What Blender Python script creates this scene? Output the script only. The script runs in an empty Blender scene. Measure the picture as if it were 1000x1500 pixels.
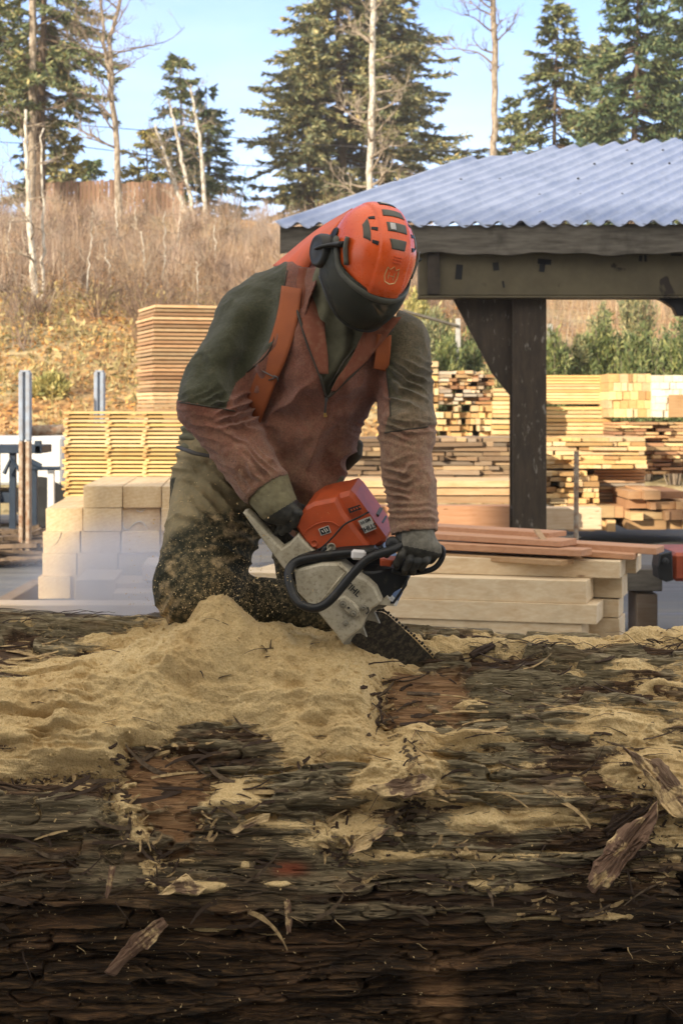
import bpy, math, random
import numpy as np
from mathutils import Vector, Matrix
from mathutils.bvhtree import BVHTree
R = math.radians
random.seed(7)
rng = np.random.default_rng(11)
SC = bpy.context.scene
COL = SC.collection

# ---------------------------------------------------------------- camera, sky, sun, exposure
F = 2500.0                       # focal length in photograph pixels
CAM_H = 2.15
cam = bpy.data.cameras.new('camera')
cam.sensor_fit = 'HORIZONTAL'; cam.sensor_width = 36.0; cam.lens = 90.0
cam.shift_y = -0.15
cam.clip_start = 0.1; cam.clip_end = 1500
cam.dof.use_dof = True; cam.dof.focus_distance = 5.15; cam.dof.aperture_fstop = 12.5
cam_o = bpy.data.objects.new('camera', cam)
cam_o.location = (0, 0, CAM_H); cam_o.rotation_euler = (R(90), 0, 0)
COL.objects.link(cam_o); SC.camera = cam_o

SUN_AZ, SUN_EL = 38.0, 17.0      # light travels to the right and away from the camera
world = bpy.data.worlds.new('World'); SC.world = world; world.use_nodes = True
wt = world.node_tree; bg = wt.nodes['Background']
sky = wt.nodes.new('ShaderNodeTexSky'); sky.sky_type = 'NISHITA'; sky.sun_disc = False
sky.sun_elevation = R(SUN_EL); sky.sun_rotation = R(180 + SUN_AZ)
sky.air_density = 0.85; sky.dust_density = 0.3; sky.ozone_density = 2.2; sky.altitude = 200
tc = wt.nodes.new('ShaderNodeTexCoord'); mp = wt.nodes.new('ShaderNodeMapping')
mp.inputs['Scale'].default_value = (1.0, 1.0, 3.2)
wt.links.new(tc.outputs['Generated'], mp.inputs['Vector'])
cn = wt.nodes.new('ShaderNodeTexNoise'); cn.inputs['Scale'].default_value = 3.2
cn.inputs['Detail'].default_value = 7; cn.inputs['Roughness'].default_value = 0.55
wt.links.new(mp.outputs['Vector'], cn.inputs['Vector'])
def wn(typ, ins, **kw):
    nd = wt.nodes.new(typ)
    for k, v in kw.items(): setattr(nd, k, v)
    for k, v in ins.items():
        if hasattr(v, 'is_output'): wt.links.new(v, nd.inputs[k])
        else: nd.inputs[k].default_value = v
    return nd.outputs[0]
dirx = wt.nodes.new('ShaderNodeSeparateXYZ'); wt.links.new(tc.outputs['Generated'], dirx.inputs[0])
wisps = wn('ShaderNodeMapRange', {'Value': cn.outputs['Fac'], 'From Min': .45, 'From Max': .72, 'To Max': .16})
fill_bank = wn('ShaderNodeMapRange', {'Value': dirx.outputs['Y'], 'From Min': .35, 'From Max': -.25, 'To Min': 0., 'To Max': .8}, interpolation_type='SMOOTHSTEP')  # unseen warm cloud behind the camera, added to fill the shade
crown = wn('ShaderNodeMapRange', {'Value': dirx.outputs['Z'], 'From Min': .4, 'From Max': .85, 'To Min': 0., 'To Max': .75}, interpolation_type='SMOOTHSTEP')  # unseen white cloud overhead, added to brighten and warm the shade
cover = wn('ShaderNodeMath', {0: wn('ShaderNodeMath', {0: wisps, 1: fill_bank}, operation='MAXIMUM'), 1: crown}, operation='MAXIMUM')
cm = wt.nodes.new('ShaderNodeMix'); cm.data_type = 'RGBA'
wt.links.new(cover, cm.inputs['Factor'])
tint = wt.nodes.new('ShaderNodeMix'); tint.data_type = 'RGBA'; tint.blend_type = 'MULTIPLY'; tint.inputs[0].default_value = 1.0
wt.links.new(sky.outputs['Color'], tint.inputs[6]); tint.inputs[7].default_value = (.97, .90, 1.02, 1)
wt.links.new(tint.outputs[2], cm.inputs[6]); cm.inputs[7].default_value = (7.0, 6.5, 5.7, 1)
wt.links.new(cm.outputs[2], bg.inputs['Color'])
bg.inputs['Strength'].default_value = 0.15

sun = bpy.data.lights.new('sun', 'SUN'); sun.energy = 3.9; sun.angle = R(0.5); sun.color = (1.0, 0.86, 0.66)
sun_o = bpy.data.objects.new('sun', sun); COL.objects.link(sun_o)
sd = Vector((math.sin(R(SUN_AZ)) * math.cos(R(SUN_EL)), math.cos(R(SUN_AZ)) * math.cos(R(SUN_EL)), -math.sin(R(SUN_EL))))
sun_o.rotation_euler = sd.to_track_quat('-Z', 'Y').to_euler()
SC.view_settings.view_transform = 'Standard'; SC.view_settings.look = 'None'
SC.view_settings.gamma = 1.0; SC.view_settings.exposure = 1.0
SC.render.engine = 'CYCLES'
SC.cycles.max_bounces = 6; SC.cycles.diffuse_bounces = 3; SC.cycles.transparent_max_bounces = 8
SC.cycles.volume_bounces = 1

# ---------------------------------------------------------------- helpers
def P(px, py, d):                # photograph pixel at a distance -> a point of the place
    return np.array([(px - 500) / F * d, d, CAM_H + (600 - py) / F * d])

def tag(o, label=None, cat=None, group=None, kind=None):
    if label: o['label'] = label
    if cat: o['category'] = cat
    if group: o['group'] = group
    if kind: o['kind'] = kind
    return o

def empty(name, loc, label, cat, group=None):
    o = bpy.data.objects.new(name, None); o.location = Vector(loc); o.empty_display_size = 0.1
    COL.objects.link(o); tag(o, label, cat, group)
    return o

def link(name, me, parent=None):
    o = bpy.data.objects.new(name, me); COL.objects.link(o)
    if parent is not None:
        o.parent = parent
        if parent.parent is None:
            o.matrix_parent_inverse = Matrix.Translation(parent.location).inverted()
    return o

def make_mesh(name, V, faces, mats, smooth=False, mi=None):
    """V (n,3); faces: list of int arrays (m,k)"""
    me = bpy.data.meshes.new(name)
    V = np.asarray(V, dtype=np.float32).reshape(-1, 3)
    faces = [np.asarray(f, dtype=np.int32) for f in faces if len(f)]
    me.vertices.add(len(V)); me.vertices.foreach_set('co', V.ravel())
    nl = sum(f.size for f in faces); npoly = sum(len(f) for f in faces)
    me.loops.add(nl); me.polygons.add(npoly)
    me.loops.foreach_set('vertex_index', np.concatenate([f.ravel() for f in faces]))
    tot = np.concatenate([np.full(len(f), f.shape[1], np.int32) for f in faces])
    st = np.concatenate([[0], np.cumsum(tot)[:-1]]).astype(np.int32)
    me.polygons.foreach_set('loop_start', st); me.polygons.foreach_set('loop_total', tot)
    me.polygons.foreach_set('use_smooth', np.full(npoly, bool(smooth)))
    if mi is not None: me.polygons.foreach_set('material_index', np.asarray(mi, np.int32))
    if not isinstance(mats, (list, tuple)): mats = [mats]
    for m in mats: me.materials.append(m)
    me.update(calc_edges=True)
    return me

class MB:
    """collects boxes, prisms and tubes into ONE mesh"""
    def __init__(s): s.V = []; s.n = 0; s.F = {}; s.mi = {}; s.cur = 0
    def add(s, V, faces):
        V = np.asarray(V, float).reshape(-1, 3)
        for f in faces:
            f = np.asarray(f, int)
            if f.ndim == 1: f = f[None]
            if not len(f): continue
            s.F.setdefault(f.shape[1], []).append(f + s.n)
            s.mi.setdefault(f.shape[1], []).append(np.full(len(f), s.cur))
        s.V.append(V); s.n += len(V)
    def box(s, c, size, rot=None, jit=0.0):
        c = np.asarray(c, float); h = np.asarray(size, float) / 2
        v = np.array([[x, y, z] for x in (-1, 1) for y in (-1, 1) for z in (-1, 1)], float) * h
        if jit: v = v + (rng.random(v.shape) - .5) * jit
        if rot is not None: v = v @ np.asarray(rot).T
        s.add(v + c, [[[0, 1, 3, 2], [4, 6, 7, 5], [0, 4, 5, 1], [2, 3, 7, 6], [0, 2, 6, 4], [1, 5, 7, 3]]])
    def bbox(s, c, size, b=0.004, rot=None, jit=0.0):
        """box with bevelled edges"""
        h = np.asarray(size, float) / 2; b = min(b, h.min() * .45)
        V = []; idx = {}
        for sx in (-1, 1):
            for sy in (-1, 1):
                for sz in (-1, 1):
                    j = (rng.random(3) - .5) * jit
                    for a in range(3):
                        p = np.array([sx, sy, sz]) * (h - b); p[a] = (sx, sy, sz)[a] * h[a]
                        idx[(sx, sy, sz, a)] = len(V); V.append(p + j)
        V = np.array(V); Q = []; T = []
        def ring(a, s_):
            o = [i for i in range(3) if i != a]
            r = []
            for (p, q) in ((-1, -1), (1, -1), (1, 1), (-1, 1)):
                k = [0, 0, 0]; k[a] = s_; k[o[0]] = p; k[o[1]] = q
                r.append(idx[(k[0], k[1], k[2], a)])
            flip = (s_ > 0) == (a == 1)
            return r[::-1] if flip else r
        for a in range(3):
            for s_ in (-1, 1): Q.append(ring(a, s_))
        for a in range(3):
            b1, b2 = [i for i in range(3) if i != a]
            for p in (-1, 1):
                for q in (-1, 1):
                    k0 = [0, 0, 0]; k0[a] = -1; k0[b1] = p; k0[b2] = q
                    k1 = list(k0); k1[a] = 1
                    Q.append([idx[(*k0, b1)], idx[(*k0, b2)], idx[(*k1, b2)], idx[(*k1, b1)]])
        for sx in (-1, 1):
            for sy in (-1, 1):
                for sz in (-1, 1): T.append([idx[(sx, sy, sz, a)] for a in range(3)])
        if rot is not None: V = V @ np.asarray(rot).T
        s.add(V + np.asarray(c, float), [Q, T])
    def tube(s, pts, rad, n=8, cap=True, flat=1.0):
        pts = np.asarray(pts, float); m = len(pts)
        rad = np.full(m, rad) if np.isscalar(rad) else np.asarray(rad, float)
        t = np.gradient(pts, axis=0); t /= np.linalg.norm(t, axis=1)[:, None] + 1e-12
        up = np.array([0, 0, 1.]) if abs(t[0][2]) < .9 else np.array([1., 0, 0])
        V = []
        a = np.cross(t[0], up); a /= np.linalg.norm(a)
        ang = np.arange(n) / n * 2 * math.pi
        for i in range(m):
            a = a - t[i] * a.dot(t[i]); a /= np.linalg.norm(a) + 1e-12
            b = np.cross(t[i], a)
            V.append(pts[i] + rad[i] * (np.cos(ang)[:, None] * a + flat * np.sin(ang)[:, None] * b))
        V = np.concatenate(V)
        i, j = np.meshgrid(np.arange(m - 1), np.arange(n), indexing='ij')
        q = np.stack([i * n + j, i * n + (j + 1) % n, (i + 1) * n + (j + 1) % n, (i + 1) * n + j], -1).reshape(-1, 4)
        fs = [q]
        if cap:
            fs += [np.arange(n)[::-1][None], (np.arange(n) + (m - 1) * n)[None]]
        s.add(V, fs)
    def prism(s, front, back, bev=0.0, cen=None):
        """front/back: matching 3D outlines (front towards the camera, counter-clockwise seen from it)"""
        f = np.asarray(front, float); b = np.asarray(back, float); n = len(f)
        if bev:
            ff = inset(f, bev); d = (f - b).mean(0); d /= np.linalg.norm(d)
            fi = ff; fo = f - d * bev
            V = np.concatenate([fi, fo, b]); L = 3
        else:
            V = np.concatenate([f, b]); L = 2
        fs = [np.arange(n)[None], (np.arange(n)[::-1] + (L - 1) * n)[None]]
        i = np.arange(n); q = []
        for k in range(L - 1):
            q.append(np.stack([k * n + i, (k + 1) * n + i, (k + 1) * n + (i + 1) % n, k * n + (i + 1) % n], -1))
        s.add(V, fs + q)
    def grid(s, G):
        G = np.asarray(G, float); a, b = G.shape[:2]
        i, j = np.meshgrid(np.arange(a - 1), np.arange(b - 1), indexing='ij')
        q = np.stack([i * b + j, i * b + j + 1, (i + 1) * b + j + 1, (i + 1) * b + j], -1).reshape(-1, 4)
        s.add(G.reshape(-1, 3), [q])
    def lathe(s, c, axis, prof, n=20):
        axis = np.asarray(axis, float); axis /= np.linalg.norm(axis)
        up = np.array([0, 0, 1.]) if abs(axis[2]) < .9 else np.array([1., 0, 0])
        a = np.cross(axis, up); a /= np.linalg.norm(a); b = np.cross(axis, a)
        ang = np.arange(n) / n * 2 * math.pi
        V = np.concatenate([np.asarray(c) + axis * h + r * (np.cos(ang)[:, None] * a + np.sin(ang)[:, None] * b) for r, h in prof])
        m = len(prof)
        i, j = np.meshgrid(np.arange(m - 1), np.arange(n), indexing='ij')
        q = np.stack([i * n + j, i * n + (j + 1) % n, (i + 1) * n + (j + 1) % n, (i + 1) * n + j], -1).reshape(-1, 4)
        s.add(V, [q, np.arange(n)[::-1][None], (np.arange(n) + (m - 1) * n)[None]])
    def build(s, name, mats, parent=None, smooth=False):
        ks = sorted(s.F)
        fs = [np.concatenate(s.F[k]) for k in ks]; mi = np.concatenate([np.concatenate(s.mi[k]) for k in ks])
        me = make_mesh(name, np.concatenate(s.V), fs, mats, smooth, mi)
        return link(name, me, parent)

def inset(poly, w):
    p = np.asarray(poly, float); n = len(p)
    nrm = np.zeros(3)
    for i in range(n): nrm += np.cross(p[i], p[(i + 1) % n])
    nrm /= np.linalg.norm(nrm) + 1e-12
    out = []
    for i in range(n):
        e0 = p[i] - p[i - 1]; e1 = p[(i + 1) % n] - p[i]
        e0 /= np.linalg.norm(e0) + 1e-12; e1 /= np.linalg.norm(e1) + 1e-12
        n0 = np.cross(nrm, e0); n1 = np.cross(nrm, e1); m = n0 + n1
        l = np.linalg.norm(m)
        m = n0 if l < 1e-3 else m / l / max(.45, (m / l).dot(n0))
        out.append(p[i] + m * w)
    return np.array(out)

def rotz(a): c, s = math.cos(a), math.sin(a); return np.array([[c, -s, 0], [s, c, 0], [0, 0, 1.]])
def rotx(a): c, s = math.cos(a), math.sin(a); return np.array([[1, 0, 0], [0, c, -s], [0, s, c.real]])
def roty(a): c, s = math.cos(a), math.sin(a); return np.array([[c, 0, s], [0, 1, 0], [-s, 0, c]])

def spline(pts, n):
    """Catmull-Rom through pts"""
    p = np.asarray(pts, float); m = len(p)
    q = np.concatenate([[2 * p[0] - p[1]], p, [2 * p[-1] - p[-2]]])
    u = np.linspace(0, m - 1 - 1e-9, n); i = u.astype(int); t = (u - i)[:, None]
    a, b, c, d = q[i], q[i + 1], q[i + 2], q[i + 3]
    return .5 * (2 * b + (c - a) * t + (2 * a - 5 * b + 4 * c - d) * t ** 2 + (-a + 3 * b - 3 * c + d) * t ** 3)

# ---- numpy noise
def _h(ix, iy, iz, seed):
    n = (ix.astype(np.uint32) * np.uint32(374761393) + iy.astype(np.uint32) * np.uint32(668265263)
         + iz.astype(np.uint32) * np.uint32(2147483647 - 56789) + np.uint32(seed) * np.uint32(974634777))
    n = (n ^ (n >> np.uint32(13))) * np.uint32(1274126177)
    n = n ^ (n >> np.uint32(16))
    return (n & np.uint32(0xFFFFFF)).astype(np.float32) / np.float32(0xFFFFFF)
def vnoise(x, y, z=None, seed=0):
    x = np.asarray(x, np.float32); y = np.asarray(y, np.float32)
    fx = np.floor(x); fy = np.floor(y); ix = fx.astype(np.int64); iy = fy.astype(np.int64)
    ux = x - fx; uy = y - fy; ux = ux * ux * (3 - 2 * ux); uy = uy * uy * (3 - 2 * uy)
    if z is None:
        o = np.zeros_like(ix)
        a = _h(ix, iy, o, seed); b = _h(ix + 1, iy, o, seed); c = _h(ix, iy + 1, o, seed); d = _h(ix + 1, iy + 1, o, seed)
        return ((a + (b - a) * ux) * (1 - uy) + (c + (d - c) * ux) * uy) * 2 - 1
    z = np.asarray(z, np.float32); fz = np.floor(z); iz = fz.astype(np.int64); uz = z - fz; uz = uz * uz * (3 - 2 * uz)
    r = []
    for k in (0, 1):
        a = _h(ix, iy, iz + k, seed); b = _h(ix + 1, iy, iz + k, seed); c = _h(ix, iy + 1, iz + k, seed); d = _h(ix + 1, iy + 1, iz + k, seed)
        r.append((a + (b - a) * ux) * (1 - uy) + (c + (d - c) * ux) * uy)
    return (r[0] + (r[1] - r[0]) * uz) * 2 - 1
def fbm(x, y, z=None, o=4, seed=0, g=.5):
    s = 0; a = 1; t = 0
    for i in range(o):
        f = 2 ** i
        s = s + a * vnoise(x * f + 17 * i, y * f + 31 * i, None if z is None else z * f + 7 * i, seed + i); t += a; a *= g
    return s / t
def sstep(a, b, x):
    t = np.clip((x - a) / (b - a), 0, 1); return t * t * (3 - 2 * t)

# ---- signed distance modelling
def s_cone(p, a, b, ra, rb, sq=None):
    a = np.asarray(a, np.float32); b = np.asarray(b, np.float32)
    ab = b - a; L = float(ab @ ab) + 1e-9
    t = np.clip(((p - a) @ ab) / L, 0, 1)
    q = p - a - t[..., None] * ab
    if sq is not None: q = q * np.asarray(sq, np.float32)
    return np.sqrt((q * q).sum(-1)) - (ra + (rb - ra) * t)
def s_ell(p, c, r, M=None):
    q = p - np.asarray(c, np.float32)
    if M is not None: q = q @ np.asarray(M, np.float32)
    r = np.asarray(r, np.float32)
    k0 = np.sqrt(((q / r) ** 2).sum(-1)); k1 = np.sqrt(((q / (r * r)) ** 2).sum(-1)) + 1e-9
    return k0 * (k0 - 1) / k1
def smin(a, b, k):
    h = np.maximum(k - np.abs(a - b), 0) / k
    return np.minimum(a, b) - h * h * k * .25
def smax(a, b, k): return -smin(-a, -b, k)

def nets(fn, lo, hi, res):
    lo = np.asarray(lo, np.float32); hi = np.asarray(hi, np.float32)
    n = np.ceil((hi - lo) / res).astype(int) + 1
    ax = [lo[k] + res * np.arange(n[k], dtype=np.float32) for k in range(3)]
    f = np.empty(n, np.float32)
    for i0 in range(0, n[0], 24):
        g = np.stack(np.meshgrid(ax[0][i0:i0 + 24], ax[1], ax[2], indexing='ij'), -1)
        f[i0:i0 + 24] = fn(g)
    ins = f < 0
    c = np.zeros(n - 1, np.int8)
    for dx in (0, 1):
        for dy in (0, 1):
            for dz in (0, 1):
                c += ins[dx:n[0] - 1 + dx, dy:n[1] - 1 + dy, dz:n[2] - 1 + dz]
    act = (c > 0) & (c < 8)
    I = np.argwhere(act); ids = np.full(n - 1, -1, np.int64); ids[act] = np.arange(len(I))
    acc = np.zeros((len(I), 3), np.float32); cnt = np.zeros(len(I), np.float32)
    for a in range(3):
        o = [k for k in range(3) if k != a]
        for p in (0, 1):
            for q in (0, 1):
                J = I.copy(); J[:, o[0]] += p; J[:, o[1]] += q
                K = J.copy(); K[:, a] += 1
                f0 = f[J[:, 0], J[:, 1], J[:, 2]]; f1 = f[K[:, 0], K[:, 1], K[:, 2]]
                m = (f0 < 0) != (f1 < 0)
                t = np.where(m, f0 / (f0 - f1 + 1e-20), 0)
                pos = J.astype(np.float32); pos[:, a] += t
                acc[m] += pos[m]; cnt[m] += 1
    V = acc / np.maximum(cnt, 1)[:, None] * res + lo
    Fq = []
    for a in range(3):
        o = [(a + 1) % 3, (a + 2) % 3]
        sl0 = [slice(1, n[k] - 1) for k in range(3)]; sl0[a] = slice(0, n[a] - 1)
        sl1 = list(sl0); sl1[a] = slice(1, n[a])
        s0 = ins[tuple(sl0)]; s1 = ins[tuple(sl1)]
        for flip, m in ((False, s0 & ~s1), (True, ~s0 & s1)):
            E = np.argwhere(m)
            if not len(E): continue
            E[:, o[0]] += 1; E[:, o[1]] += 1
            q = []
            for (d0, d1) in ((0, 0), (-1, 0), (-1, -1), (0, -1)):
                J = E.copy(); J[:, o[0]] += d0; J[:, o[1]] += d1
                q.append(ids[J[:, 0], J[:, 1], J[:, 2]])
            q = np.stack(q, -1)
            if flip: q = q[:, ::-1]
            Fq.append(q)
    Fq = np.concatenate(Fq); Fq = Fq[(Fq >= 0).all(1)]
    return V, Fq
def vnormals(V, Fq):
    a = V[Fq[:, 2]] - V[Fq[:, 0]]; b = V[Fq[:, 3]] - V[Fq[:, 1]]
    n = np.cross(a, b); N = np.zeros_like(V)
    for k in range(4): np.add.at(N, Fq[:, k], n)
    return N / (np.linalg.norm(N, axis=1)[:, None] + 1e-12)
def vattr(me, name, arr, typ='FLOAT'):
    at = me.attributes.new(name, typ, 'POINT')
    arr = np.asarray(arr, np.float32)
    at.data.foreach_set('value' if typ == 'FLOAT' else ('color' if 'COLOR' in typ else 'vector'), arr.ravel())
# ---------------------------------------------------------------- materials
class NT:
    def __init__(s, name):
        s.m = bpy.data.materials.new(name); s.m.use_nodes = True; s.t = s.m.node_tree
        s.b = s.t.nodes['Principled BSDF']; s.b.inputs['Specular IOR Level'].default_value = 0.35
        s.out = s.t.nodes['Material Output']
    def set(s, sock, v):
        if hasattr(v, 'is_output'): s.t.links.new(v, sock)
        elif v is not None:
            if sock.type == 'RGBA' and len(v) == 3: v = (*v, 1)
            sock.default_value = v
    def n(s, typ, ins=None, out=0, **kw):
        nd = s.t.nodes.new(typ)
        for k, v in kw.items(): setattr(nd, k, v)
        for k, v in (ins or {}).items(): s.set(nd.inputs[k], v)
        return nd.outputs[out]
    def coord(s, scale=(1, 1, 1), kind='Object', rot=(0, 0, 0)):
        return s.n('ShaderNodeMapping', {'Vector': s.n('ShaderNodeTexCoord', out=kind), 'Scale': scale, 'Rotation': rot})
    def noise(s, vec, sc, det=4, ro=.55, dist=0, out=0):
        return s.n('ShaderNodeTexNoise', {'Vector': vec, 'Scale': sc, 'Detail': det, 'Roughness': ro, 'Distortion': dist}, out)
    def ramp(s, f, stops, interp='LINEAR'):
        nd = s.t.nodes.new('ShaderNodeValToRGB'); e = nd.color_ramp.elements; nd.color_ramp.interpolation = interp
        while len(e) < len(stops): e.new(.5)
        for x, (p, c) in zip(e, stops):
            x.position = p; x.color = (*c, 1) if not np.isscalar(c) else (c, c, c, 1)
        s.set(nd.inputs[0], f); return nd.outputs[0]
    def mix(s, f, a, b, mode='MIX'):
        nd = s.t.nodes.new('ShaderNodeMix'); nd.data_type = 'RGBA'; nd.blend_type = mode
        s.set(nd.inputs[0], f); s.set(nd.inputs[6], a); s.set(nd.inputs[7], b); return nd.outputs[2]
    def math(s, op, a, b=0.0, c=None, clamp=False):
        nd = s.t.nodes.new('ShaderNodeMath'); nd.operation = op; nd.use_clamp = clamp
        s.set(nd.inputs[0], a); s.set(nd.inputs[1], b)
        if c is not None: s.set(nd.inputs[2], c)
        return nd.outputs[0]
    def rng(s, v, a, b, c=0.0, d=1.0):
        return s.n('ShaderNodeMapRange', {'Value': v, 'From Min': a, 'From Max': b, 'To Min': c, 'To Max': d})
    def attr(s, name, out='Fac'): return s.n('ShaderNodeAttribute', out=out, attribute_name=name)
    def isl(s): return s.n('ShaderNodeNewGeometry', out='Random Per Island')
    def bump(s, h, st=.3, dist=.01):
        s.set(s.b.inputs['Normal'], s.n('ShaderNodeBump', {'Height': h, 'Strength': st, 'Distance': dist}))
    def fin(s, col=None, rough=None, metal=None):
        if col is not None: s.set(s.b.inputs['Base Color'], col)
        if rough is not None: s.set(s.b.inputs['Roughness'], rough)
        if metal is not None: s.set(s.b.inputs['Metallic'], metal)
        return s.m

MAT = {}
def wood(name, stops, axis='x', knots=True, var=.35, grain=1.0, dirt=0.0, rough=.75, rings=0.):
    t = NT(name)
    sc = {'x': (1.2, 14, 14), 'y': (14, 1.2, 14)}[axis]
    v = t.coord(sc)
    off = t.isl()
    vv = t.n('ShaderNodeVectorMath', {0: v, 1: t.n('ShaderNodeCombineXYZ', {0: t.math('MULTIPLY', off, 37.), 1: t.math('MULTIPLY', off, 91.), 2: t.math('MULTIPLY', off, 53.)})}, operation='ADD')
    g = t.noise(vv, 2.5 * grain, 6, .6, .6)
    base = t.ramp(off, stops)
    hsv = t.n('ShaderNodeHueSaturation', {'Color': base, 'Value': t.rng(t.n('ShaderNodeTexWhiteNoise', {'W': off}, noise_dimensions='1D'), 0, 1, 1 - var, 1 + var * .5)})
    c = t.mix(t.rng(g, .35, .75, 0., .5), hsv, t.mix(1.0, hsv, (.62, .42, .24), 'MULTIPLY'))
    blot = t.noise(t.coord((1, 1, 1)), 3.0, 4, .6)
    c = t.mix(t.rng(blot, .52, .75, 0., .45), c, t.mix(1.0, c, (.72, .55, .38), 'MULTIPLY'))
    if knots:
        k = t.n('ShaderNodeTexVoronoi', {'Vector': t.n('ShaderNodeVectorMath', {0: t.coord((1.1, 2.6, 4.6)), 1: (off)}, operation='ADD'), 'Scale': 1.6, 'Randomness': 1.0})
        c = t.mix(t.rng(k, .03, .085, .75, 0.), c, (.14, .06, .025))
    if dirt:
        dn = t.noise(t.coord((1, 1, 1)), 1.7, 6, .65)
        c = t.mix(t.rng(dn, .5, .7, 0., dirt), c, (.12, .085, .05))
    if rings:      # growth rings on the sawn ends, circular saw marks
        rv = t.n('ShaderNodeVectorMath', {0: t.coord((1, .05, 1)), 1: t.n('ShaderNodeCombineXYZ', {0: t.math('MULTIPLY', off, 3.), 2: t.math('MULTIPLY', off, 1.7)})}, operation='ADD')
        rw = t.n('ShaderNodeTexWave', {'Vector': rv, 'Scale': 9., 'Distortion': 5., 'Detail': 3., 'Detail Scale': 1.2}, wave_type='RINGS', rings_direction='Y')
        c = t.mix(t.math('MULTIPLY', rw, rings * .5), c, t.mix(1.0, c, (.74, .62, .46), 'MULTIPLY'))
        sm = t.n('ShaderNodeTexWave', {'Vector': t.coord((1, .1, 1), rot=(0, .5, 0)), 'Scale': 22., 'Distortion': 1.5}, bands_direction='X'); c = t.mix(t.math('MULTIPLY', sm, .12), c, (.40, .30, .18))
    t.bump(g, .25, .006)
    MAT[name] = t.fin(c, rough)
wood('wood_pale', [(0, (.68, .52, .34)), (.5, (.74, .58, .40)), (1, (.78, .64, .46))], 'x', var=.15)
wood('wood_timber', [(0, (.68, .50, .28)), (.5, (.74, .59, .37)), (1, (.80, .66, .45))], 'y', knots=False, var=.2, dirt=.22, rings=.5)
wood('wood_beam', [(0, (.70, .55, .34)), (1, (.78, .64, .43))], 'x', dirt=.25, var=.15)
wood('wood_yellow', [(0, (.60, .40, .15)), (.4, (.75, .53, .23)), (.7, (.68, .50, .28)), (1, (.80, .61, .32))], 'x', False)
wood('wood_ends', [(0, (.48, .29, .13)), (.25, (.68, .45, .19)), (.5, (.76, .56, .28)), (.8, (.66, .50, .30)), (1, (.80, .64, .38))], 'y', False, var=.35)
wood('wood_mixed', [(0, (.30, .14, .07)), (.3, (.56, .34, .16)), (.5, (.46, .42, .36)), (.75, (.68, .49, .25)), (1, (.52, .48, .42))], 'x', False, var=.5)
wood('wood_white', [(0, (.70, .64, .50)), (.5, (.76, .72, .60)), (1, (.80, .77, .68))], 'y', False, var=.15)
wood('wood_grey', [(0, (.16, .11, .07)), (.4, (.34, .24, .15)), (.7, (.26, .21, .16)), (1, (.50, .36, .20))], 'x', False, var=.5)
wood('wood_red', [(0, (.48, .22, .11)), (.5, (.58, .31, .17)), (1, (.64, .40, .24))], 'x', True, var=.25)
wood('wood_orange', [(0, (.40, .23, .12)), (.5, (.55, .36, .20)), (1, (.66, .47, .27))], 'x', False, var=.45)
wood('wood_brownred', [(0, (.34, .18, .10)), (.35, (.52, .32, .17)), (.7, (.66, .44, .22)), (1, (.74, .54, .29))], 'x', False, var=.5)
wood('wood_fence', [(0, (.17, .10, .065)), (1, (.30, .19, .125))], 'x', False, var=.4)

def simple(name, col, rough=.6, metal=0., vary=.25, sc=8., bump=0., col2=None, spec=None):
    t = NT(name); n = t.noise(t.coord(), sc, 5, .6)
    c2 = col2 if col2 is not None else tuple(x * (1 - vary) for x in col)
    c = t.mix(t.rng(n, .38, .66), col, c2)
    if bump: t.bump(n, bump, .01)
    if spec is not None: t.b.inputs['Specular IOR Level'].default_value = spec
    MAT[name] = t.fin(c, rough, metal); return t
simple('steel_dark', (.022, .018, .013), .6, .0, .5, 6., .2, (.055, .042, .03))
simple('steel_black', (.012, .012, .012), .5)
simple('blue_paint', (.30, .36, .45), .75, 0, .3, 9, 0, (.26, .27, .30))
simple('rust', (.26, .15, .09), .8, 0, .4, 14, .2, (.42, .36, .28))
simple('white_paint', (.64, .64, .62), .5, 0, .1)
simple('blue_dark', (.02, .035, .06), .45, .1)
simple('tyre', (.018, .018, .018), .85)
simple('orange_machine', (.36, .075, .03), .45, 0, .4, 6)
simple('concrete', (.42, .41, .38), .85)
simple('wire', (.05, .05, .055), .6)
simple('shade_wall', (.10, .095, .085), .8)
simple('shade_roof', (.12, .12, .125), .6)
simple('glass_dark', (.03, .035, .04), .1)

# galvanised corrugated sheet
t = NT('roof_sheet'); n = t.noise(t.coord((2, .4, 2)), 2.2, 6, .6); n2 = t.noise(t.coord(), 11., 4)
c = t.mix(t.rng(n, .4, .68), (.34, .39, .52), (.25, .30, .42)); c = t.mix(t.rng(n2, .62, .78, 0, .35), c, (.22, .22, .25))
MAT['roof_sheet'] = t.fin(c, t.rng(n2, .3, .7, .34, .55), .35)
t = NT('beam_paint'); n = t.noise(t.coord((1, 1, 1)), 2.5, 6, .65); n2 = t.noise(t.coord((2.2, 1, 1.3)), 2.1, 3, .5, .8)
c = t.mix(t.rng(n, .4, .7), (.115, .096, .055), (.075, .062, .036)); c = t.mix(t.rng(n2, .66, .69), c, (.025, .018, .012))
MAT['beam_paint'] = t.fin(c, .6)
t = NT('fascia_wood'); n = t.noise(t.coord((1.5, 10, 12)), 2., 6, .6); n2 = t.noise(t.coord((1, 1, .6)), 2.4, 5)
c = t.mix(t.rng(n, .35, .7), (.15, .135, .11), (.065, .057, .044)); c = t.mix(t.rng(n2, .55, .7, 0, .8), c, (.03, .026, .02))
MAT['fascia_wood'] = t.fin(c, .85)
t = NT('post_steel'); n = t.noise(t.coord((6, 6, 1.2)), 2.6, 6, .7); n2 = t.noise(t.coord((5, 5, 1.6)), 3.5, 5, .75)
c = t.mix(t.rng(n, .4, .7), (.034, .025, .016), (.062, .044, .028)); c = t.mix(t.rng(n2, .60, .66, 0, .6), c, (.28, .26, .22))
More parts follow.
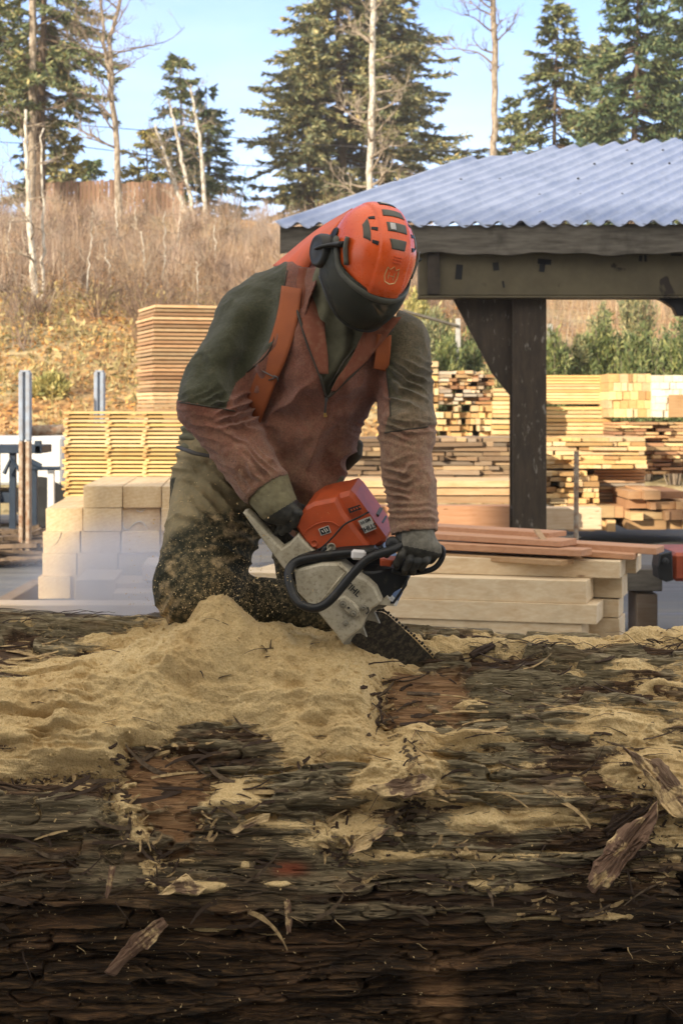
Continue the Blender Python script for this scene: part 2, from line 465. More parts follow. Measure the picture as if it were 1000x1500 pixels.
MAT['post_steel'] = t.fin(c, .6)

# yard
t = NT('asphalt'); v = t.coord()
n = t.noise(t.coord((.25, 1.6, 1), rot=(0, 0, .25)), 1.0, 6, .6, .4); n2 = t.noise(v, 60, 3); n3 = t.noise(v, .5, 5)
c = t.ramp(n, [(.3, (.065, .07, .078)), (.48, (.11, .115, .122)), (.7, (.18, .175, .165))])
c = t.mix(t.rng(n3, .45, .65, 0, .6), c, (.16, .145, .12)); c = t.mix(t.rng(n2, .5, .8, 0, .4), c, (.2, .18, .15))
t.bump(n2, .3, .01)
MAT['asphalt'] = t.fin(c, t.rng(n, .3, .6, .35, .9))
# hillside: fallen leaves, dry grass, green patches
t = NT('leaf_litter'); v = t.coord()
vo = t.n('ShaderNodeTexVoronoi', {'Vector': v, 'Scale': 5.5}, out='Color')
lf = t.n('ShaderNodeSeparateColor', {'Color': vo}, out=0)
n = t.noise(v, .22, 5, .6); n2 = t.noise(v, .5, 5, .6)
leaf = t.ramp(lf, [(0, (.10, .055, .025)), (.35, (.30, .16, .06)), (.7, (.44, .24, .09)), (1, (.55, .38, .18))])
grass = t.ramp(lf, [(0, (.16, .13, .06)), (.5, (.34, .27, .14)), (1, (.46, .38, .22))])
c = t.mix(t.rng(n, .42, .58), leaf, grass); c = t.mix(t.rng(n2, .57, .68, 0, .75), c, t.ramp(lf, [(0, (.04, .055, .02)), (1, (.15, .17, .06))]))
t.bump(lf, .6, .05)
MAT['leaf_litter'] = t.fin(c, .9)

def leafmat(name, stops, trans=.25, patchy=0.):
    t = NT(name); c = t.ramp(t.isl(), stops)
    n = t.noise(t.coord(), .45, 3)
    c = t.mix(t.rng(n, .4, .65, 0, .5), c, t.mix(1.0, c, (1.25, 1.1, .7), 'MULTIPLY'))
    if patchy:
        n2 = t.noise(t.coord(), .32, 4, .6); c = t.mix(t.rng(n2, .46, .60, 0, patchy), c, t.mix(1.0, c, (.50, .44, .40), 'MULTIPLY'))
        n3 = t.noise(t.coord((1, 1, 1), rot=(0, 0, 1)), .21, 4, .6); c = t.mix(t.rng(n3, .5, .62, 0, patchy), c, t.mix(.6, c, (.34, .29, .25)))
    t.b.inputs['Subsurface Weight'].default_value = 0
    MAT[name] = t.fin(c, .65)
leafmat('needles', [(0, (0.081, 0.114, 0.057)), (.5, (0.163, 0.204, 0.098)), (.85, (0.260, 0.269, 0.130)), (1, (0.390, 0.325, 0.163))])
leafmat('needles_dark', [(0, (0.049, 0.090, 0.049)), (.6, (0.106, 0.155, 0.073)), (1, (0.211, 0.227, 0.106))])
leafmat('needles_yellow', [(0, (0.163, 0.179, 0.065)), (.5, (0.357, 0.325, 0.114)), (1, (0.585, 0.488, 0.195))])
leafmat('needles_olive', [(0, (0.098, 0.130, 0.073)), (.5, (0.204, 0.220, 0.114)), (.8, (0.309, 0.293, 0.155)), (1, (0.488, 0.406, 0.211))])
leafmat('scrub_green', [(0, (0.062, 0.094, 0.037)), (.6, (0.125, 0.163, 0.062)), (1, (0.250, 0.263, 0.112))])
leafmat('brush', [(0, (.15, .10, .07)), (.3, (.28, .20, .135)), (.6, (.39, .30, .21)), (.85, (.34, .20, .11)), (1, (.56, .49, .40))], patchy=.85)
leafmat('brush_pink', [(0, (.24, .165, .13)), (.5, (.39, .285, .23)), (1, (.56, .46, .38))], patchy=.85)
leafmat('bush_dark', [(0, (.07, .045, .035)), (.5, (.15, .10, .07)), (1, (.26, .18, .13))], patchy=.85)
leafmat('leaves_gold', [(0, (.22, .10, .03)), (.5, (.42, .21, .06)), (1, (.58, .36, .13))])
leafmat('grass_dry', [(0, (.12, .12, .045)), (.4, (.3, .24, .1)), (1, (.5, .4, .2))])
def barkmat(name, a, b, sc=3.):
    t = NT(name); n = t.noise(t.coord((3, 3, 1)), sc, 5, .65); MAT[name] = t.fin(t.mix(t.rng(n, .42, .6), a, b), .85)
barkmat('bark_birch', (.62, .58, .5), (.26, .22, .17), 4)
barkmat('bark_grey', (.36, .30, .23), (.15, .115, .08), 3)
barkmat('bark_brown', (.15, .105, .07), (.07, .048, .03))
barkmat('twig', (.24, .19, .14), (.14, .105, .075))
# ---------------------------------------------------------------- ground and hillside
mb = MB(); mb.add([(-165, -80, 0), (165, -80, 0), (165, 262, 0), (-165, 262, 0)], [[0, 1, 2, 3]])
tag(mb.build('yard_ground', MAT['asphalt']), kind='structure')

def hill_z(x, y):
    y0 = 37 + 2.0 * np.sin(x * .13) - .12 * np.clip(-x, 0, 30)
    t = np.clip(y - y0, 0, None)
    z = .34 * np.minimum(t, 14) + .21 * np.clip(t - 14, 0, 29) + .01 * np.clip(t - 43, 0, None)
    z = np.where(x > 3, z * (1 - .25 * sstep(3, 9, x)), z)
    return z + .35 * fbm(x * .2, y * .2, o=3, seed=3) * sstep(0, 6, t) + .1 * fbm(x * .9, y * .9, o=2, seed=5) * sstep(0, 4, t)
def hz(x, y): return float(hill_z(np.array([x], float), np.array([y], float))[0])
xs = np.concatenate([np.linspace(-160, -32, 20), np.linspace(-30, 36, 190), np.linspace(38, 160, 20)])
ys = np.concatenate([np.linspace(34, 95, 190), np.linspace(97, 260, 24)])
X, Y = np.meshgrid(xs, ys, indexing='ij')
Z = hill_z(X, Y) - .12
mb = MB(); mb.grid(np.stack([X, Y, Z], -1).transpose(1, 0, 2))
o = mb.build('hillside', MAT['leaf_litter'], smooth=True); tag(o, kind='structure')

# unseen tall building added behind the camera to shade log and yard
shade_caster = empty('shade_building', (-3, -28, 0), 'unseen tall dark building added behind the camera to shade the log', 'building')
WX0, WX1, WY, WH = -31.5, 24.0, -20.0, 18.9
mb = MB()
mb.box(((WX0 + WX1) / 2, WY - 8, WH / 2), (WX1 - WX0, 16, WH))
mb.build('wall', MAT['shade_wall'], shade_caster)
mb = MB()
mb.box(((WX0 + WX1) / 2, WY - 8, WH + .15), (WX1 - WX0 + .6, 16.6, .3)); mb.build('roof', MAT['shade_roof'], shade_caster)
for k in range(6):
    mb = MB(); mb.box((WX0 + 5 + k * 8, WY + .03, 7.5), (3.2, .1, 2.0)); mb.build('window', MAT['glass_dark'], shade_caster)
for k in range(2):
    mb = MB(); mb.box((WX0 + 14 + k * 20, WY + .04, 2.4), (5, .1, 4.8)); mb.build('door', MAT['blue_dark'], shade_caster)

# ---------------------------------------------------------------- open shed with corrugated roof
shed = empty('open_shed', (3.2, 20, 0), 'open lumber shed with blue grey corrugated roof on a dark steel post', 'shed')
u = np.array([.574, 1.0, .319]); u /= np.linalg.norm(u)
A0 = P(408, 333, 18.0); A1 = P(1270, 327, 17.7)
ev = A1 - A0; EL = np.linalg.norm(ev); e = ev / EL
nr = np.cross(e, u); nr /= np.linalg.norm(nr)
pitch = .232; ns = int(EL / .0145)
ss = np.linspace(0, EL, ns)
def ridge_t(s):
    return 1.17 * np.interp(s, [0, .25, .3, .62, .65, 1.0, 2.2, 4.6, 8], [4.2, 4.25, 4.55, 4.6, 5.0, 5.05, 5.6, 6.4, 7.2])
sheet = np.floor(ss / .86)
rag = (_h(sheet, sheet * 0, sheet * 0, 5) - .5)
t0 = -.07 + .07 * rag
te = ridge_t(ss) + .18 * rag
tt = np.linspace(0, 1, 70)
lift = .012 * (_h(sheet, sheet * 0 + 3, sheet * 0, 9) - .5)
G = np.zeros((len(tt), ns, 3))
for i, q in enumerate(tt):
    t = t0 + (te - t0) * q
    cs_ = np.cos(ss / pitch * 2 * math.pi); prof = .044 * np.sign(cs_) * np.abs(cs_) ** 1.4 * np.where(cs_ > 0, 1, .55)
    # a raised lap rib at each sheet joint
    lap = .012 * np.exp(-((((ss + .43) % .86) - .43) / .03) ** 2)
    lapt = .010 * (np.sin(3.1 * 0) + 1) * ((t > 2.6 + .1 * rag) & (t < 5.2 + .1 * rag)) * .0 - .012 * (t > 2.7 + .12 * rag); wv = lapt + .012 * fbm(ss * .8, t * .7, o=2, seed=8)
    G[i] = A0 + np.outer(ss, e) + np.outer(t, u) + np.outer(prof + lap + lift + wv + .025, nr)
mb = MB(); mb.grid(G[::-1])
ro = mb.build('roof', MAT['roof_sheet'], shed, smooth=True)
so = ro.modifiers.new('thick', 'SOLIDIFY'); so.thickness = .004; so.offset = -1
# screw heads and a ridge cap flap
mb = MB()
for r_ in (.5, 1.7, 2.9, 4.1, 5.3):
    for k in range(int(EL / (pitch * 2))):
        s = k * pitch * 2 + pitch * (1 if int(r_ * 2) % 2 else 0)
        if s > EL or r_ > ridge_t(s) - .2 or rng.random() < .35: continue
        c = A0 + e * s + u * r_ + nr * .058
        mb = MB(); mb.lathe(c, nr, [(.016, -.008), (.016, .006), (.006, .012)], 7); mb.build('roof_screw', MAT['steel_black'], ro)
# fascia board, beam, post and brackets
mb = MB(); a = P(410, 338, 18.02); b = P(1290, 332, 17.72)
mid = (a + b) / 2; ln = np.linalg.norm(b - a); ang = math.atan2(b[1] - a[1], b[0] - a[0])
z1 = a[2] + .05; z0 = z1 - .29
N = 60; xs_ = np.linspace(0, 1, N)
fr = []; 
for q in xs_:
    p = a + (b - a) * q; dz = .012 * math.sin(q * 31) + .01 * math.sin(q * 77); fr.append([(p[0], p[1] - .02, z1 - .006 * math.sin(q * 50)), (p[0], p[1] - .02, z0 + dz - .03 * q), (p[0], p[1] + .03, z0 + dz - .03 * q), (p[0], p[1] + .03, z1)])
fr = np.array(fr); fr = np.concatenate([fr, fr[:, :1]], 1)
mb.grid(fr); mb.add(fr[0, :4], [[3, 2, 1, 0]]); mb.build('fascia_board', MAT['fascia_wood'], shed)
mb = MB()
bl = P(612, 366, 18.12); br = P(1290, 360, 17.95)
bz1 = 4.0 - .09; bz0 = CAM_H + (600 - 434) / F * 18.12
cx = (bl[0] + br[0]) / 2; cy = (bl[1] + br[1]) / 2; L = br[0] - bl[0]
mb.bbox((cx, cy + .12, (bz0 + bz1) / 2), (L, .24, bz1 - bz0), .012)
mb.bbox((cx, cy + .12, bz0 - .012), (L, .34, .022), .004)
beam = mb.build('beam', MAT['beam_paint'], shed)
mb = MB(); px0 = P(626, 370, 18.1)[0]
mb.bbox((px0 + .06, cy - .03, (bz0 + bz1) / 2), (.13, .05, bz1 - bz0 - .02), .006); mb.build('end_plate', MAT['steel_dark'], beam)
mb = MB()
for (px, py, w, h) in ((672, 398, 10, 22), (726, 390, 9, 12), (797, 383, 20, 8), (794, 390, 8, 16), (938, 378, 5, 9), (945, 378, 4, 10), (990, 373, 16, 3), (737, 416, 3, 10)):
    c = P(px, py, cy); mb = MB(); mb.bbox((c[0], cy - .002, c[2]), (w * .0072, .006, h * .0072), .002, roty(rng.normal(0, .15))); mb.build('rust_hole', MAT['steel_black'], beam)
# post: H section
pm = P(775, 600, 18.15); pw = 50 / F * 18.15
mb = MB()
mb.bbox((pm[0], pm[1], 1.9), (pw, .02, 3.3), .004); mb.bbox((pm[0], pm[1] + .3, 1.9), (pw, .02, 3.3), .004)
mb.bbox((pm[0], pm[1] + .15, 1.9), (.02, .279, 3.3), .002)
post_z = bz0 - .025
post = mb.build('post', MAT['post_steel'], shed)
sc_ = (post_z) / 3.55
for v in post.data.vertices: v.co.z = (v.co.z - .25) * post_z / 3.3
mb = MB(); mb.bbox((pm[0], pm[1] + .15, .015), (.6, .6, .03), .004); mb.build('base_plate', MAT['post_steel'], shed)
out = [(664, 436.5), (750, 436.5), (750.5, 582), (721, 546)]
mb = MB(); f = [P(x, y, 18.24) for x, y in out][::-1]; bk = [p + np.array([0, .03, 0]) for p in f]
mb.prism(f, bk); 
for (q0, q1) in (((664, 437), (721, 546)), ((721, 546), (750, 582))):
    a = P(*q0, 18.24); b = P(*q1, 18.24); d = b - a; d /= np.linalg.norm(d)
    mid = (a + b) / 2 + np.array([0, .015, 0]); th = math.atan2(-d[2], d[0])
    mb.bbox(mid, (np.linalg.norm(b - a), .05, .014), .003, roty(th))
mb.build('bracket', MAT['post_steel'], shed)
out = [(958, 435), (1060, 435), (1060, 470), (1020, 462), (992, 462), (986, 450), (972, 441)]
mb = MB(); f = [P(x, y, 18.1) for x, y in out][::-1]; mb.prism(f, [p + np.array([0, .14, 0]) for p in f], .008); mb.build('bracket', MAT['steel_black'], shed)
# the far post and rafters that carry the roof behind (hidden by the beam from here)
for s in (.6, 2.4, 4.2, 5.8):
    mb = MB(); c0 = A0 + e * s + u * .1 - nr * .1; c1 = A0 + e * s + u * 5.0 - nr * .1
    d = c1 - c0; Lr = np.linalg.norm(d)
    az = math.atan2(d[1], d[0]); el = math.asin(d[2] / Lr)
    mb.box((c0 + c1) / 2, (Lr, .07, .16), rotz(az) @ roty(-el)); mb.build('rafter', MAT['fascia_wood'], shed)
mb = MB(); mb.bbox((7.4, 23.4, 2.6), (.3, .3, 5.2), .01); mb.build('post', MAT['post_steel'], shed)

# ---------------------------------------------------------------- lumber
def bundle(name, label, px0, py0, px1, py1, d, depth, mat, style, n, m=1, ry=0., group='lumber stacks across the yard', stick=None, hook=None):
    """one strapped bundle; rect in photograph pixels gives its front face at distance d"""
    a = P(px0, py1, d); b = P(px1, py0, d); w = b[0] - a[0]; h = b[2] - a[2]
    c = np.array([(a[0] + b[0]) / 2, d, a[2]])
    o = empty(name, c, label, 'lumber stack', group)
    Rm = rotz(ry); mb = MB()
    th = h / n
    for i in range(n):
        if style == 'side':
            gap = min(.02, th * (.32 if n > 40 else .22)); e0, e1 = rng.normal(0, .02 * w ** .5, 2) * .6
            loc = np.array([(e0 + e1) / 2, depth / 2 + rng.uniform(-.015, .025), th * (i + .5)])
            mb.box(c + Rm @ loc, (w + e1 - e0, depth, th - gap), Rm)
        elif style == 'sticker':
            bt = th * .6
            loc = np.array([rng.normal(0, .01), depth / 2 + rng.uniform(-.01, .02), th * i + bt / 2])
            mb.box(c + Rm @ loc, (w + rng.normal(0, .02), depth, bt), Rm)
        elif style in ('ends', 'rough'):
            x = -w / 2; k = m
            ws = rng.dirichlet(np.full(k, 9. if style == 'ends' else 3.)) * w
            for wi in ws:
                if style == 'rough' and rng.random() < .06: x += wi; continue
                hh = th - .006 - (rng.random() * .25 * th if style == 'rough' else 0)
                loc = np.array([x + wi / 2, depth / 2 + rng.normal(0, .02 if style == 'ends' else .09), th * i + hh / 2])
                mb.box(c + Rm @ loc, (wi - .006, depth, hh), Rm, .004); x += wi
        elif style == 'mixed':
            x = -w / 2
            ws = rng.dirichlet(np.full(m, 2.)) * w
            for wi in ws:
                hh = th * (.72 + .25 * rng.random())
                loc = np.array([x + wi / 2 + rng.normal(0, .02), depth / 2 + rng.normal(0, .05), th * i + hh / 2])
                mb.box(c + Rm @ loc, (wi * 1.03, depth, hh), Rm @ roty(rng.normal(0, .008)), .006); x += wi
    mb.build('boards', MAT[mat], o)
    if style == 'sticker' or stick:
        for q in (stick or (.25, .55, .85)):
            mb = MB(); bt = th * .6
            for i in range(n - 1):
                mb.box(c + Rm @ np.array([(q - .5) * w + rng.normal(0, .012), depth / 2 - .03, th * i + bt + (th - bt) / 2]), (.045, depth, th - bt + .002), Rm)
            mb.build('stickers', MAT['wood_ends'], o)
    return o

# left: long stickered stack, tall thin-board stack behind
bundle('lumber_stack', 'low stickered stack of thin yellow boards with rows of spacers, left of the man', 92, 600, 300, 770, 20.0, 1.3, 'wood_yellow', 'sticker', 28, ry=-.04, stick=(.02, .32, .58, .86), group='stickered board stacks on the left')
bundle('lumber_stack', 'tall stack of thin boards rising behind the man, highest on the left', 224, 446, 346, 760, 26.0, 1.4, 'wood_orange', 'side', 54, ry=.30, group='stickered board stacks on the left')
# right
bundle('lumber_stack', 'narrow yellow stack at the elbow of the man, far left of the right hand stacks', 600, 527, 642, 650, 30.5, 2, 'wood_ends', 'rough', 12, 4)
bundle('lumber_stack', 'bundle of grey and rust brown board ends, topmost left of the post', 645, 542, 724, 592, 30, 2.4, 'wood_mixed', 'rough', 9, 9)
bundle('lumber_stack', 'bundle of yellow block ends under the grey and brown bundle', 636, 593, 721, 650, 29.9, 2.4, 'wood_ends', 'rough', 6, 9)
bundle('lumber_stack', 'yellow bundle partly behind the post bracket, upper half smooth', 722, 568, 775, 612, 29.8, 2.4, 'wood_yellow', 'side', 7)
bundle('lumber_stack', 'yellow bundle low beside the post, under the smooth one', 720, 614, 775, 660, 29.7, 2.4, 'wood_yellow', 'side', 6)
bundle('lumber_stack', 'dark weathered stack of stickered boards left of the post', 496, 640, 760, 702, 26.5, 1.6, 'wood_grey', 'mixed', 9, 8)
bundle('lumber_stack', 'flat pale stack of wide planks left of the post below the weathered boards', 440, 703, 757, 738, 24.5, 1.2, 'wood_orange', 'side', 3)
bundle('lumber_stack', 'yellow thin board bundle topmost right of the post', 790, 549, 889, 592, 31, 2.4, 'wood_yellow', 'side', 10, ry=-.03)
bundle('lumber_stack', 'yellow board bundle second from top right of the post', 786, 595, 896, 642, 30.8, 2.4, 'wood_yellow', 'side', 8, ry=-.02)
bundle('lumber_stack', 'ragged pale bundle of uneven boards in front of the yellow bundles', 796, 640, 944, 686, 28, 2, 'wood_ends', 'mixed', 7, 6)
bundle('lumber_stack', 'rough pile of pale block ends right of the post and behind the stake', 793, 689, 878, 745, 27.6, 1.8, 'wood_ends', 'rough', 7, 6)
bundle('lumber_stack', 'bundle of long pale laths with a brown tail, right of the stake', 868, 688, 945, 742, 28.6, 1.6, 'wood_mixed', 'side', 11)
bundle('lumber_stack', 'stack of yellow square timber ends at the upper right', 891, 547, 953, 611, 30, 3, 'wood_ends', 'ends', 5, 6)
bundle('lumber_stack', 'stack of thick brown boards under the white wrapped bundle', 898, 617, 1045, 646, 29.6, 2.2, 'wood_brownred', 'rough', 6, 8)
bundle('lumber_stack', 'stack of dark and gold board ends at the right edge, middle layer', 906, 648, 1048, 694, 29.4, 2.2, 'wood_brownred', 'rough', 8, 7)
bundle('lumber_stack', 'reddish stack of square timbers lowest at the right edge', 920, 716, 1060, 776, 27, 2, 'wood_brownred', 'rough', 4, 5)
bundle('lumber_stack', 'low row of brown timber ends on the ground left of the reddish stack', 832, 738, 922, 778, 27.4, 2, 'wood_brownred', 'rough', 2, 5)
wb = bundle('lumber_stack', 'stack of whitish timber ends at the upper right edge beside the yellow ends', 954, 549, 1050, 611, 29.9, 2.8, 'wood_white', 'ends', 6, 7)
a = P(978, 611, 29.85); b = P(1020, 578, 29.85)
mb = MB(); mb.bbox(((a[0] + b[0]) / 2, 29.80, (a[2] + b[2]) / 2), (b[0] - a[0], .03, b[2] - a[2]), .004); mb.build('shade_board', MAT['wood_brownred'], wb)  # brown board stands in for dark shading on the whitish stack
# square beams lying on the ground by the shed post
def long_timber(label, px0, py0, px1, py1, d, depth, mat, group, ry=0., name='timber', dz=0):
    a = P(px0, py1, d); b = P(px1, py0, d); mb = MB()
    c = np.array([(a[0] + b[0]) / 2, d + depth / 2, (a[2] + b[2]) / 2 + dz])
    mb.bbox(c, (b[0] - a[0], depth, b[2] - a[2]), .008, rotz(ry), .006)
    o = mb.build(name, MAT[mat]); return tag(o, label, 'timber', group)
long_timber('long orange timber lying low left of the post', 440, 741, 757, 773, 22.8, .4, 'wood_red', 'beams by the shed post')
long_timber('pale timber lying right of the post behind the stake', 797, 744, 881, 776, 26, .5, 'wood_pale', 'beams by the shed post')
tm = MB(); a = P(843, 795, 19.0); b = P(844, 661, 19.0); tm.tube(np.linspace(np.array([a[0], 19, 0]), b, 6), .028, 10); tag(tm.build('stake', MAT['rust'], smooth=True), 'thin rusty upright stake right of the post', 'stake')
# bolsters / supports so that nothing floats
def bolster(x, y, top, L, label, ry=0.):
    mb = MB(); mb.bbox((x, y, top / 2), (.16, L, top), .008, rotz(ry)); return tag(mb.build('bearer', MAT['wood_grey']), label, 'timber', 'bearers under the stacks')

# left pile of square timbers
rows = [(712, 744, [(122, 179), (180, 236.5), (237.5, 292), (293, 350)]),
        (745, 778, [(67, 121), (122, 178), (179, 235), (236, 290), (291, 345)]),
        (779, 810, [(63, 117), (118.5, 176), (178, 234), (235, 292), (293, 350)]),
        (811, 844, [(62, 112), (113.5, 172), (174, 230), (231, 288), (289, 345)]),
        (845, 877, [(56, 103), (104, 160), (161, 218), (219, 276), (277, 335)])]
lay = ['top layer', 'second layer', 'third layer', 'fourth layer', 'bottom layer']
colw = ['first from left', 'second from left', 'third from left', 'fourth from left', 'fifth from left']
extra = {(0, 0): 'above a step', (1, 0): 'beside the step', (1, 2): 'with white chalk curve', (2, 0): 'with dark crack', (4, 0): 'nearest the ground'}
for r_, (y0, y1, xs2) in enumerate(rows):
    for k, (x0, x1) in enumerate(xs2):
        d = 17 + rng.normal(0, .035) - .02 * r_
        a = P(x0, y1, d); b = P(x1, y0, d); Lt = 2.45 + rng.normal(0, .06)
        mb = MB(); Rm = rotz(.062 + rng.normal(0, .002))
        c = np.array([(a[0] + b[0]) / 2, d, (a[2] + b[2]) / 2])
        mb.bbox(c + Rm @ np.array([0, Lt / 2, 0]), (b[0] - a[0] - .004, Lt, b[2] - a[2] + (.006 if r_ else 0)), .0035, Rm, .006)
        o = mb.build('timber', MAT['wood_timber'])
        tag(o, 'square timber, %s, %s of left pile %s' % (colw[k], lay[r_], extra.get((r_, k), '')), 'timber', 'square timbers in the left pile')
        o['label'] = ' '.join(o['label'].split())
        if (r_, k) == (1, 2):
            pts = [P(*q, d - .012) for q in spline([(180, 764), (181, 773), (187, 776), (193, 771), (198, 766), (206, 764), (212, 768), (215, 774)], 24)]
            mb = MB(); mb.tube(pts, [.008 + .012 * math.sin(math.pi * i / 23) for i in range(24)], 6, flat=.25); mb.build('chalk_mark', MAT['white_paint'], o)
            pts = [P(*q, d - .012) for q in spline([(200, 747), (204, 749.5), (208, 749), (211, 747)], 10)]
            mb = MB(); mb.tube(pts, .012, 6, flat=.25); mb.build('chalk_mark', MAT['white_paint'], o)
        if (r_, k) == (2, 0):
            pts = [P(*q, d - .004) for q in ((70, 808), (76, 801), (83, 796), (87, 789), (90, 780))]
            mb = MB(); mb.tube(pts, .006, 5, flat=.3); mb.build('crack', MAT['wood_grey'], o)
fronts = [(106, 849, 163, 886, 15.9, 1.0), (164, 868, 330, 888, 15.7, .5), (205, 827, 300, 851, 16.0, .8), (165, 853, 300, 866, 16.1, .7)]
lb = ['short pale timber end standing forward at the foot of the left pile', 'flat pale timber lying in front of the left pile', 'pale timber with rounded corner beside the knee of the man', 'thin pale timber between two others in front of the left pile']
for (x0, y0, x1, y1, d, dp), l in zip(fronts, lb): long_timber(l, x0, y0, x1, y1, d, dp, 'wood_pale', 'pale timbers before the left pile', ry=.05)
long_timber('long pale timber along the ground just behind the log', -60, 886, 480, 914, 14.6, .36, 'wood_pale', 'pale timbers before the left pile', ry=-.02)
for x in (-3.4, -2.6, -1.9): bolster(x, 17.9, .24, 2.6, 'short bearer on the asphalt under the left timber pile')
for x in (-2.3, -1.6): bolster(x, 15.0, .31, 2.4, 'short bearer under the pale timbers before the left pile')

# right pile of long timbers: its long side faces left of us, its end is on the right
ry = -.27
Rm = rotz(ry)
E0 = P(872, 858, 12.6)           # near end corner column
def rt(ix, z0, z1, off, Lt, wy, label, yoff=0., mat='wood_beam'):
    mb = MB(); c0 = np.array([E0[0] + .03, 12.6, 0.])
    loc = np.array([off - Lt / 2, yoff + wy / 2, (z0 + z1) / 2])
    mb.bbox(c0 + Rm @ loc, (Lt, wy, z1 - z0), .004, Rm, .006)
    return tag(mb.build('timber', MAT[mat]), label, 'timber', 'long timbers in the right pile')
zl = [.30, .505, .712, .92, 1.125]
zr = lambda py, d=12.6: CAM_H + (600 - py) / F * d
rows_z = [(zr(948), zr(911)), (zr(910), zr(868)), (zr(900) + .055, zr(868)), (zr(867), zr(827))]
zA = [zr(950), zr(915), zr(886), zr(852), zr(826)]
lab = ['lowest', 'second lowest', 'third lowest', 'top']
offs = [-.13, -.02, -.10, .12]
for i in range(4):
    rt(i, zA[i] + .003, zA[i + 1], offs[i], 3.0 if i != 3 else 2.5, .42, 'long squared timber, %s of the near side of the right pile' % lab[i], yoff=(0, -.02, .0, .26)[i])
    rt(i, zA[i] + .003, zA[i + 1] - .004, (.10, .09, .12, .20)[i], 2.9, .36, 'long squared timber, %s of the far side of the right pile' % lab[i], yoff=.44 if i != 3 else .70)
rt(9, zA[0] - .17, zA[0] - .002, -.05, 3.2, .8, 'wide pale bearer timber under the right pile')
bx = E0[0] - .6
for k in (0.3, 2.4):
    c = np.array([E0[0], 12.6, 0]) + Rm @ np.array([-k, .4, 0]); mb = MB(); mb.bbox((c[0], c[1], (zA[0] - .175) / 2), (.2, .9, zA[0] - .175), .01, Rm); tag(mb.build('bearer', MAT['wood_grey']), 'short bearer on the asphalt under the right pile', 'timber', 'bearers under the stacks')
# reddish planks lying on the right pile
def plank(pa, pb, d0, d1, th, w, label, mat='wood_red', name='plank'):
    a = P(*pa, d0); b = P(*pb, d1); dd = b - a; L = np.linalg.norm(dd); az = math.atan2(dd[1], dd[0]); el = math.asin(dd[2] / L)
    mb = MB(); Rr = rotz(az) @ roty(-el)
    nseg = 1
    mb.bbox((a + b) / 2 + np.array([0, w / 2, -th / 2]), (L, w, th), .004, Rr, .004)
    return tag(mb.build(name, MAT[mat]), label, 'plank', 'planks lying on the right timber pile')
plank((470, 787), (862, 806), 13.9, 12.75, .052, .22, 'wide reddish plank nearest us on top of the right pile')
plank((480, 772), (836, 793), 14.1, 12.9, .048, .3, 'second reddish plank with a pale end on the right pile')
plank((500, 762), (820, 781), 14.4, 13.2, .04, .3, 'uppermost thin reddish plank on the right pile')
plank((700, 787), (972, 803), 13.5, 12.95, .05, .3, 'reddish plank jutting out beyond the end of the right pile')
plank((760, 800), (934, 812), 13.2, 12.9, .045, .2, 'darker plank jutting out below the reddish one')
plank((480, 800), (850, 822), 14.0, 12.7, .04, .5, 'lowest reddish plank lying flat on the right pile', 'wood_brownred')
plank((768, 790), (786, 776), 13.3, 13.35, .012, .05, 'small splinter of board leaning up on the reddish planks', 'wood_red', 'board_offcut')
plank((786, 775), (800, 795), 13.2, 13.0, .014, .05, 'thin offcut leaning against the small splinter of board', 'wood_orange', 'board_offcut')
# grey beam and orange machine at the right edge
long_timber('grey weathered beam behind the end of the right pile', 815, 834, 972, 866, 16.2, .5, 'fascia_wood', 'beams by the shed post', ry=-.08)
for k, xx in enumerate((2.2, 2.9)):
    mb = MB(); mb.bbox((xx, 16.45, .2), (.2, .5, .40), .01); tag(mb.build('bearer', MAT['wood_grey']), 'short bearer under the grey weathered beam', 'timber', 'bearers under the stacks')
mc = empty('yard_machine', P(1000, 860, 15.4), 'orange yard machine with black bracket at the right edge', 'machine')
mb = MB(); a = P(986, 852, 15.4); b = P(1090, 810, 15.4); mb.bbox(((a[0] + b[0]) / 2, 15.9, (a[2] + b[2]) / 2), (b[0] - a[0], 1.0, b[2] - a[2]), .03); mb.build('body', MAT['orange_machine'], mc)
out = [(966, 812), (984, 808), (986, 850), (976, 853), (965, 848), (963, 830)]
mb = MB(); f = [P(x, y, 15.3) for x, y in out][::-1]; mb.prism(f, [p + np.array([0, .3, 0]) for p in f], .01); mb.lathe(P(974, 822, 15.28), (0, -1, 0), [(.03, 0), (.03, .03), (.015, .04)], 12); mb.build('bracket', MAT['steel_black'], mc)
for xx in (1030, 1085):
    c = P(xx, 857, 15.9); mb = MB(); mb.bbox((c[0], 15.9, c[2] / 2), (.12, .5, c[2]), .01); mb.build('leg', MAT['steel_black'], mc)

# ---------------------------------------------------------------- left edge: steel posts, equipment
def bunk_post(px, pytop, pybase, w, d, label, cap):
    a = P(px, pybase, d); b = P(px, pytop, d); W = w / F * d
    o = empty('steel_post', (a[0], d, 0), label, 'post', 'steel posts by the stickered stack')
    zt = b[2]; zc = zt - .95
    m1 = MB(); m1.bbox((a[0] - W * .30, d, (zt + zc) / 2), (W * .40, .16, zt - zc), .012); m1.bbox((a[0] + W * .30, d, (zt + zc) / 2), (W * .40, .16, zt - zc), .012)
    m1.bbox((a[0], d + .02, (zt + zc) / 2 + .02), (W * .24, .10, zt - zc - .01), .008); m1.bbox((a[0], d, zt + .012), (W * .8, .14, .03), .012)
    m1.build('upright', MAT['blue_paint'], o, False)
    m2 = MB(); m2.bbox((a[0] - W * .3, d, zc / 2), (W * .34, .18, zc - .004), .008); m2.bbox((a[0] + W * .3, d, zc / 2), (W * .34, .18, zc - .004), .008); m2.bbox((a[0], d + .06, zc / 2), (W * .5, .03, zc - .02), .004)
    m2.build('lower_upright', MAT['rust'], o)
    return o
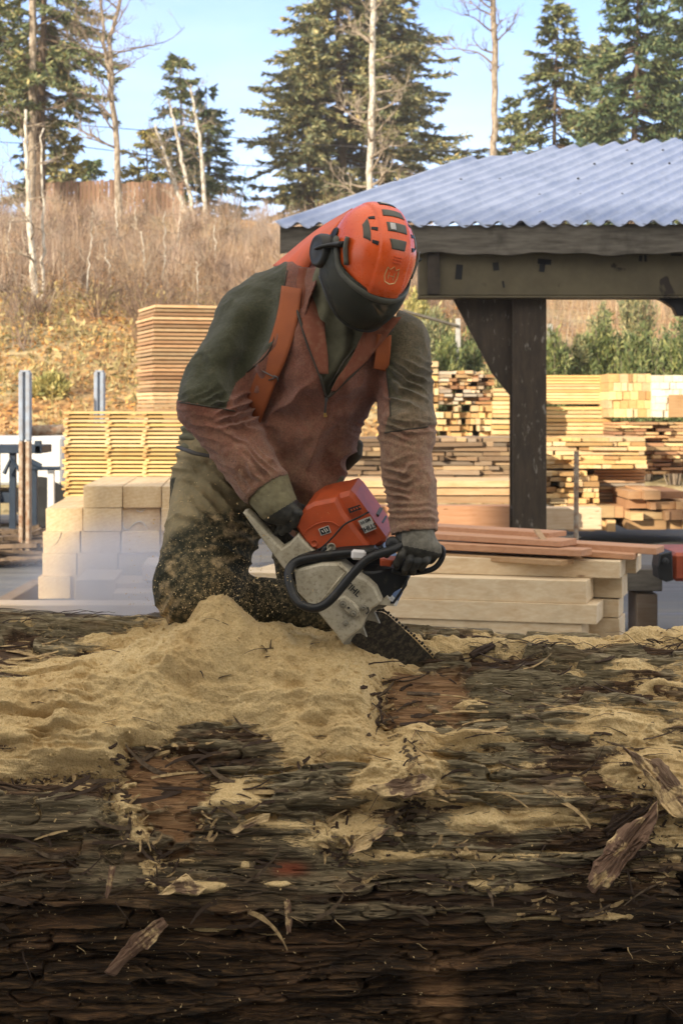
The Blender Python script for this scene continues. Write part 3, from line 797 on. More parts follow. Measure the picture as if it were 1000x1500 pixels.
p1 = bunk_post(37, 545, 722, 17, 23.5, 'steel post with blue painted top standing left of the stickered stack', True)
p2 = bunk_post(146, 545, 700, 15, 24.5, 'second blue topped steel post rising behind the stickered stack', True)
mb = MB(); mb.tube([P(44, 631, 23.6), P(100, 629, 24.0), P(140, 628, 24.4)], .075, 12); mb.build('cross_rail', MAT['rust'], p1, True)
tr = empty('flatbed_trailer', P(0, 740, 30), 'white sided trailer standing behind the steel post at the left edge', 'trailer')
mb = MB(); a = P(-160, 742, 31); b = P(92, 640, 31); mb.bbox(((a[0] + b[0]) / 2, 32, (a[2] + b[2]) / 2 + .2), (b[0] - a[0], 2.2, b[2] - a[2] - .4), .04); mb.build('side_panel', MAT['white_paint'], tr)
for xx in (-120, -40, 60):
    c = P(xx, 750, 31); mb = MB(); mb.lathe((c[0], 31.0, .48), (0, -1, 0), [(.1, -.15), (.46, -.15), (.48, 0), (.46, .1), (.28, .12), (.1, .1)], 24); mb.build('wheel', MAT['tyre'], tr)
mb = MB(); mb.bbox((a[0] + 1.5, 32, .55), (5, 1.9, .2), .01); mb.build('chassis', MAT['blue_dark'], tr)
bn = empty('steel_bench', P(20, 720, 26), 'dark blue steel work bench with thin legs behind the left post', 'bench')
mb = MB(); a = P(-40, 664, 26); b = P(62, 652, 26); mb.bbox(((a[0] + b[0]) / 2, 26.4, (a[2] + b[2]) / 2), (b[0] - a[0], .9, b[2] - a[2]), .01); mb.bbox(P(56, 655, 26), (.1, .1, .2), .01); mb.build('bench_top', MAT['blue_dark'], bn)
mb = MB()
mb.tube([P(6, 694, 25.9), P(16, 672, 25.9), P(30, 690, 25.9)], .035, 8); mb.tube([P(44, 676, 25.9), P(60, 684, 25.9)], .05, 8); mb.tube([P(40, 686, 25.9), P(88, 686, 25.9)], .03, 8); mb.build('brace', MAT['blue_dark'], bn)
for (xx, yy, mt) in ((19, 655, 'blue_dark'), (75, 686, 'white_paint'), (50, 686, 'blue_dark'), (-5, 660, 'blue_dark')):
    t_ = P(xx, yy, 26.1); mb = MB(); mb.bbox((t_[0], 26.1, t_[2] / 2), (.1, .1, t_[2]), .006); mb.build('leg', MAT[mt], bn)
mb = MB()
for i in range(260):
    x, y = rng.normal(-4.6, .9), rng.normal(24.2, .8)
    if x > -3.75 and y < 23: continue
    L = rng.uniform(.3, 1.6); z = .05 + .35 * rng.random() * math.exp(-((x + 4.8) / 1.2) ** 2)
    mb.box((x, y, z), (L, rng.uniform(.04, .12), rng.uniform(.02, .06)), rotz(rng.uniform(-.6, .6)) @ roty(rng.normal(0, .12)))
tag(mb.build('slab_debris', MAT['bark_brown']), 'dark heap of bark slabs and debris by the steel post', 'debris', kind='stuff')

# ---------------------------------------------------------------- fence, guard rail, wires
def fence_run(p0, p1, h, label, mat, name='board_fence'):
    L = math.hypot(p1[0] - p0[0], p1[1] - p0[1]); n = int(L / .2)
    o = empty(name, (p0[0], p0[1], hz(*p0)), label, 'fence')
    mb = MB(); az = math.atan2(p1[1] - p0[1], p1[0] - p0[0])
    for i in range(n):
        q = (i + .5) / n; x = p0[0] + (p1[0] - p0[0]) * q; y = p0[1] + (p1[1] - p0[1]) * q; z = hz(x, y)
        hh = h + rng.normal(0, .04); mb.box((x, y + rng.normal(0, .01), z + hh / 2), (.178, .025, hh), rotz(az + rng.normal(0, .01)))
    mb.build('boards', MAT[mat], o)
    for i in range(int(L / 2.4) + 1):
        q = i / max(1, int(L / 2.4)); x = p0[0] + (p1[0] - p0[0]) * q; y = p0[1] + (p1[1] - p0[1]) * q
        mb = MB(); mb.box((x, y + .08, hz(x, y) + h / 2), (.1, .1, h + .1)); mb.build('fence_post', MAT[mat], o)
    return o
fence_run((-13.8, 79), (-7.4, 79.5), 1.75, 'brown vertical board fence along the top of the hill', 'wood_fence')
gr = empty('guard_rail', P(700, 520, 42), 'pale guard rail on white posts behind the green scrub', 'guard rail')
for (x0, y0, x1, y1) in ((590, 455, 672, 478), (790, 508, 865, 522)):
    pts = np.linspace(P(x0, y0, 42), P(x1, y1, 42), 6); mb = MB(); mb.tube(pts, .1, 8, flat=.4); mb.build('rail', MAT['fascia_wood'], gr)
for (x, y0, y1) in ((671, 466, 505), (806, 474, 498), (811, 496, 520)):
    a = P(x, y1, 42); b = P(x, y0, 42); mb = MB(); mb.bbox((a[0], 42.1, (a[2] + b[2]) / 2 - .4), (.12, .12, b[2] - a[2] + .8), .01); mb.build('rail_post', MAT['concrete'], gr)
for lb_, pts in (('thin sagging power line between the left trees', [(-60, 205), (110, 214), (250, 232), (350, 241), (470, 246), (620, 240)]), ('higher power line crossing behind the middle conifer', [(-40, 170), (330, 200), (480, 212), (700, 219), (1060, 190)])):
    mb = MB(); mb.tube(spline([P(x, y, 86) for x, y in pts], 40), .022, 6); tag(mb.build('power_line', MAT['wire'], smooth=True), lb_, 'power line')
# ---------------------------------------------------------------- trees
def kites(pos, dirv, side, L, W):
    """leaf sprays: kite shaped faces. arrays (n,3),(n,3),(n,3),(n,),(n,)"""
    n = len(pos)
    a = pos; m = pos + dirv * (L * .45)[:, None]; t = pos + dirv * L[:, None]
    V = np.stack([a, m + side * (W / 2)[:, None], t, m - side * (W / 2)[:, None]], 1).reshape(-1, 3)
    return V, np.arange(4 * n).reshape(n, 4)
def unit(v): return v / (np.linalg.norm(v, axis=-1, keepdims=True) + 1e-9)

def conifer(name, label, px, d, pytop, rad, seed, mat, pybase=None, dens=1.0, droop=.35, first=.12, gap=.0, trunk_r=.28, sag=.5, spr=1.0, group='trees on the hill'):
    g = np.random.default_rng(seed)
    x = (px - 500) / F * d; zb = hz(x, d) - .15 if pybase is None else P(px, pybase, d)[2]
    top = P(px, pytop, d)[2]; H = top - zb
    o = empty(name, (x, d, zb), label, 'tree', group)
    mb = MB(); zz = np.linspace(0, H, 9)
    tp = np.stack([x + .12 * np.sin(zz * .3 + seed), d + 0 * zz, zb + zz], 1)
    mb.tube(tp, trunk_r * (1 - zz / H * .93), 9)
    bt = MB(); S = [[], [], [], [], []]
    z = first * H
    while z < H * .985:
        q = z / H
        nb = g.integers(4, 7)
        for k in range(nb):
            if g.random() < gap: continue
            az = g.uniform(0, 2 * math.pi)
            Lb = rad * 1.7 * ((1 - q) ** .6 * .97 + .03) * g.uniform(.55, 1.12) * min(1, .55 + (q - first) * 3)
            zz0 = z + g.normal(0, .15)
            m = max(3, int(Lb / .28 * dens))
            t = np.linspace(.02, 1, 7)
            dz = -droop * Lb * t ** 1.3 + sag * .45 * Lb * t ** 3 * (1 if g.random() < .7 else 0) + (.25 * Lb * t if q > .75 else 0)
            bp = np.stack([x + math.cos(az) * Lb * t, d + math.sin(az) * Lb * t, zb + zz0 + dz], 1)
            if Lb > .5: bt.tube(bp, np.linspace(.045, .008, 7) * (.5 + Lb / 5), 4, cap=False)
            nsp = int(m * 15)
            tq = g.uniform(.12 if q > .4 else .25, 1, nsp) ** .75
            pos = np.stack([np.interp(tq, t, bp[:, i]) for i in range(3)], 1)
            out = np.array([math.cos(az), math.sin(az), 0]); lat = np.array([-math.sin(az), math.cos(az), 0])
            sgn = g.choice([-1, 1], nsp)
            dv = unit(out * g.uniform(.2, 1.1, nsp)[:, None] + lat * (sgn * g.uniform(.1, 1.1, nsp))[:, None] + np.array([0, 0, 1]) * g.normal(-.28, .35, nsp)[:, None])
            sd_ = unit(np.cross(dv, g.normal(0, 1, (nsp, 3)) * .7 + np.array([0, 0, 1])))
            Ls = g.uniform(.25, .62, nsp) * (.75 + .4 * (1 - tq)) * spr
            for arr, val in zip(S, (pos, dv, sd_, Ls, Ls * g.uniform(.16, .32, nsp))): arr.append(val)
        z += g.uniform(.22, .42) * (.8 + .5 * (1 - q))
    mb.build('trunk', MAT['bark_brown'], o, True)
    if bt.n: bt.build('branches', MAT['bark_brown'], o)
    V, Q = kites(*[np.concatenate(a) for a in S])
    V = V + g.normal(0, .02, V.shape)
    link('crown', make_mesh('crown', V, [Q], MAT[mat]), o)
    return o

def bare_tree(name, label, pts, d, r0, r1, seed, mat, nb=14, blen=2.2, first=.35, levels=3, up=.5, group='bare trees on the hill', ground=True, spread=1.0):
    """pts: trunk in photograph pixels at distance d (bottom first)"""
    g = np.random.default_rng(seed)
    pw = [P(a, b, d) for a, b in pts]
    zb = hz(pw[0][0], d)
    if ground and pw[0][2] > zb - .1: pw = [np.array([pw[0][0] + (pw[0][0] - pw[1][0]) * .05, d, zb - .2])] + pw
    tr_ = spline(pw, 26)
    tr_[:, 1] += np.linspace(0, 1, 26) * g.normal(0, .3); tr_[:, 0] += .03 * g.normal(0, 1, 26)
    o = empty(name, (tr_[0][0], d, zb), label, 'tree', group)
    mb = MB(); mb.tube(tr_, np.linspace(r0, r1, 26), 9); mb.build('trunk', MAT[mat], o, True)
    bm_ = MB()
    def grow(p, dv, L, r, lev):
        n = 6; q = [p]; v = dv.copy()
        for i in range(n):
            v = v + g.normal(0, .16, 3) + np.array([0, 0, .1 * up]); v /= np.linalg.norm(v); q.append(q[-1] + v * L / n)
        q = np.array(q); bm_.tube(q, np.linspace(r, max(.006, r * .35), n + 1), 5 if lev < 2 else 3, cap=False)
        if lev < levels:
            for k in range(g.integers(2, 5) + (lev == 0)):
                i = g.integers(2, n + 1); w = g.normal(0, 1, 3); w -= v * w.dot(v); w /= np.linalg.norm(w)
                nv = v * .75 + w * .75 + np.array([0, 0, .2 * up]); nv /= np.linalg.norm(nv)
                grow(q[i], nv, L * g.uniform(.35, .65), max(.008, r * .5), lev + 1)
    for k in range(nb):
        q = first + (1 - first) * (k + g.random()) / nb; i = min(25, int(q * 25))
        az = g.uniform(0, 2 * math.pi); dv = np.array([math.cos(az) * spread, math.sin(az) * spread, g.uniform(.15, .9) * (up + .3)]); dv /= np.linalg.norm(dv)
        r = np.interp(q, [0, 1], [r0, r1]) * .42
        grow(tr_[i], dv, blen * g.uniform(.5, 1.1) * (1.15 - .6 * q), max(.012, r), 1 if blen < 1.3 else 0)
    bm_.build('branches', MAT['twig' if mat != 'bark_birch' else 'bark_grey'], o)
    return o

conifer('conifer', 'large dense conifer in the middle behind the white trunk, cut by the top edge', 498, 92, -150, 4.3, 1, 'needles_olive', first=.14, trunk_r=.34, dens=1.15)
conifer('conifer', 'conifer close behind the large middle one, its right half', 566, 95, -120, 3.7, 2, 'needles_olive', first=.10, trunk_r=.3)
conifer('conifer', 'small dark conifer under the middle trees at the left', 455, 90, 40, 2.0, 3, 'needles_olive', first=.05, trunk_r=.2)
conifer('conifer', 'open shaggy conifer at the left edge with dark hanging boughs', 62, 78, -170, 3.5, 4, 'needles', first=.33, gap=.16, droop=.5, trunk_r=.3)
conifer('conifer', 'shaggy conifer cut by the left edge of the picture', -12, 82, -120, 3.2, 14, 'needles', first=.34, gap=.3, droop=.5, trunk_r=.28)
conifer('conifer', 'pale yellow green young conifer beside the left bare tree', 100, 84, 190, 1.0, 5, 'needles_yellow', first=.05, trunk_r=.1, droop=.0)
conifer('conifer', 'young olive conifer left of the yellow green one', 62, 83, 165, 1.4, 15, 'needles_olive', first=.05, trunk_r=.1, droop=.1)
conifer('conifer', 'thin topped conifer behind the leaning birches', 262, 90, 80, 2.2, 6, 'needles', first=.06, gap=.25, trunk_r=.16, dens=.7)
conifer('conifer', 'sparse conifer with dark tiers right of the leaning birches', 302, 92, 130, 1.9, 7, 'needles_dark', first=.12, gap=.2, trunk_r=.16, dens=.85)
conifer('conifer', 'low bushy conifer at the foot of the leaning birches', 215, 88, 190, 1.9, 8, 'needles_yellow', first=.03, gap=.25, trunk_r=.14, dens=.8)
conifer('conifer', 'small far conifer low at the left of the big bare tree', 135, 100, 230, 1.2, 18, 'needles_dark', first=.03, trunk_r=.14)
conifer('conifer', 'tiered conifer with open layered boughs above the roof', 815, 84, 2, 2.5, 9, 'needles', first=.2, gap=.12, droop=.45, trunk_r=.2)
conifer('conifer', 'dark broad conifer above the right end of the roof', 930, 80, -60, 3.4, 10, 'needles_dark', first=.2, droop=.4, trunk_r=.26, dens=1.15)
conifer('conifer', 'dark conifer cut by the right edge of the picture', 1010, 86, -40, 3.4, 11, 'needles_dark', first=.2, droop=.4, trunk_r=.26)
conifer('conifer', 'slim conifer showing between the two right hand trees', 880, 95, 50, 1.9, 12, 'needles', first=.2, droop=.4, trunk_r=.2, dens=.85)
conifer('conifer', 'short pale conifer peeping over the roof beside the bare trunk', 748, 92, 140, 1.3, 13, 'needles', first=.1, trunk_r=.14, gap=.15)

bare_tree('bare_tree', 'tall bare grey tree with forking crown left of the sky gap', [(174, 290), (170, 210), (163, 120), (160, 60), (176, 0), (190, -60)], 74, .175, .06, 21, 'bark_grey', 20, 3.0, .3, 3)
bare_tree('bare_tree', 'second stem of the tall bare tree, leaning left at its top', [(163, 118), (152, 60), (150, 0), (146, -60)], 74.1, .10, .04, 22, 'bark_grey', 13, 2.2, .15, 3, ground=False)
bare_tree('bare_tree', 'thick pale trunk among the shaggy conifers at the left edge', [(44, 290), (47, 200), (48, 100), (47, 0), (46, -80)], 77, .22, .15, 23, 'bark_grey', 8, 2.4, .35, 2)
bare_tree('bare_tree', 'pale straight trunk in front of the large middle conifer', [(541, 285), (544, 150), (547, 0), (548, -80)], 83, .19, .12, 24, 'bark_birch', 34, 2.2, .2, 3)
bare_tree('bare_tree', 'bare tree with crooked side limbs rising above the roof', [(722, 230), (724, 150), (724, 60), (722, 0), (720, -60)], 80, .18, .12, 25, 'bark_grey', 16, 2.4, .5, 3)
bm_tree = [(([(300, 318), (294, 230), (286, 170), (278, 120)]), 'white birch trunk standing nearly upright, rightmost of three'), (([(284, 318), (270, 250), (258, 190), (248, 145)]), 'white birch trunk leaning left, middle of three'), (([(276, 325), (258, 275), (243, 230), (225, 180)]), 'white birch trunk leaning most, leftmost of three')]
for i, (p_, l_) in enumerate(bm_tree): bare_tree('birch_tree', l_, p_, 76 + i * .4, .13, .045, 30 + i, 'bark_birch', 10, 1.6, .4, 2, group='leaning white birches')
bare_tree('birch_tree', 'white birch with a twin stem standing on the left slope', [(54, 488), (50, 420), (44, 330), (39, 240), (36, 160)], 50, .13, .04, 34, 'bark_birch', 14, 1.6, .2, 2, group='birches on the left slope')
bare_tree('birch_tree', 'thin birch stem right of the white birch on the left slope', [(63, 490), (64, 400), (65, 300), (64, 190)], 50.6, .06, .025, 35, 'bark_birch', 12, 1.1, .2, 2, group='birches on the left slope')
for i, (p_, l_) in enumerate([([(215, 440), (213, 390), (209, 340)], 'thin pale sapling above the tall thin board stack'), ([(205, 445), (203, 420), (201, 395)], 'short pale sapling at the corner of the tall thin board stack'), ([(173, 400), (172, 350), (168, 290)], 'thin sapling halfway up the slope below the bare tree'), ([(350, 320), (355, 280), (362, 240)], 'faint bare tree far off beneath the sky gap'), ([(30, 470), (20, 430), (4, 380)], 'leaning sapling at the left edge of the slope'), ([(140, 560), (145, 500), (148, 430)], 'thin sapling rising above the second steel post')]):
    bare_tree('sapling', l_, p_, 56 + 3 * i if i != 3 else 95, .045 if i != 3 else .07, .015, 40 + i, 'bark_birch' if i < 3 else 'bark_grey', 12, 1.2 if i != 3 else 2.2, .15, 2, group='bare saplings on the slope')

g = np.random.default_rng(400)
for k in range(16):
    d_ = g.uniform(50, 74); x_ = g.uniform(-10, 400); xw = (x_ - 500) / F * d_; zb_ = hz(xw, d_); yb_ = 600 - (zb_ - CAM_H) / d_ * F; h_ = g.uniform(60, 130); l_ = g.normal(0, 10)
    bare_tree('sapling', 'thin bare sapling among others on the brushy slope', [(x_, yb_), (x_ + l_ * .4, yb_ - h_ * .5), (x_ + l_, yb_ - h_)], d_, .032, .010, 410 + k, g.choice(['bark_birch', 'bark_grey']), 12, 1.2, .2, 2, group='scattered saplings on the slope')
# ---- scrub and brush that cover the slope
def twigs(n, xr, yr, hmin, hmax, mat, name, label, seed, clump=.35, thick=.012, lean=.35, mask=None, leafy=0, cat='brush'):
    g = np.random.default_rng(seed)
    x = g.uniform(*xr, n * 3); y = g.uniform(*yr, n * 3)
    m = fbm(x * clump, y * clump, o=3, seed=seed) > g.uniform(-.5, .45, n * 3)
    if mask is not None: m &= mask(x, y)
    x, y = x[m][:n], y[m][:n]; n = len(x); z = hill_z(x, y) - .15
    h = g.uniform(hmin, hmax, n) * (.6 + .7 * (fbm(x * .5, y * .5, o=2, seed=seed + 1) * .5 + .5))
    az = g.uniform(0, 2 * math.pi, n); l = np.abs(g.normal(0, lean, n)) * h
    b = np.stack([x, y, z], 1)
    md = b + np.stack([np.cos(az) * l * .35, np.sin(az) * l * .35, h * .6], 1)
    tp = b + np.stack([np.cos(az) * l, np.sin(az) * l, h * (1 - .3 * np.minimum(1, l / h))], 1)
    w = thick * g.uniform(.5, 1.5, n)
    a3 = g.uniform(0, 2 * math.pi, n); ofs = [np.stack([np.cos(a3 + k * 2.094) * w, np.sin(a3 + k * 2.094) * w, 0 * w], 1) for k in range(3)]
    V = np.stack([b + o_ for o_ in ofs] + [md + o_ * .7 for o_ in ofs] + [tp + o_ * .25 for o_ in ofs], 1)
    base = np.arange(n)[:, None] * 9; Q = []
    for k in range(3):
        k2 = (k + 1) % 3
        for s_ in (0, 3): Q.append(base + np.array([k + s_, k2 + s_, k2 + s_ + 3, k + s_ + 3]))
    V = V.reshape(-1, 3); Q = np.concatenate(Q)
    if leafy:
        i = g.integers(0, n, n * leafy); t = g.uniform(.2, 1, len(i))[:, None]
        p = np.where(t < .6, b[i] + (md - b)[i] * t / .6, md[i] + (tp - md)[i] * (t - .6) / .4) + g.normal(0, .06, (len(i), 3))
        dv = unit(g.normal(0, 1, (len(i), 3)) + np.array([0, 0, .4])); sd_ = unit(np.cross(dv, g.normal(0, 1, (len(i), 3))))
        L = g.uniform(.08, .28, len(i)); V2, Q2 = kites(p, dv, sd_, L, L * .35)
        Q = np.concatenate([Q, Q2 + len(V)]); V = np.concatenate([V, V2])
    o = link(name, make_mesh(name, V, [Q], MAT[mat])); return tag(o, label, kind='stuff')
left = lambda x, y: (x < 4) & ((y < 70) | (g_.random(len(x)) < .25))
g_ = np.random.default_rng(5)
twigs(15000, (-22, 4), (47, 80), .4, 1.5, 'brush', 'brush', 'bare tan brush covering the slope', 51, .3, .0075, .55, left)
twigs(12000, (-18, 4), (58, 84), .4, 1.3, 'brush_pink', 'brush', 'pinkish bare bushes near the top of the slope', 52, .4, .007, .6, left)
twigs(3500, (-20, -3), (40, 54), .2, .7, 'grass_dry', 'dry_grass', 'dry grass at the foot of the slope', 53, .6, .010, .7, left, 2)
twigs(7000, (3, 26), (47, 85), .5, 1.6, 'brush', 'brush', 'brown brush on the slope behind the shed', 54, .3, .010, .5)
def fans(nb, per, xr, yr, mat, label, seed, r=(.5, 1.4), h=(.8, 2.4)):
    g = np.random.default_rng(seed); mb = MB()
    for k in range(nb):
        cx, cy = g.uniform(*xr), g.uniform(*yr); z = hz(cx, cy) - .15; R_, H_ = g.uniform(*r), g.uniform(*h)
        for q in range(per):
            az = g.uniform(0, 2 * math.pi); rr = R_ * g.random() ** .6; hh = H_ * g.uniform(.55, 1.) * (1 - .45 * (rr / R_) ** 2)
            b = np.array([cx + g.normal(0, .12), cy + g.normal(0, .12), z]); t_ = np.array([cx + math.cos(az) * rr, cy + math.sin(az) * rr, z + hh])
            m_ = b * .45 + t_ * .55 + np.array([-math.cos(az), -math.sin(az), .6]) * rr * .18
            pts = np.array([b, m_, t_]) + g.normal(0, .03, (3, 3)); mb.tube(pts, [.014, .009, .003], 3, cap=False)
            for w in range(3):
                f_ = g.uniform(.4, .95); p0 = m_ + (t_ - m_) * max(0, f_ - .3); mb.tube([p0, p0 + g.normal(0, .16, 3) + np.array([0, 0, .22])], [.006, .002], 3, cap=False)
    tag(mb.build('brush', MAT[mat]), label, kind='stuff')
fans(80, 22, (-19, 3), (54, 71), 'brush_pink', 'tangled pinkish bare bushes on the upper slope', 56)
fans(150, 22, (-20, 3), (45, 74), 'bush_dark', 'tangled dark bare bushes on the slope', 57)
fans(40, 22, (-16, 2), (48, 76), 'brush', 'tangled tan bushes on the slope', 58, (.6, 1.8), (1., 2.6))
# fallen leaves
g = np.random.default_rng(61); n = 45000
x = g.uniform(-20, 4, n); y = g.uniform(38, 62, n); pos = np.stack([x, y, hill_z(x, y) - .08 + g.uniform(0, .06, n)], 1)
dv = unit(g.normal(0, 1, (n, 3)) * np.array([1, 1, .5])); sd_ = unit(np.cross(dv, g.normal(0, .4, (n, 3)) + np.array([0, -.5, 1]))); L = g.uniform(.05, .13, n)
V, Q = kites(pos, dv, sd_, L, L * .8)
tag(link('fallen_leaves', make_mesh('fallen_leaves', V, [Q], MAT['leaves_gold'])), 'golden fallen leaves on the slope', kind='stuff')

def shrub(label, px, pybase, d, hpx, wpx, seed, mat, group='green shrubs behind the right stacks', twig='twig'):
    g = np.random.default_rng(seed); c = P(px, pybase, d); H = hpx / F * d; W = wpx / F * d
    zb = min(c[2], hz(c[0], d)) ; H = H + c[2] - zb
    o = empty('shrub', (c[0], d, zb), label, 'shrub', group); mb = MB(); S = [[], [], [], [], []]
    for k in range(70):
        az = g.uniform(0, 2 * math.pi); r = abs(g.normal(0, .42)) * W; h = H * g.uniform(.5, 1.05) * max(.3, 1 - (r / W) ** 2 * .9)
        b = np.array([c[0] + math.cos(az) * r * .25, d + math.sin(az) * r * .25, zb - .1]); t = np.array([c[0] + math.cos(az) * r, d + math.sin(az) * r * .8, zb + h])
        m_ = (b + t) / 2 + np.array([0, 0, h * .12]); q = spline([b, m_, t], 7); mb.tube(q, np.linspace(.02, .005, 7), 4, cap=False)
        n = 150; tq = g.uniform(.18, 1, n); pos = np.stack([np.interp(tq, np.linspace(0, 1, 7), q[:, i]) for i in range(3)], 1) + g.normal(0, .05, (n, 3))
        dv = unit(g.normal(0, .55, (n, 3)) + (t - b) / np.linalg.norm(t - b)); sd_ = unit(np.cross(dv, g.normal(0, 1, (n, 3)))); L = g.uniform(.09, .22, n)
        for arr, val in zip(S, (pos, dv, sd_, L, L * g.uniform(.15, .3, n))): arr.append(val)
    mb.build('stems', MAT[twig], o); V, Q = kites(*[np.concatenate(a) for a in S]); link('foliage', make_mesh('foliage', V, [Q], MAT[mat]), o)
for a in [('low green bush between the post bracket and the grey board ends', 660, 560, 42.5, 70, 50, 171, 'scrub_green'), ('round green bush behind the topmost yellow bundle right of the post', 855, 560, 41.5, 62, 50, 172, 'scrub_green'), ('dark bush between the broom shrub and the yellow timber ends', 915, 565, 42.5, 70, 45, 173, 'scrub_green'), ('green bush behind the wrapped bundle', 975, 565, 41.5, 75, 50, 174, 'scrub_green'), ('olive bush just under the beam right of the post', 880, 500, 47, 50, 50, 175, 'needles_olive'), ('pale green shrub left of the shed post under the beam', 640, 545, 44, 90, 70, 71, 'needles_olive'), ('dark green shrub beside the post bracket', 690, 560, 43, 75, 60, 72, 'scrub_green'), ('green shrub just right of the post behind the yellow bundles', 822, 560, 41, 50, 45, 73, 'scrub_green'), ('tall green broom shrub left of the white rail at the right', 885, 560, 42, 95, 55, 74, 'scrub_green'), ('broad green shrub above the yellow timber ends', 945, 560, 41, 80, 60, 75, 'scrub_green'), ('green shrub at the right edge above the wrapped bundle', 1010, 560, 42, 110, 60, 76, 'scrub_green'), ('olive shrub high on the slope right of the post', 930, 470, 50, 60, 60, 77, 'needles_olive'), ('pale shrub half hidden by the helmet under the roof', 612, 500, 48, 70, 50, 78, 'needles_yellow'), ('low olive shrub on the slope above the left steel post', 78, 578, 42, 24, 34, 79, 'needles_yellow')]: shrub(*a)
for k in range(12): shrub('low green scrub bush in the continuous band behind the right stacks', 615 + k * 37 + (k * 53 % 17), 556, 40.6 + (k * 7 % 5) * .4, 48 + (k * 13 % 23), 46, 600 + k, ['scrub_green', 'needles_olive'][k % 3 == 0], 'low scrub band behind the right stacks')
# ---------------------------------------------------------------- the big cedar log
LY, LZ = 5.56, .70
def logR(x): return .737 - .045 * x
def px_of(p):
    return 500 + F * p[..., 0] / p[..., 1], 600 - F * (p[..., 2] - CAM_H) / p[..., 1]
def log_pt(x, th, r=0.):
    Rr = logR(x) + r
    return np.stack([x + 0 * th, LY - Rr * np.sin(th), LZ + Rr * np.cos(th)], -1)
xs = np.concatenate([np.linspace(-4.2, -1.36, 30), np.linspace(-1.33, 1.33, 900), np.linspace(1.36, 4.2, 30)])
ths = np.concatenate([np.linspace(R(-180), R(-26), 22), np.linspace(R(-24), R(112), 640), np.linspace(R(114), R(180), 12)])
XX, TH = np.meshgrid(xs.astype(np.float32), ths.astype(np.float32), indexing='ij')
S_ = TH * .79                                     # arc length round the log
B0 = log_pt(XX, TH); PXX, PYY = px_of(B0)
w1 = fbm(XX * 1.3, S_ * 2.5, o=3, seed=101); w2 = fbm(XX * 3.1, S_ * 5, o=3, seed=102)
def ridge(n): return 1 - 2 * np.abs(n)
# long bark plates that break off in steps
def plates(sx, ss, seed, wx=.5, ws=.45):
    a = XX / sx + wx * w1 + .25 * w2 + .5 * vnoise(XX * 9, S_ * 30, seed=seed + 9); b = S_ / ss + ws * w2 + ws * 1.2 * w1
    ia = np.floor(b); sh = _h(ia, ia * 0, ia * 0, seed) * 3
    best = np.full(XX.shape, 9., np.float32); sec = best.copy(); val = np.zeros_like(best)
    fb = np.floor(b)
    for db in (-1, 0, 1):
        rb = fb + db; a2 = a + _h(rb, rb * 0, rb * 0, seed) * 3; fa = np.floor(a2)
        for da in (-1, 0, 1):
            ca = fa + da; jx = _h(ca, rb, rb * 0, seed + 1); jy = _h(ca, rb, rb * 0, seed + 2)
            dd = np.maximum(np.abs(ca + .2 + .6 * jx - a2) * .8, np.abs(rb + .25 + .5 * jy - b))
            v = _h(ca, rb, rb * 0, seed + 3); m = dd < best
            sec = np.where(m, best, np.minimum(sec, dd)); best = np.where(m, dd, best); val = np.where(m, v, val)
    return val, sec - best
pv, pe = plates(.85, .10, 201); pv2, pe2 = plates(.42, .030, 211, .8, .7)
fib = ridge(vnoise(XX * 2.2 + w2 * .8, S_ * 26 + w1 * 3, seed=110)) ; fib2 = fbm(XX * 9, S_ * 130 + w2 * 4, o=3, seed=111)
fib3 = ridge(fbm(XX * 4.5, S_ * 58 + w1 * 5, o=2, seed=112))
rough_ = sstep(-.25, .25, fbm(XX * 1.1, S_ * 4.5, o=3, seed=115))        # smooth weathered sheets against shaggy places
H = .026 * w1 + .056 * (pv - .5) + (.005 + .018 * rough_) * (pv2 - .5) + (.006 + .011 * rough_) * fib + .0042 * fib2 + (.002 + .008 * rough_) * fib3
H -= (.040 * (1 - sstep(0, .085, pe)) * (.3 + .7 * rough_) + .013 * (1 - sstep(0, .09, pe2)) * rough_) * sstep(-.5, .3, fbm(XX * 3, S_ * 12, o=2, seed=119))
H += .014 * fbm(XX * 6, S_ * 14, o=4, seed=116) * rough_ + .006 * ridge(fbm(XX * 12, S_ * 40 + 4 * w2, o=2, seed=117)) * rough_
def blob(cx, cy, rx, ry, p=2):
    return np.exp(-(np.abs((PXX - cx) / rx) ** p + np.abs((PYY - cy) / ry) ** p))
FR = (np.cos(TH) > -.4) * (PYY > 0)
# vertical break lines, scooped bare places
brk = blob(165, 1200, 16, 75, 4) + blob(595, 1200, 14, 60, 4) + blob(560, 1040, 14, 60, 4) + blob(500, 1225, 40, 40, 4)
H += brk * (-.03 + .035 * fbm(XX * 22, S_ * 26, o=4, seed=153))
H += .03 * blob(60, 1165, 110, 22, 4) - .03 * blob(70, 1140, 120, 9, 4)
bare = np.clip(1.3 * blob(248, 1170, 60, 60, 3) + 1.3 * blob(618, 1022, 62, 36, 4) + blob(235, 1120, 36, 14, 4), 0, 1)
bare = sstep(.3, .7, bare + .8 * fbm(XX * 11, S_ * 24, o=3, seed=151) + .25 * vnoise(XX * 50, S_ * 90, seed=152)) * (bare > .03)
H = H * (1 - .75 * bare) - .008 * bare
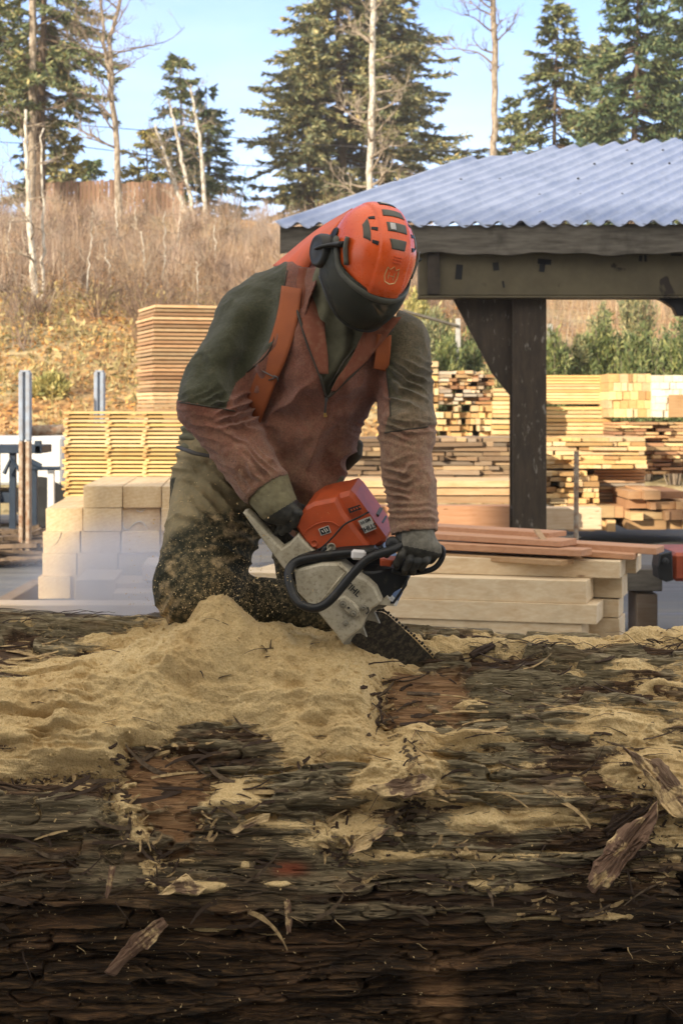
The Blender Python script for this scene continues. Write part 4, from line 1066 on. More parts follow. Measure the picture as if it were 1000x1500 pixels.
# ---- sawdust: fills the hollows, lies on ledges, heaped under the saw
k_ = lambda A, r0, r1: A
def blur(A, n0, n1):
    for _ in range(2):
        for ax, n in ((0, n0), (1, n1)):
            c = np.cumsum(np.pad(A, [(n + 1, n) if i == ax else (0, 0) for i in range(2)], mode='edge'), ax, dtype=np.float64)
            A = ((np.take(c, range(2 * n + 1, c.shape[ax]), ax) - np.take(c, range(0, c.shape[ax] - 2 * n - 1), ax)) / (2 * n + 1)).astype(np.float32)
    return A
Hs = blur(H, 9, 7); Hb = blur(H, 4, 2)
poly = np.array([(-60, 992), (60, 962), (150, 940), (215, 928), (300, 905), (420, 905), (520, 925), (630, 950), (600, 975), (568, 992), (548, 1030), (556, 1070), (535, 1105), (505, 1125), (470, 1100), (438, 1112), (405, 1072), (360, 1062), (330, 1045), (290, 1075), (240, 1085), (185, 1100), (172, 1135), (120, 1128), (60, 1140), (-60, 1140)], float)
def sdpoly(px, py, pl):
    d = np.full(px.shape, 1e9, np.float32); s = np.ones(px.shape, np.float32); n = len(pl)
    for i in range(n):
        a = pl[i]; b = pl[i - 1]; e = b - a; wx = px - a[0]; wy = py - a[1]
        t = np.clip((wx * e[0] + wy * e[1]) / (e @ e), 0, 1)
        d = np.minimum(d, (wx - e[0] * t) ** 2 + (wy - e[1] * t) ** 2)
        c1 = py >= a[1]; c2 = py < b[1]; c3 = e[0] * wy > e[1] * wx
        f = (c1 & c2 & c3) | (~c1 & ~c2 & ~c3); s = np.where(f, -s, s)
    return s * np.sqrt(d)
sp = sdpoly(PXX, PYY, poly)
nz = fbm(XX * 5, S_ * 9, o=4, seed=130); nz2 = fbm(XX * 22, S_ * 40, o=4, seed=131); nz3 = fbm(XX * 2.2, S_ * 3, o=3, seed=132)
T = -.022 + .040 * sstep(26, -34, sp + 30 * nz + 22 * nz2)
T += .018 * sstep(0, -90, sp) - .010 * sstep(60, -10, PXX) * sstep(-1, .2, nz)
# heap by the knee and the ridge that runs to the saw
def gxy(x0, y0, sx, sy): return np.exp(-((XX - x0) / sx) ** 2 - ((B0[..., 1] - y0) / sy) ** 2) * (np.abs(TH) < 1.4)
T += .10 * gxy(-.37, 5.27, .085, .13) + .085 * gxy(-.30, 5.2, .16, .10) + .045 * gxy(-.05, 5.22, .2, .10) + .025 * gxy(.04, 5.10, .10, .07) + .03 * gxy(-.55, 5.15, .16, .12) + .028 * gxy(-.2, 4.98, .10, .08)
for (ax_, ay_, bx_, by_, w_, a_) in [(325, 915, 215, 1090, 20, .030), (335, 915, 120, 1120, 24, .026), (400, 915, 425, 1085, 20, .026), (500, 935, 520, 1100, 20, .030), (560, 950, 548, 1020, 18, .022), (290, 925, 60, 1100, 20, .018)]:
    ex, ey = bx_ - ax_, by_ - ay_; tq = np.clip(((PXX - ax_) * ex + (PYY - ay_) * ey) / (ex * ex + ey * ey), 0, 1)
    T += a_ * np.exp(-(((PXX - ax_ - ex * tq) ** 2 + (PYY - ay_ - ey * tq) ** 2) / (w_ * (1 + .5 * nz + .7 * tq)) ** 2)) * sstep(20, -20, sp + 14 * nz) * (.7 + .4 * nz2)
T += .016 * np.sin((XX + .15 * S_) * 34 + 4 * nz3) * sstep(0, -40, sp) * sstep(1000, 1090, PYY + 40 * nz) * .5
T -= .02 * blob(612, 955, 40, 18, 3) + .040 * sstep(.02, .25, fbm(XX * 4, S_ * 34 + 2 * w1, o=3, seed=181)) * blob(20, 1040, 110, 75, 4) + .03 * sstep(.0, .3, fbm(XX * 4, S_ * 34, o=3, seed=182)) * blob(60, 915, 120, 22, 4)
spots = [(345, 1170, 55, 26, .05), (600, 1120, 50, 40, .055), (575, 1160, 75, 26, .05), (610, 1085, 28, 30, .05), (700, 1205, 55, 22, .05), (800, 1200, 70, 20, .045), (905, 1070, 55, 22, .05), (690, 1036, 32, 15, .045), (917, 983, 38, 9, .045), (955, 1010, 50, 14, .03), (835, 988, 22, 6, .04), (800, 944, 240, 8, .05), (960, 947, 60, 12, .05), (520, 1215, 55, 28, .045), (470, 1235, 50, 18, .03), (185, 1170, 16, 30, .045), (205, 1215, 26, 26, .05), (225, 1265, 20, 22, .045), (270, 1298, 48, 13, .05), (960, 1130, 48, 45, .05), (985, 1220, 40, 40, .045), (905, 1140, 20, 25, .04), (680, 1085, 30, 10, .05), (720, 1080, 30, 8, .03), (400, 1210, 60, 9, .04), (265, 1260, 40, 6, .04), (320, 1295, 40, 6, .04), (410, 1293, 34, 7, .05), (360, 1268, 14, 9, .04), (315, 1362, 45, 7, .05), (400, 1370, 28, 6, .045), (740, 1300, 60, 8, .05), (780, 1345, 110, 7, .045), (900, 1335, 70, 9, .045), (660, 1290, 40, 9, .035), (560, 1255, 50, 12, .04), (640, 1250, 70, 10, .03), (740, 1255, 90, 9, .035), (450, 1330, 22, 5, .03), (880, 1290, 60, 10, .035), (970, 1290, 30, 14, .04), (100, 1225, 50, 5, .02)]
for (cx, cy, rx, ry, a) in spots:
    q = np.sqrt(((PXX - cx) / rx) ** 2 + ((PYY - cy) / ry) ** 2)
    T += a * (.85 if cy > 1225 else .8) * sstep(1.5, .2, q + .5 * nz + .5 * nz2) * FR
T += .020 * sstep(.0, .5, nz + .5 * nz3 + .35 * nz2) * sstep(R(80), R(40), TH) + .005 * sstep(R(80), R(45), TH) - .007 * sstep(600, 680, PXX) * sstep(1080, 1040, PYY) + .012 * sstep(.1, .5, fbm(XX * 3, S_ * 30, o=3, seed=161)) * sstep(R(98), R(70), TH)
up = np.cos(TH)
T -= .022 * sstep(.55, -.25, up)
T -= .05 * blob(335, 1100, 75, 34, 4) + .035 * blob(262, 1030, 34, 11, 4) + .04 * blob(460, 1080, 22, 12, 4) + .03 * bare + .03 * blob(455, 1160, 60, 34, 4) + .05 * blob(220, 1108, 30, 14, 4)
Hw = blur(H, 26, 20); pile_ = sstep(8, -55, sp + 20 * nz)
rill = 1 - 2 * np.abs(fbm(XX * 13 + 2.2 * nz3 + S_ * 2, S_ * 2.2, o=4, seed=171)); T += pile_ * (.010 * rill + .006 * fbm(XX * 30, S_ * 7, o=3, seed=172)) * sstep(R(4), R(16), TH)
HD = Hs * .72 + Hb * .28; HD = HD + (Hw - HD) * pile_ * .8
HD = HD + T + .0068 * nz2 + .0026 * fbm(XX * 70, S_ * 90, o=2, seed=133)
cov = HD - H
# steep ledge faces shed their dust: where the bark falls away outward (slope along s)
VB = log_pt(XX, TH, H)
lm = MB(); n0, n1 = XX.shape
i, j = np.meshgrid(np.arange(n0 - 1), np.arange(n1 - 1), indexing='ij')
q = np.stack([i * n1 + j, i * n1 + j + 1, (i + 1) * n1 + j + 1, (i + 1) * n1 + j], -1).reshape(-1, 4)
me = make_mesh('cedar_log', VB.reshape(-1, 3), [q], MAT['bark_grey'], True)
# attributes that tell the kinds of bark apart
vattr(me, 'plate', pv.ravel()); vattr(me, 'plate2', pv2.ravel()); vattr(me, 'fibre', fib2.ravel() * .5 + .5)
vattr(me, 'groove', np.clip((Hs - H) / .02, -1, 1).ravel())
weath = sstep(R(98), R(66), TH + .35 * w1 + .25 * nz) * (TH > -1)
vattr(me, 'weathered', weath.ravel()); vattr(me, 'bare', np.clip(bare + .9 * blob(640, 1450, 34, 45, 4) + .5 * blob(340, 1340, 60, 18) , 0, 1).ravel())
vattr(me, 'redpatch', np.clip(blob(425, 1272, 24, 10, 3) , 0, 1).ravel())
thin = sstep(-.026, .0005, cov + .010 * nz2 + .006 * fbm(XX * 40, S_ * 90, o=2, seed=141))
vattr(me, 'dusting', (thin * sstep(R(112), R(60), TH)).ravel())
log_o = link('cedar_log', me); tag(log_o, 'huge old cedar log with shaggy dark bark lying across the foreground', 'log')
t = NT('cedar_bark')
v = t.coord((3, 26, 26)); fn = t.noise(v, 3., 6, .65, .8); fn2 = t.noise(t.coord((9, 90, 90)), 2., 4, .6); big = t.noise(t.coord((1, 2.5, 2.5)), 1.8, 5, .6)
pl = t.attr('plate'); pl2 = t.attr('plate2'); we = t.attr('weathered'); gv = t.attr('groove')
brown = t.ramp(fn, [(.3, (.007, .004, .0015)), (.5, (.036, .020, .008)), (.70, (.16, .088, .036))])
grey = t.ramp(fn, [(.30, (.04, .03, .015)), (.47, (.20, .16, .088)), (.66, (.42, .345, .21))])
dk = t.ramp(fn, [(.3, (.02, .012, .007)), (.5, (.08, .046, .024)), (.7, (.20, .12, .062))])
mixg = t.math('ADD', t.math('MULTIPLY', pl, .7), t.math('ADD', t.math('MULTIPLY', pl2, .3), t.rng(big, .35, .65, -.35, .35)), clamp=False)
upc = t.mix(t.rng(mixg, .40, .56), dk, grey)
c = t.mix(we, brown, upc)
c = t.mix(t.rng(t.noise(t.coord((1.4, 5, 5)), 2.3, 5, .6), .52, .62, 0, .55), c, t.ramp(fn, [(.3, (.03, .016, .008)), (.7, (.24, .125, .055))]))
bare_c = t.ramp(fn, [(.3, (.13, .06, .025)), (.5, (.28, .15, .065)), (.72, (.40, .24, .115))])
c = t.mix(t.math('MULTIPLY', t.attr('bare'), t.rng(fn2, .2, .6, .6, 1.)), c, bare_c)
c = t.mix(t.math('MULTIPLY', t.attr('redpatch'), .85), c, (.24, .05, .018))
dustc = t.ramp(t.noise(t.coord(), 160., 3), [(.3, (.46, .32, .145)), (.7, (.68, .50, .25))])
sp1 = t.noise(t.coord((14, 60, 60)), 3.4, 5, .75); sp2 = t.noise(t.coord(), 150., 2, .6)
c = t.mix(t.rng(t.math('ADD', t.math('MULTIPLY', t.attr('dusting'), .74), t.math('MULTIPLY', t.math('SUBTRACT', sp1, .5), 2.0)), .50, .62, 0., .96), c, dustc)
c = t.mix(t.math('MULTIPLY', t.rng(sp2, .70, .74), t.rng(big, .4, .7, 0, .8)), c, dustc)
h = t.math('ADD', fn, t.math('MULTIPLY', fn2, .6)); t.bump(h, .9, .018)
t.b.inputs['Specular IOR Level'].default_value = .25
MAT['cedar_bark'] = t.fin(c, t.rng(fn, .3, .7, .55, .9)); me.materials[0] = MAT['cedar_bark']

t = NT('sawdust'); n = t.noise(t.coord(), 170., 4, .7); n2 = t.noise(t.coord(), 5., 4); n3 = t.noise(t.coord((1, .6, 1)), 60., 4, .7)
c = t.ramp(n, [(.28, (.50, .35, .155)), (.5, (.72, .53, .26)), (.72, (.82, .66, .38))]); c = t.mix(t.rng(n2, .4, .7, 0, .4), c, (.50, .31, .12))
c = t.mix(t.rng(n3, .66, .70, 0, .65), c, (.16, .085, .04))
t.bump(t.math('ADD', n, n3), .8, .012); t.b.inputs['Specular IOR Level'].default_value = .1
MAT['sawdust'] = t.fin(c, .95)
VD = log_pt(XX, TH, np.where(cov > -.006, HD, H - .02)).reshape(-1, 3)
ok = (cov > -.003) & (TH > -1.2) & (TH < R(112))
okf = ok.ravel()[q].any(1); qd = q[okf]; us = np.unique(qd); rm = np.full(len(VD), -1); rm[us] = np.arange(len(us))
sd_o = link('sawdust', make_mesh('sawdust', VD[us], [rm[qd]], MAT['sawdust'], True)); tag(sd_o, 'heaps and drifts of fresh tan sawdust on the log', kind='stuff')
HT = np.maximum(H, HD)
def log_hit(px, py, off=0.):
    """point of the log's surface (with bark or dust) seen at a photograph pixel, and its outward normal"""
    k = np.argmin((PXX - px) ** 2 + (PYY - py) ** 2 + 1e6 * (np.cos(TH) < -.35) + 1e6 * (TH < -.15)); ii, jj = np.unravel_index(k, XX.shape)
    x, th = float(XX[ii, jj]), float(TH[ii, jj]); n = np.array([0, -math.sin(th), math.cos(th)])
    return log_pt(np.array(x), np.array(th), float(HT[ii, jj]) + off), n
# ---------------------------------------------------------------- broken bark and chips lying on the log
def slabmat(name, a, b, dust):
    t = NT(name); gvec = t.n('ShaderNodeCombineXYZ', {0: t.math('MULTIPLY', t.attr('gu'), 14.), 1: t.math('MULTIPLY', t.attr('gv'), 150.)}); n = t.noise(gvec, 1., 6, .7); n2 = t.noise(t.coord(), 14., 5, .65); n3 = t.noise(t.coord(), 120., 3)
    c = t.mix(t.rng(n, .38, .65), a, b)
    d = t.ramp(n3, [(.3, (.46, .32, .15)), (.7, (.64, .47, .24))])
    c = t.mix(t.rng(n2, dust, dust + .07), c, d); t.bump(n, .7, .01); MAT[name] = t.fin(c, .9)
slabmat('slab_brown', (.10, .052, .03), (.24, .15, .095), .54)
slabmat('slab_dusty', (.12, .07, .04), (.24, .16, .10), .44)
slabmat('slab_dark', (.022, .013, .008), (.07, .042, .024), .66)
def slab(label, pts, thick, mat, lift=.012, name='bark_slab', tilt=0., bend=.0, seed=0, group='broken bark slabs on the log', d_toward=0.):
    """outline in photograph pixels, laid on the log surface, with real thickness"""
    g = np.random.default_rng(seed + 900)
    pts = np.array(pts, float); out = []
    for i in range(len(pts)):
        a, b = pts[i], pts[(i + 1) % len(pts)]
        m = max(2, int(np.linalg.norm(b - a) / 7))
        for k in range(m): out.append(a + (b - a) * k / m + (g.normal(0, 1.3, 2) if k else 0))
    out = np.array(out); c = out.mean(0)
    pc, n = log_hit(*c)
    dirn = pc - np.array([0, 0, CAM_H])
    # plane through the centre, facing between the log normal and the camera
    nn = n * .6 + np.array([0, -1, .25]) * .4; nn /= np.linalg.norm(nn); pl_c = pc + nn * (lift + thick)
    top = []
    for p in out:
        r = np.array([(p[0] - 500) / F, 1, (600 - p[1]) / F]); t_ = nn.dot(pl_c - np.array([0, 0, CAM_H])) / nn.dot(r)
        top.append(np.array([0, 0, CAM_H]) + r * t_)
    top = np.array(top); ctr = top.mean(0); m = len(top)
    rings = []
    pcv = out - c; _, _, Vt = np.linalg.svd(pcv, full_matrices=False); sv = pcv @ Vt[1] / F * pl_c[1]; su = pcv @ Vt[0] / F * pl_c[1]
    gu, gv = [], []
    for (s_, dz) in ((0.0, .0), (.2, .0), (.4, .0), (.6, 0), (.78, 0), (.93, 0), (1.0, -.25), (.98, -.8), (.9, -1.), (0, -1.)):
        rg = ctr + (top - ctr) * s_
        rel = .30 * thick * vnoise(sv * s_ * 160 + seed, su * s_ * 9, seed=seed) + .25 * thick * vnoise(sv * s_ * 420, su * s_ * 22, seed=seed + 1) + .3 * thick * vnoise(su * s_ * 16 + 5, sv * s_ * 30, seed=seed + 2)
        rings.append(rg + nn * (dz * thick + rel + bend * s_ ** 2)[:, None]); gu.append(su * s_); gv.append(sv * s_)
    V = np.concatenate(rings); L = len(rings)
    i, j = np.meshgrid(np.arange(L - 1), np.arange(m), indexing='ij')
    q = np.stack([i * m + j, i * m + (j + 1) % m, (i + 1) * m + (j + 1) % m, (i + 1) * m + j], -1).reshape(-1, 4)[:, ::-1]
    me_ = make_mesh(name, V, [q], MAT[mat], False); vattr(me_, 'gu', np.concatenate(gu)); vattr(me_, 'gv', np.concatenate(gv)); o = link(name, me_); return tag(o, label, name.replace('_', ' '), group)
slab('long split slab of bark hanging down the right side of the log with pale dusty face', [(964, 1172), (950, 1190), (905, 1215), (888, 1240), (868, 1270), (860, 1300), (872, 1310), (893, 1300), (915, 1270), (944, 1238), (962, 1205)], .03, 'slab_brown', .03, seed=1)
slab('thin dark bark strip behind the long split slab at the right', [(936, 1178), (905, 1192), (884, 1216), (890, 1226), (915, 1208), (945, 1186)], .018, 'slab_dark', .008, seed=2)
slab('broad curled slab covered in sawdust at the right edge of the log', [(912, 1094), (940, 1108), (968, 1112), (990, 1140), (1010, 1170), (1010, 1200), (985, 1196), (968, 1180), (958, 1150), (935, 1122)], .022, 'slab_dusty', .03, seed=3)
slab('rectangular brown bark chip with dusty end low on the left of the log', [(152, 1425), (168, 1432), (190, 1408), (222, 1386), (246, 1358), (238, 1345), (218, 1357), (190, 1375), (172, 1400)], .02, 'slab_brown', .02, name='bark_chip', seed=4, group='bark chips on the log')
slab('small upright brown sliver on the left part of the log', [(160, 1268), (169, 1270), (164, 1300), (156, 1318), (153, 1312)], .012, 'slab_brown', .02, name='bark_chip', seed=5, group='bark chips on the log')
slab('tilted dusty chip with a pointed peak below the vertical break', [(228, 1312), (250, 1296), (272, 1280), (284, 1292), (304, 1302), (290, 1312), (255, 1308)], .014, 'slab_dusty', .025, name='bark_chip', seed=6, group='bark chips on the log')
slab('dark pointed splinter standing up at the crest right of the saw', [(686, 957), (702, 948), (722, 939), (726, 944), (712, 956), (692, 962)], .012, 'slab_dark', .006, name='bark_chip', seed=7, group='bark chips on the log')
slab('dark flat chip lying on the sawdust under the saw', [(428, 968), (444, 962), (458, 960), (456, 966), (440, 972), (430, 973)], .008, 'slab_dark', .001, name='bark_chip', seed=8, group='bark chips on the log')
slab('dusty wedge of bark lifting off in the middle of the log', [(518, 1232), (545, 1215), (572, 1212), (556, 1228), (535, 1246), (510, 1252)], .016, 'slab_dusty', .02, seed=9)
slab('wide dusty bark lip under the red bare wood', [(536, 1156), (575, 1142), (612, 1136), (640, 1140), (634, 1156), (600, 1168), (560, 1168)], .02, 'slab_dusty', .012, seed=10)
slab('dark hanging strip low in the centre of the log', [(416, 1322), (424, 1318), (428, 1345), (426, 1368), (420, 1370), (418, 1345)], .01, 'slab_brown', .02, name='bark_chip', seed=11, group='bark chips on the log')
slab('pale dusty wedge above the dark strip left of centre', [(334, 1216), (352, 1206), (376, 1196), (396, 1192), (392, 1204), (362, 1214), (342, 1222)], .012, 'slab_dusty', .02, name='bark_chip', seed=12, group='bark chips on the log')
# torn strips that peel off the bark, and crumbly broken edges
g = np.random.default_rng(88)
def peel(mb, px, py, L, w, ang, lift, th=.003):
    p, nrm = log_hit(px, py, .001); ax = np.array([1., 0, 0]); dn = np.cross(nrm, ax)
    v = ax * math.cos(ang) + dn * math.sin(ang); sd = np.cross(nrm, v); n = 7; top, cur = [], p.copy(); vv = v.copy(); c_ = g.normal(0, .10)
    for k in range(n + 1):
        ww = w * (1 - .75 * abs(k / n - .35) ** 1.2) * g.uniform(.75, 1.15)
        top.append((cur - sd * ww / 2 + nrm * g.normal(0, .001), cur + sd * ww / 2 + nrm * g.normal(0, .001)))
        vv = vv + nrm * lift * (.9 if k < n * .5 else .2) / n + sd * c_; vv /= np.linalg.norm(vv); cur = cur + vv * L / n
    A = np.array([a for a, b in top]); B = np.array([b for a, b in top]); dd = nrm * th
    ring = np.stack([A, B, B - dd, A - dd, A], 1); mb.grid(ring); mb.add(ring[0, :4], [[0, 1, 2, 3]]); mb.add(ring[-1, :4], [[3, 2, 1, 0]])
pm_ = {'slab_dark': MB(), 'bark_strip': MB(), 'strip_dusty': MB()}
slabmat2 = lambda nm, a, b: simple(nm, a, .9, 0, .3, 60, .3, b)
slabmat2('bark_strip', (.12, .085, .05), (.045, .026, .014)); slabmat2('strip_dusty', (.46, .325, .15), (.20, .13, .065))
for k in range(330):
    px, py = g.uniform(-20, 1020), 940 + 420 * g.random() ** 1.2
    if py < 925 + 20 * (px > 560) or sdpoly(np.array([px]), np.array([py]), poly)[0] < 8: continue
    m_ = g.choice(['slab_dark', 'bark_strip', 'strip_dusty'], p=[.4, .34, .26] if py < 1230 else [.7, .25, .05])
    peel(pm_[m_], px, py, g.uniform(.03, .16), g.uniform(.004, .017), g.normal(0, .16) + (math.pi if g.random() < .5 else 0), max(0, g.normal(.25, .35)), g.uniform(.0015, .004))
for (pl_, n_, sp_) in [([(165, 1120), (180, 1180), (215, 1245), (245, 1295)], 110, 11), ([(560, 1000), (556, 1040), (550, 1075)], 46, 9), ([(500, 1195), (480, 1235), (520, 1285)], 70, 16), ([(592, 1095), (600, 1150), (596, 1195)], 50, 10), ([(640, 1165), (590, 1200), (548, 1245)], 60, 12), ([(940, 1170), (960, 1230), (985, 1260)], 60, 18), ([(130, 1135), (60, 1142), (0, 1140)], 50, 5), ([(300, 1195), (300, 1235)], 24, 8), ([(180, 1110), (240, 1100), (300, 1095)], 34, 6), ([(380, 1135), (470, 1122)], 24, 5), ([(660, 1290), (740, 1295)], 22, 8), ([(760, 1330), (920, 1320)], 34, 9), ([(640, 1245), (700, 1250)], 20, 8)]:
    q = spline(np.array(pl_, float), n_) + g.normal(0, sp_, (n_, 2))
    for x_, y_ in q:
        m_ = g.choice(['slab_dark', 'bark_strip', 'strip_dusty'], p=[.28, .24, .48]); peel(pm_[m_], x_, y_, abs(g.normal(0, .02)) + .008, g.uniform(.004, .014), g.normal(0, .9), g.uniform(0, 1.2), g.uniform(.002, .006))
for nm, m_ in pm_.items(): tag(m_.build('bark_shreds', MAT[nm]), 'torn shreds of bark peeling off the log', kind='stuff')
# fine fibres, splinters and crumbs: nobody could count them
g = np.random.default_rng(77); mb = MB()
def strand(px, py, ang, L, r, lift, curl=.3, n=5, mb=mb):
    p, nrm = log_hit(px, py, .002); ax = np.array([1., 0, 0]); dn = np.cross(nrm, ax)
    v = ax * math.cos(ang) + dn * math.sin(ang); q = [p]
    for k in range(n):
        w = v + nrm * (lift * (1 - 2 * k / n)) + g.normal(0, curl * .4, 3) ; w /= np.linalg.norm(w); q.append(q[-1] + w * L / n)
    mb.tube(q, np.linspace(r, r * .4, n + 1), 4, cap=True, flat=.45)
for k in range(620):
    px, py = g.uniform(-20, 1020), g.uniform(925, 1490)
    if sdpoly(np.array([px]), np.array([py]), poly)[0] < 10 and g.random() < .88: continue
    if py < 930 + 15 * (px > 600): continue
    strand(px, py, g.normal(0, .35) + (math.pi if g.random() < .5 else 0), g.uniform(.02, .11), g.uniform(.0010, .0030), g.uniform(0, .5))
for k in range(110):
    px = g.uniform(590, 1010); py = 948 + abs(g.normal(0, 14)); strand(px, py, g.normal(0, .3) + (math.pi if g.random() < .5 else 0), g.uniform(.03, .13), g.uniform(.0012, .0045), g.uniform(.1, .7), .45)
for k in range(60):
    px = g.uniform(-10, 130); py = 902 + abs(g.normal(0, 12)); strand(px, py, g.normal(0, .2), g.uniform(.03, .13), g.uniform(.0012, .004), g.uniform(.0, .4), .35)
for (x0, y0, a, L, r, lf) in [(555, 1010, -1.5, .15, .006, .1), (556, 1030, -1.7, .12, .005, .2), (545, 1045, -.9, .09, .004, .1), (540, 1000, .1, .11, .006, .3), (560, 998, .15, .14, .005, .2), (398, 1000, 1.4, .035, .005, 1.2), (393, 1003, 2.2, .04, .003, 1.), (390, 1006, 0, .035, .004, .0), (322, 1022, .3, .04, .004, .1), (296, 1018, -1.2, .035, .003, .3), (455, 985, .2, .03, .003, .1), (545, 1490, -1.0, .12, .006, .4), (36, 1390, -1.2, .08, .006, .4), (270, 1390, -.7, .05, .003, .2), (215, 1300, .9, .05, .003, .4), (905, 1280, -1.6, .07, .004, .3), (915, 1275, -1.4, .08, .004, .3)]: strand(x0, y0, a, L, r, lf, .25, 6)
tag(mb.build('bark_litter', MAT['slab_dark']), 'loose bark fibres and splinters scattered on the log', kind='stuff')
mb2 = MB()
for k in range(900):
    px, py = g.uniform(0, 1000), 1000 + 490 * g.random() ** 1.2
    p, nrm = log_hit(px, py, .0015) if k % 1 == 0 else None
    s_ = abs(g.normal(0, .0014)) + .0007
    mb2.box(p, (s_ * g.uniform(1, 4), s_, s_ * .7), rotz(g.uniform(0, 3)) @ roty(g.uniform(-1, 1)))
for k in range(110):
    px, py = g.uniform(0, 1000), g.uniform(950, 1400); strand(px, py, g.normal(0, .5), g.uniform(.012, .05), g.uniform(.0008, .0018), g.uniform(0, .8), .6, 4, mb2)
for k in range(2600):
    px, py = g.uniform(-10, 640), 925 + 200 * g.random() ** 1.2
    if sdpoly(np.array([px]), np.array([py]), poly)[0] > -6: continue
    p, nrm = log_hit(px, py, .001); s_ = abs(g.normal(0, .0012)) + .0007
    mb2.box(p, (s_ * g.uniform(1, 5), s_ * 1.2, s_), rotz(g.uniform(0, 3)) @ roty(g.uniform(-1, 1)))
tag(mb2.build('sawdust_crumbs', MAT['sawdust']), 'crumbs and curls of sawdust stuck to the bark', kind='stuff')
# ---------------------------------------------------------------- the sawyer
def pr(px, d): return px / F * d
def cone(p, A, B, ra, rb, sq=None):
    """limb between two (px,py,d) joints with radii in photograph pixels"""
    return s_cone(p, P(*A), P(*B), pr(ra, A[2]), pr(rb, B[2]), sq)
# joints
HIP = (350, 690, 5.50); CH = (470, 480, 5.32); SHR = (366, 482, 5.36); ELR = (307, 590, 5.25); WRR = (398, 722, 5.14)
SHL = (588, 505, 5.24); ELL = (591, 622, 5.16); WRL = (608, 778, 5.09)
HEADC = np.array(P(545, 372, 5.10))

def hmat(yaw, bow, roll):
    y, b = R(yaw), R(bow)
    f = np.array([math.sin(y) * math.cos(b), -math.cos(y) * math.cos(b), -math.sin(b)])
    u_ = np.array([math.sin(y) * math.sin(b), -math.cos(y) * math.sin(b), math.cos(b)])
    l = np.cross(u_, f)
    M = np.stack([f, l, u_], 1)
    c, s = math.cos(R(roll)), math.sin(R(roll)); Rr = np.array([[c, 0, s], [0, 1, 0], [-s, 0, c]])
    return Rr @ M
HM = hmat(27, 42, 9)             # columns: forward, his left, up

def torso(p):
    d = cone(p, (392, 640, 5.50), (458, 520, 5.36), 102, 100)
    d = smin(d, cone(p, (448, 672, 5.34), (482, 545, 5.28), 58, 78), .09)
    d = smin(d, cone(p, (392, 470, 5.40), (572, 510, 5.26), 64, 52), .08)
    d = smin(d, cone(p, (432, 446, 5.42), (492, 462, 5.28), 58, 54), .06)
    d = smin(d, cone(p, (455, 425, 5.36), (500, 425, 5.24), 44, 40), .05)      # standing collar
    return smin(d, cone(p, (458, 714, 5.30), (480, 706, 5.30), 22, 17), .07)
def jacket(p):
    d = torso(p)
    a = smin(cone(p, SHR, ELR, 58, 48), cone(p, ELR, (382, 703, 5.17), 46, 38), .035)
    d = smin(d, a, .035)
    b = smin(cone(p, SHL, ELL, 41, 43), cone(p, ELL, (606, 772, 5.10), 42, 33), .03)
    d = smin(d, b, .03)
    # neck opening: a wedge cut out under the chin
    a0 = P(440, 455, 5.0); a1 = P(582, 478, 5.0); a2 = P(478, 583, 5.0)
    return d
def col_pts(): pass
def fold(V, N, px, py):
    """cloth folds as displacement along the normal"""
    x, z = V[:, 0], V[:, 2]
    D = .006 * fbm(x * 14, V[:, 1] * 14, z * 14, 4, 301) + .010 * (1 - 2 * np.abs(fbm(x * 7 + z * 4, V[:, 1] * 6, z * 5 - x * 3, 3, 302)) - .5)
    # drapes that run down the upper arm (image left)
    m = sstep(430, 470, py) * sstep(610, 570, py) * sstep(425, 380, px)
    q = (px - 300) * .9 + (py - 500) * .25
    D += m * .015 * np.sin(q / 11. + 2.5 * fbm(x * 7, z * 4, o=2, seed=303)) * (.4 + .6 * sstep(300, 350, px))
    # creases round the elbows and the rolled part of the forearm
    for (cx, cy, sx, sy, ax, ay, wl, am, sd) in [(330, 600, 60, 26, .2, 1., 9., .010, 304), (330, 650, 60, 40, -.45, 1., 11, .006, 305), (590, 640, 60, 24, -.2, 1., 8., .009, 306), (600, 705, 50, 34, -.25, 1., 11, .007, 307), (604, 755, 50, 20, .15, 1., 8, .005, 317), (585, 570, 60, 40, -.75, .9, 13, .007, 308), (360, 690, 60, 30, -.7, .8, 9, .005, 309)]:
        m = np.exp(-((px - cx) / sx) ** 4 - ((py - cy) / sy) ** 4)
        w = 3.6 * fbm(x * 7 + z * 2, z * 6, o=4, seed=sd)
        s_ = np.sin((px * ax + py * ay) / wl * 2.2 + w * 1.6)
        D += m * am * 1.25 * (1 - 2 * np.abs(s_) ** .7) * sstep(-.35, .45, fbm(x * 12, z * 8, o=3, seed=sd + 20))
    # torso: slack pulls from the zip to the hem and under the arm
    m = np.exp(-((px - 470) / 90) ** 4 - ((py - 640) / 90) ** 4)
    D += m * .011 * (1 - 2 * np.abs(np.sin((px * .8 + py * .45) / 22 + 3.4 * fbm(x * 5, z * 4, o=3, seed=321))) ** .8) * sstep(-.3, .4, fbm(x * 8, z * 6, o=2, seed=323))
    m = np.exp(-((px - 385) / 40) ** 4 - ((py - 640) / 60) ** 4); D += m * .007 * np.sin((px * .5 - py * .7) / 8 + 2 * fbm(x * 6, z * 6, o=2, seed=322))
    m = np.exp(-((px - 560) / 30) ** 2 - ((py - 560) / 60) ** 2); D -= m * .005
    m = np.exp(-((px - 440) / 14) ** 2 - ((py - 470) / 70) ** 2); D += m * .004
    return D * 1.35
def body_px(V): return 500 + F * V[:, 0] / V[:, 1], 600 - F * (V[:, 2] - CAM_H) / V[:, 1]
person_loc = P(300, 915, 5.35)

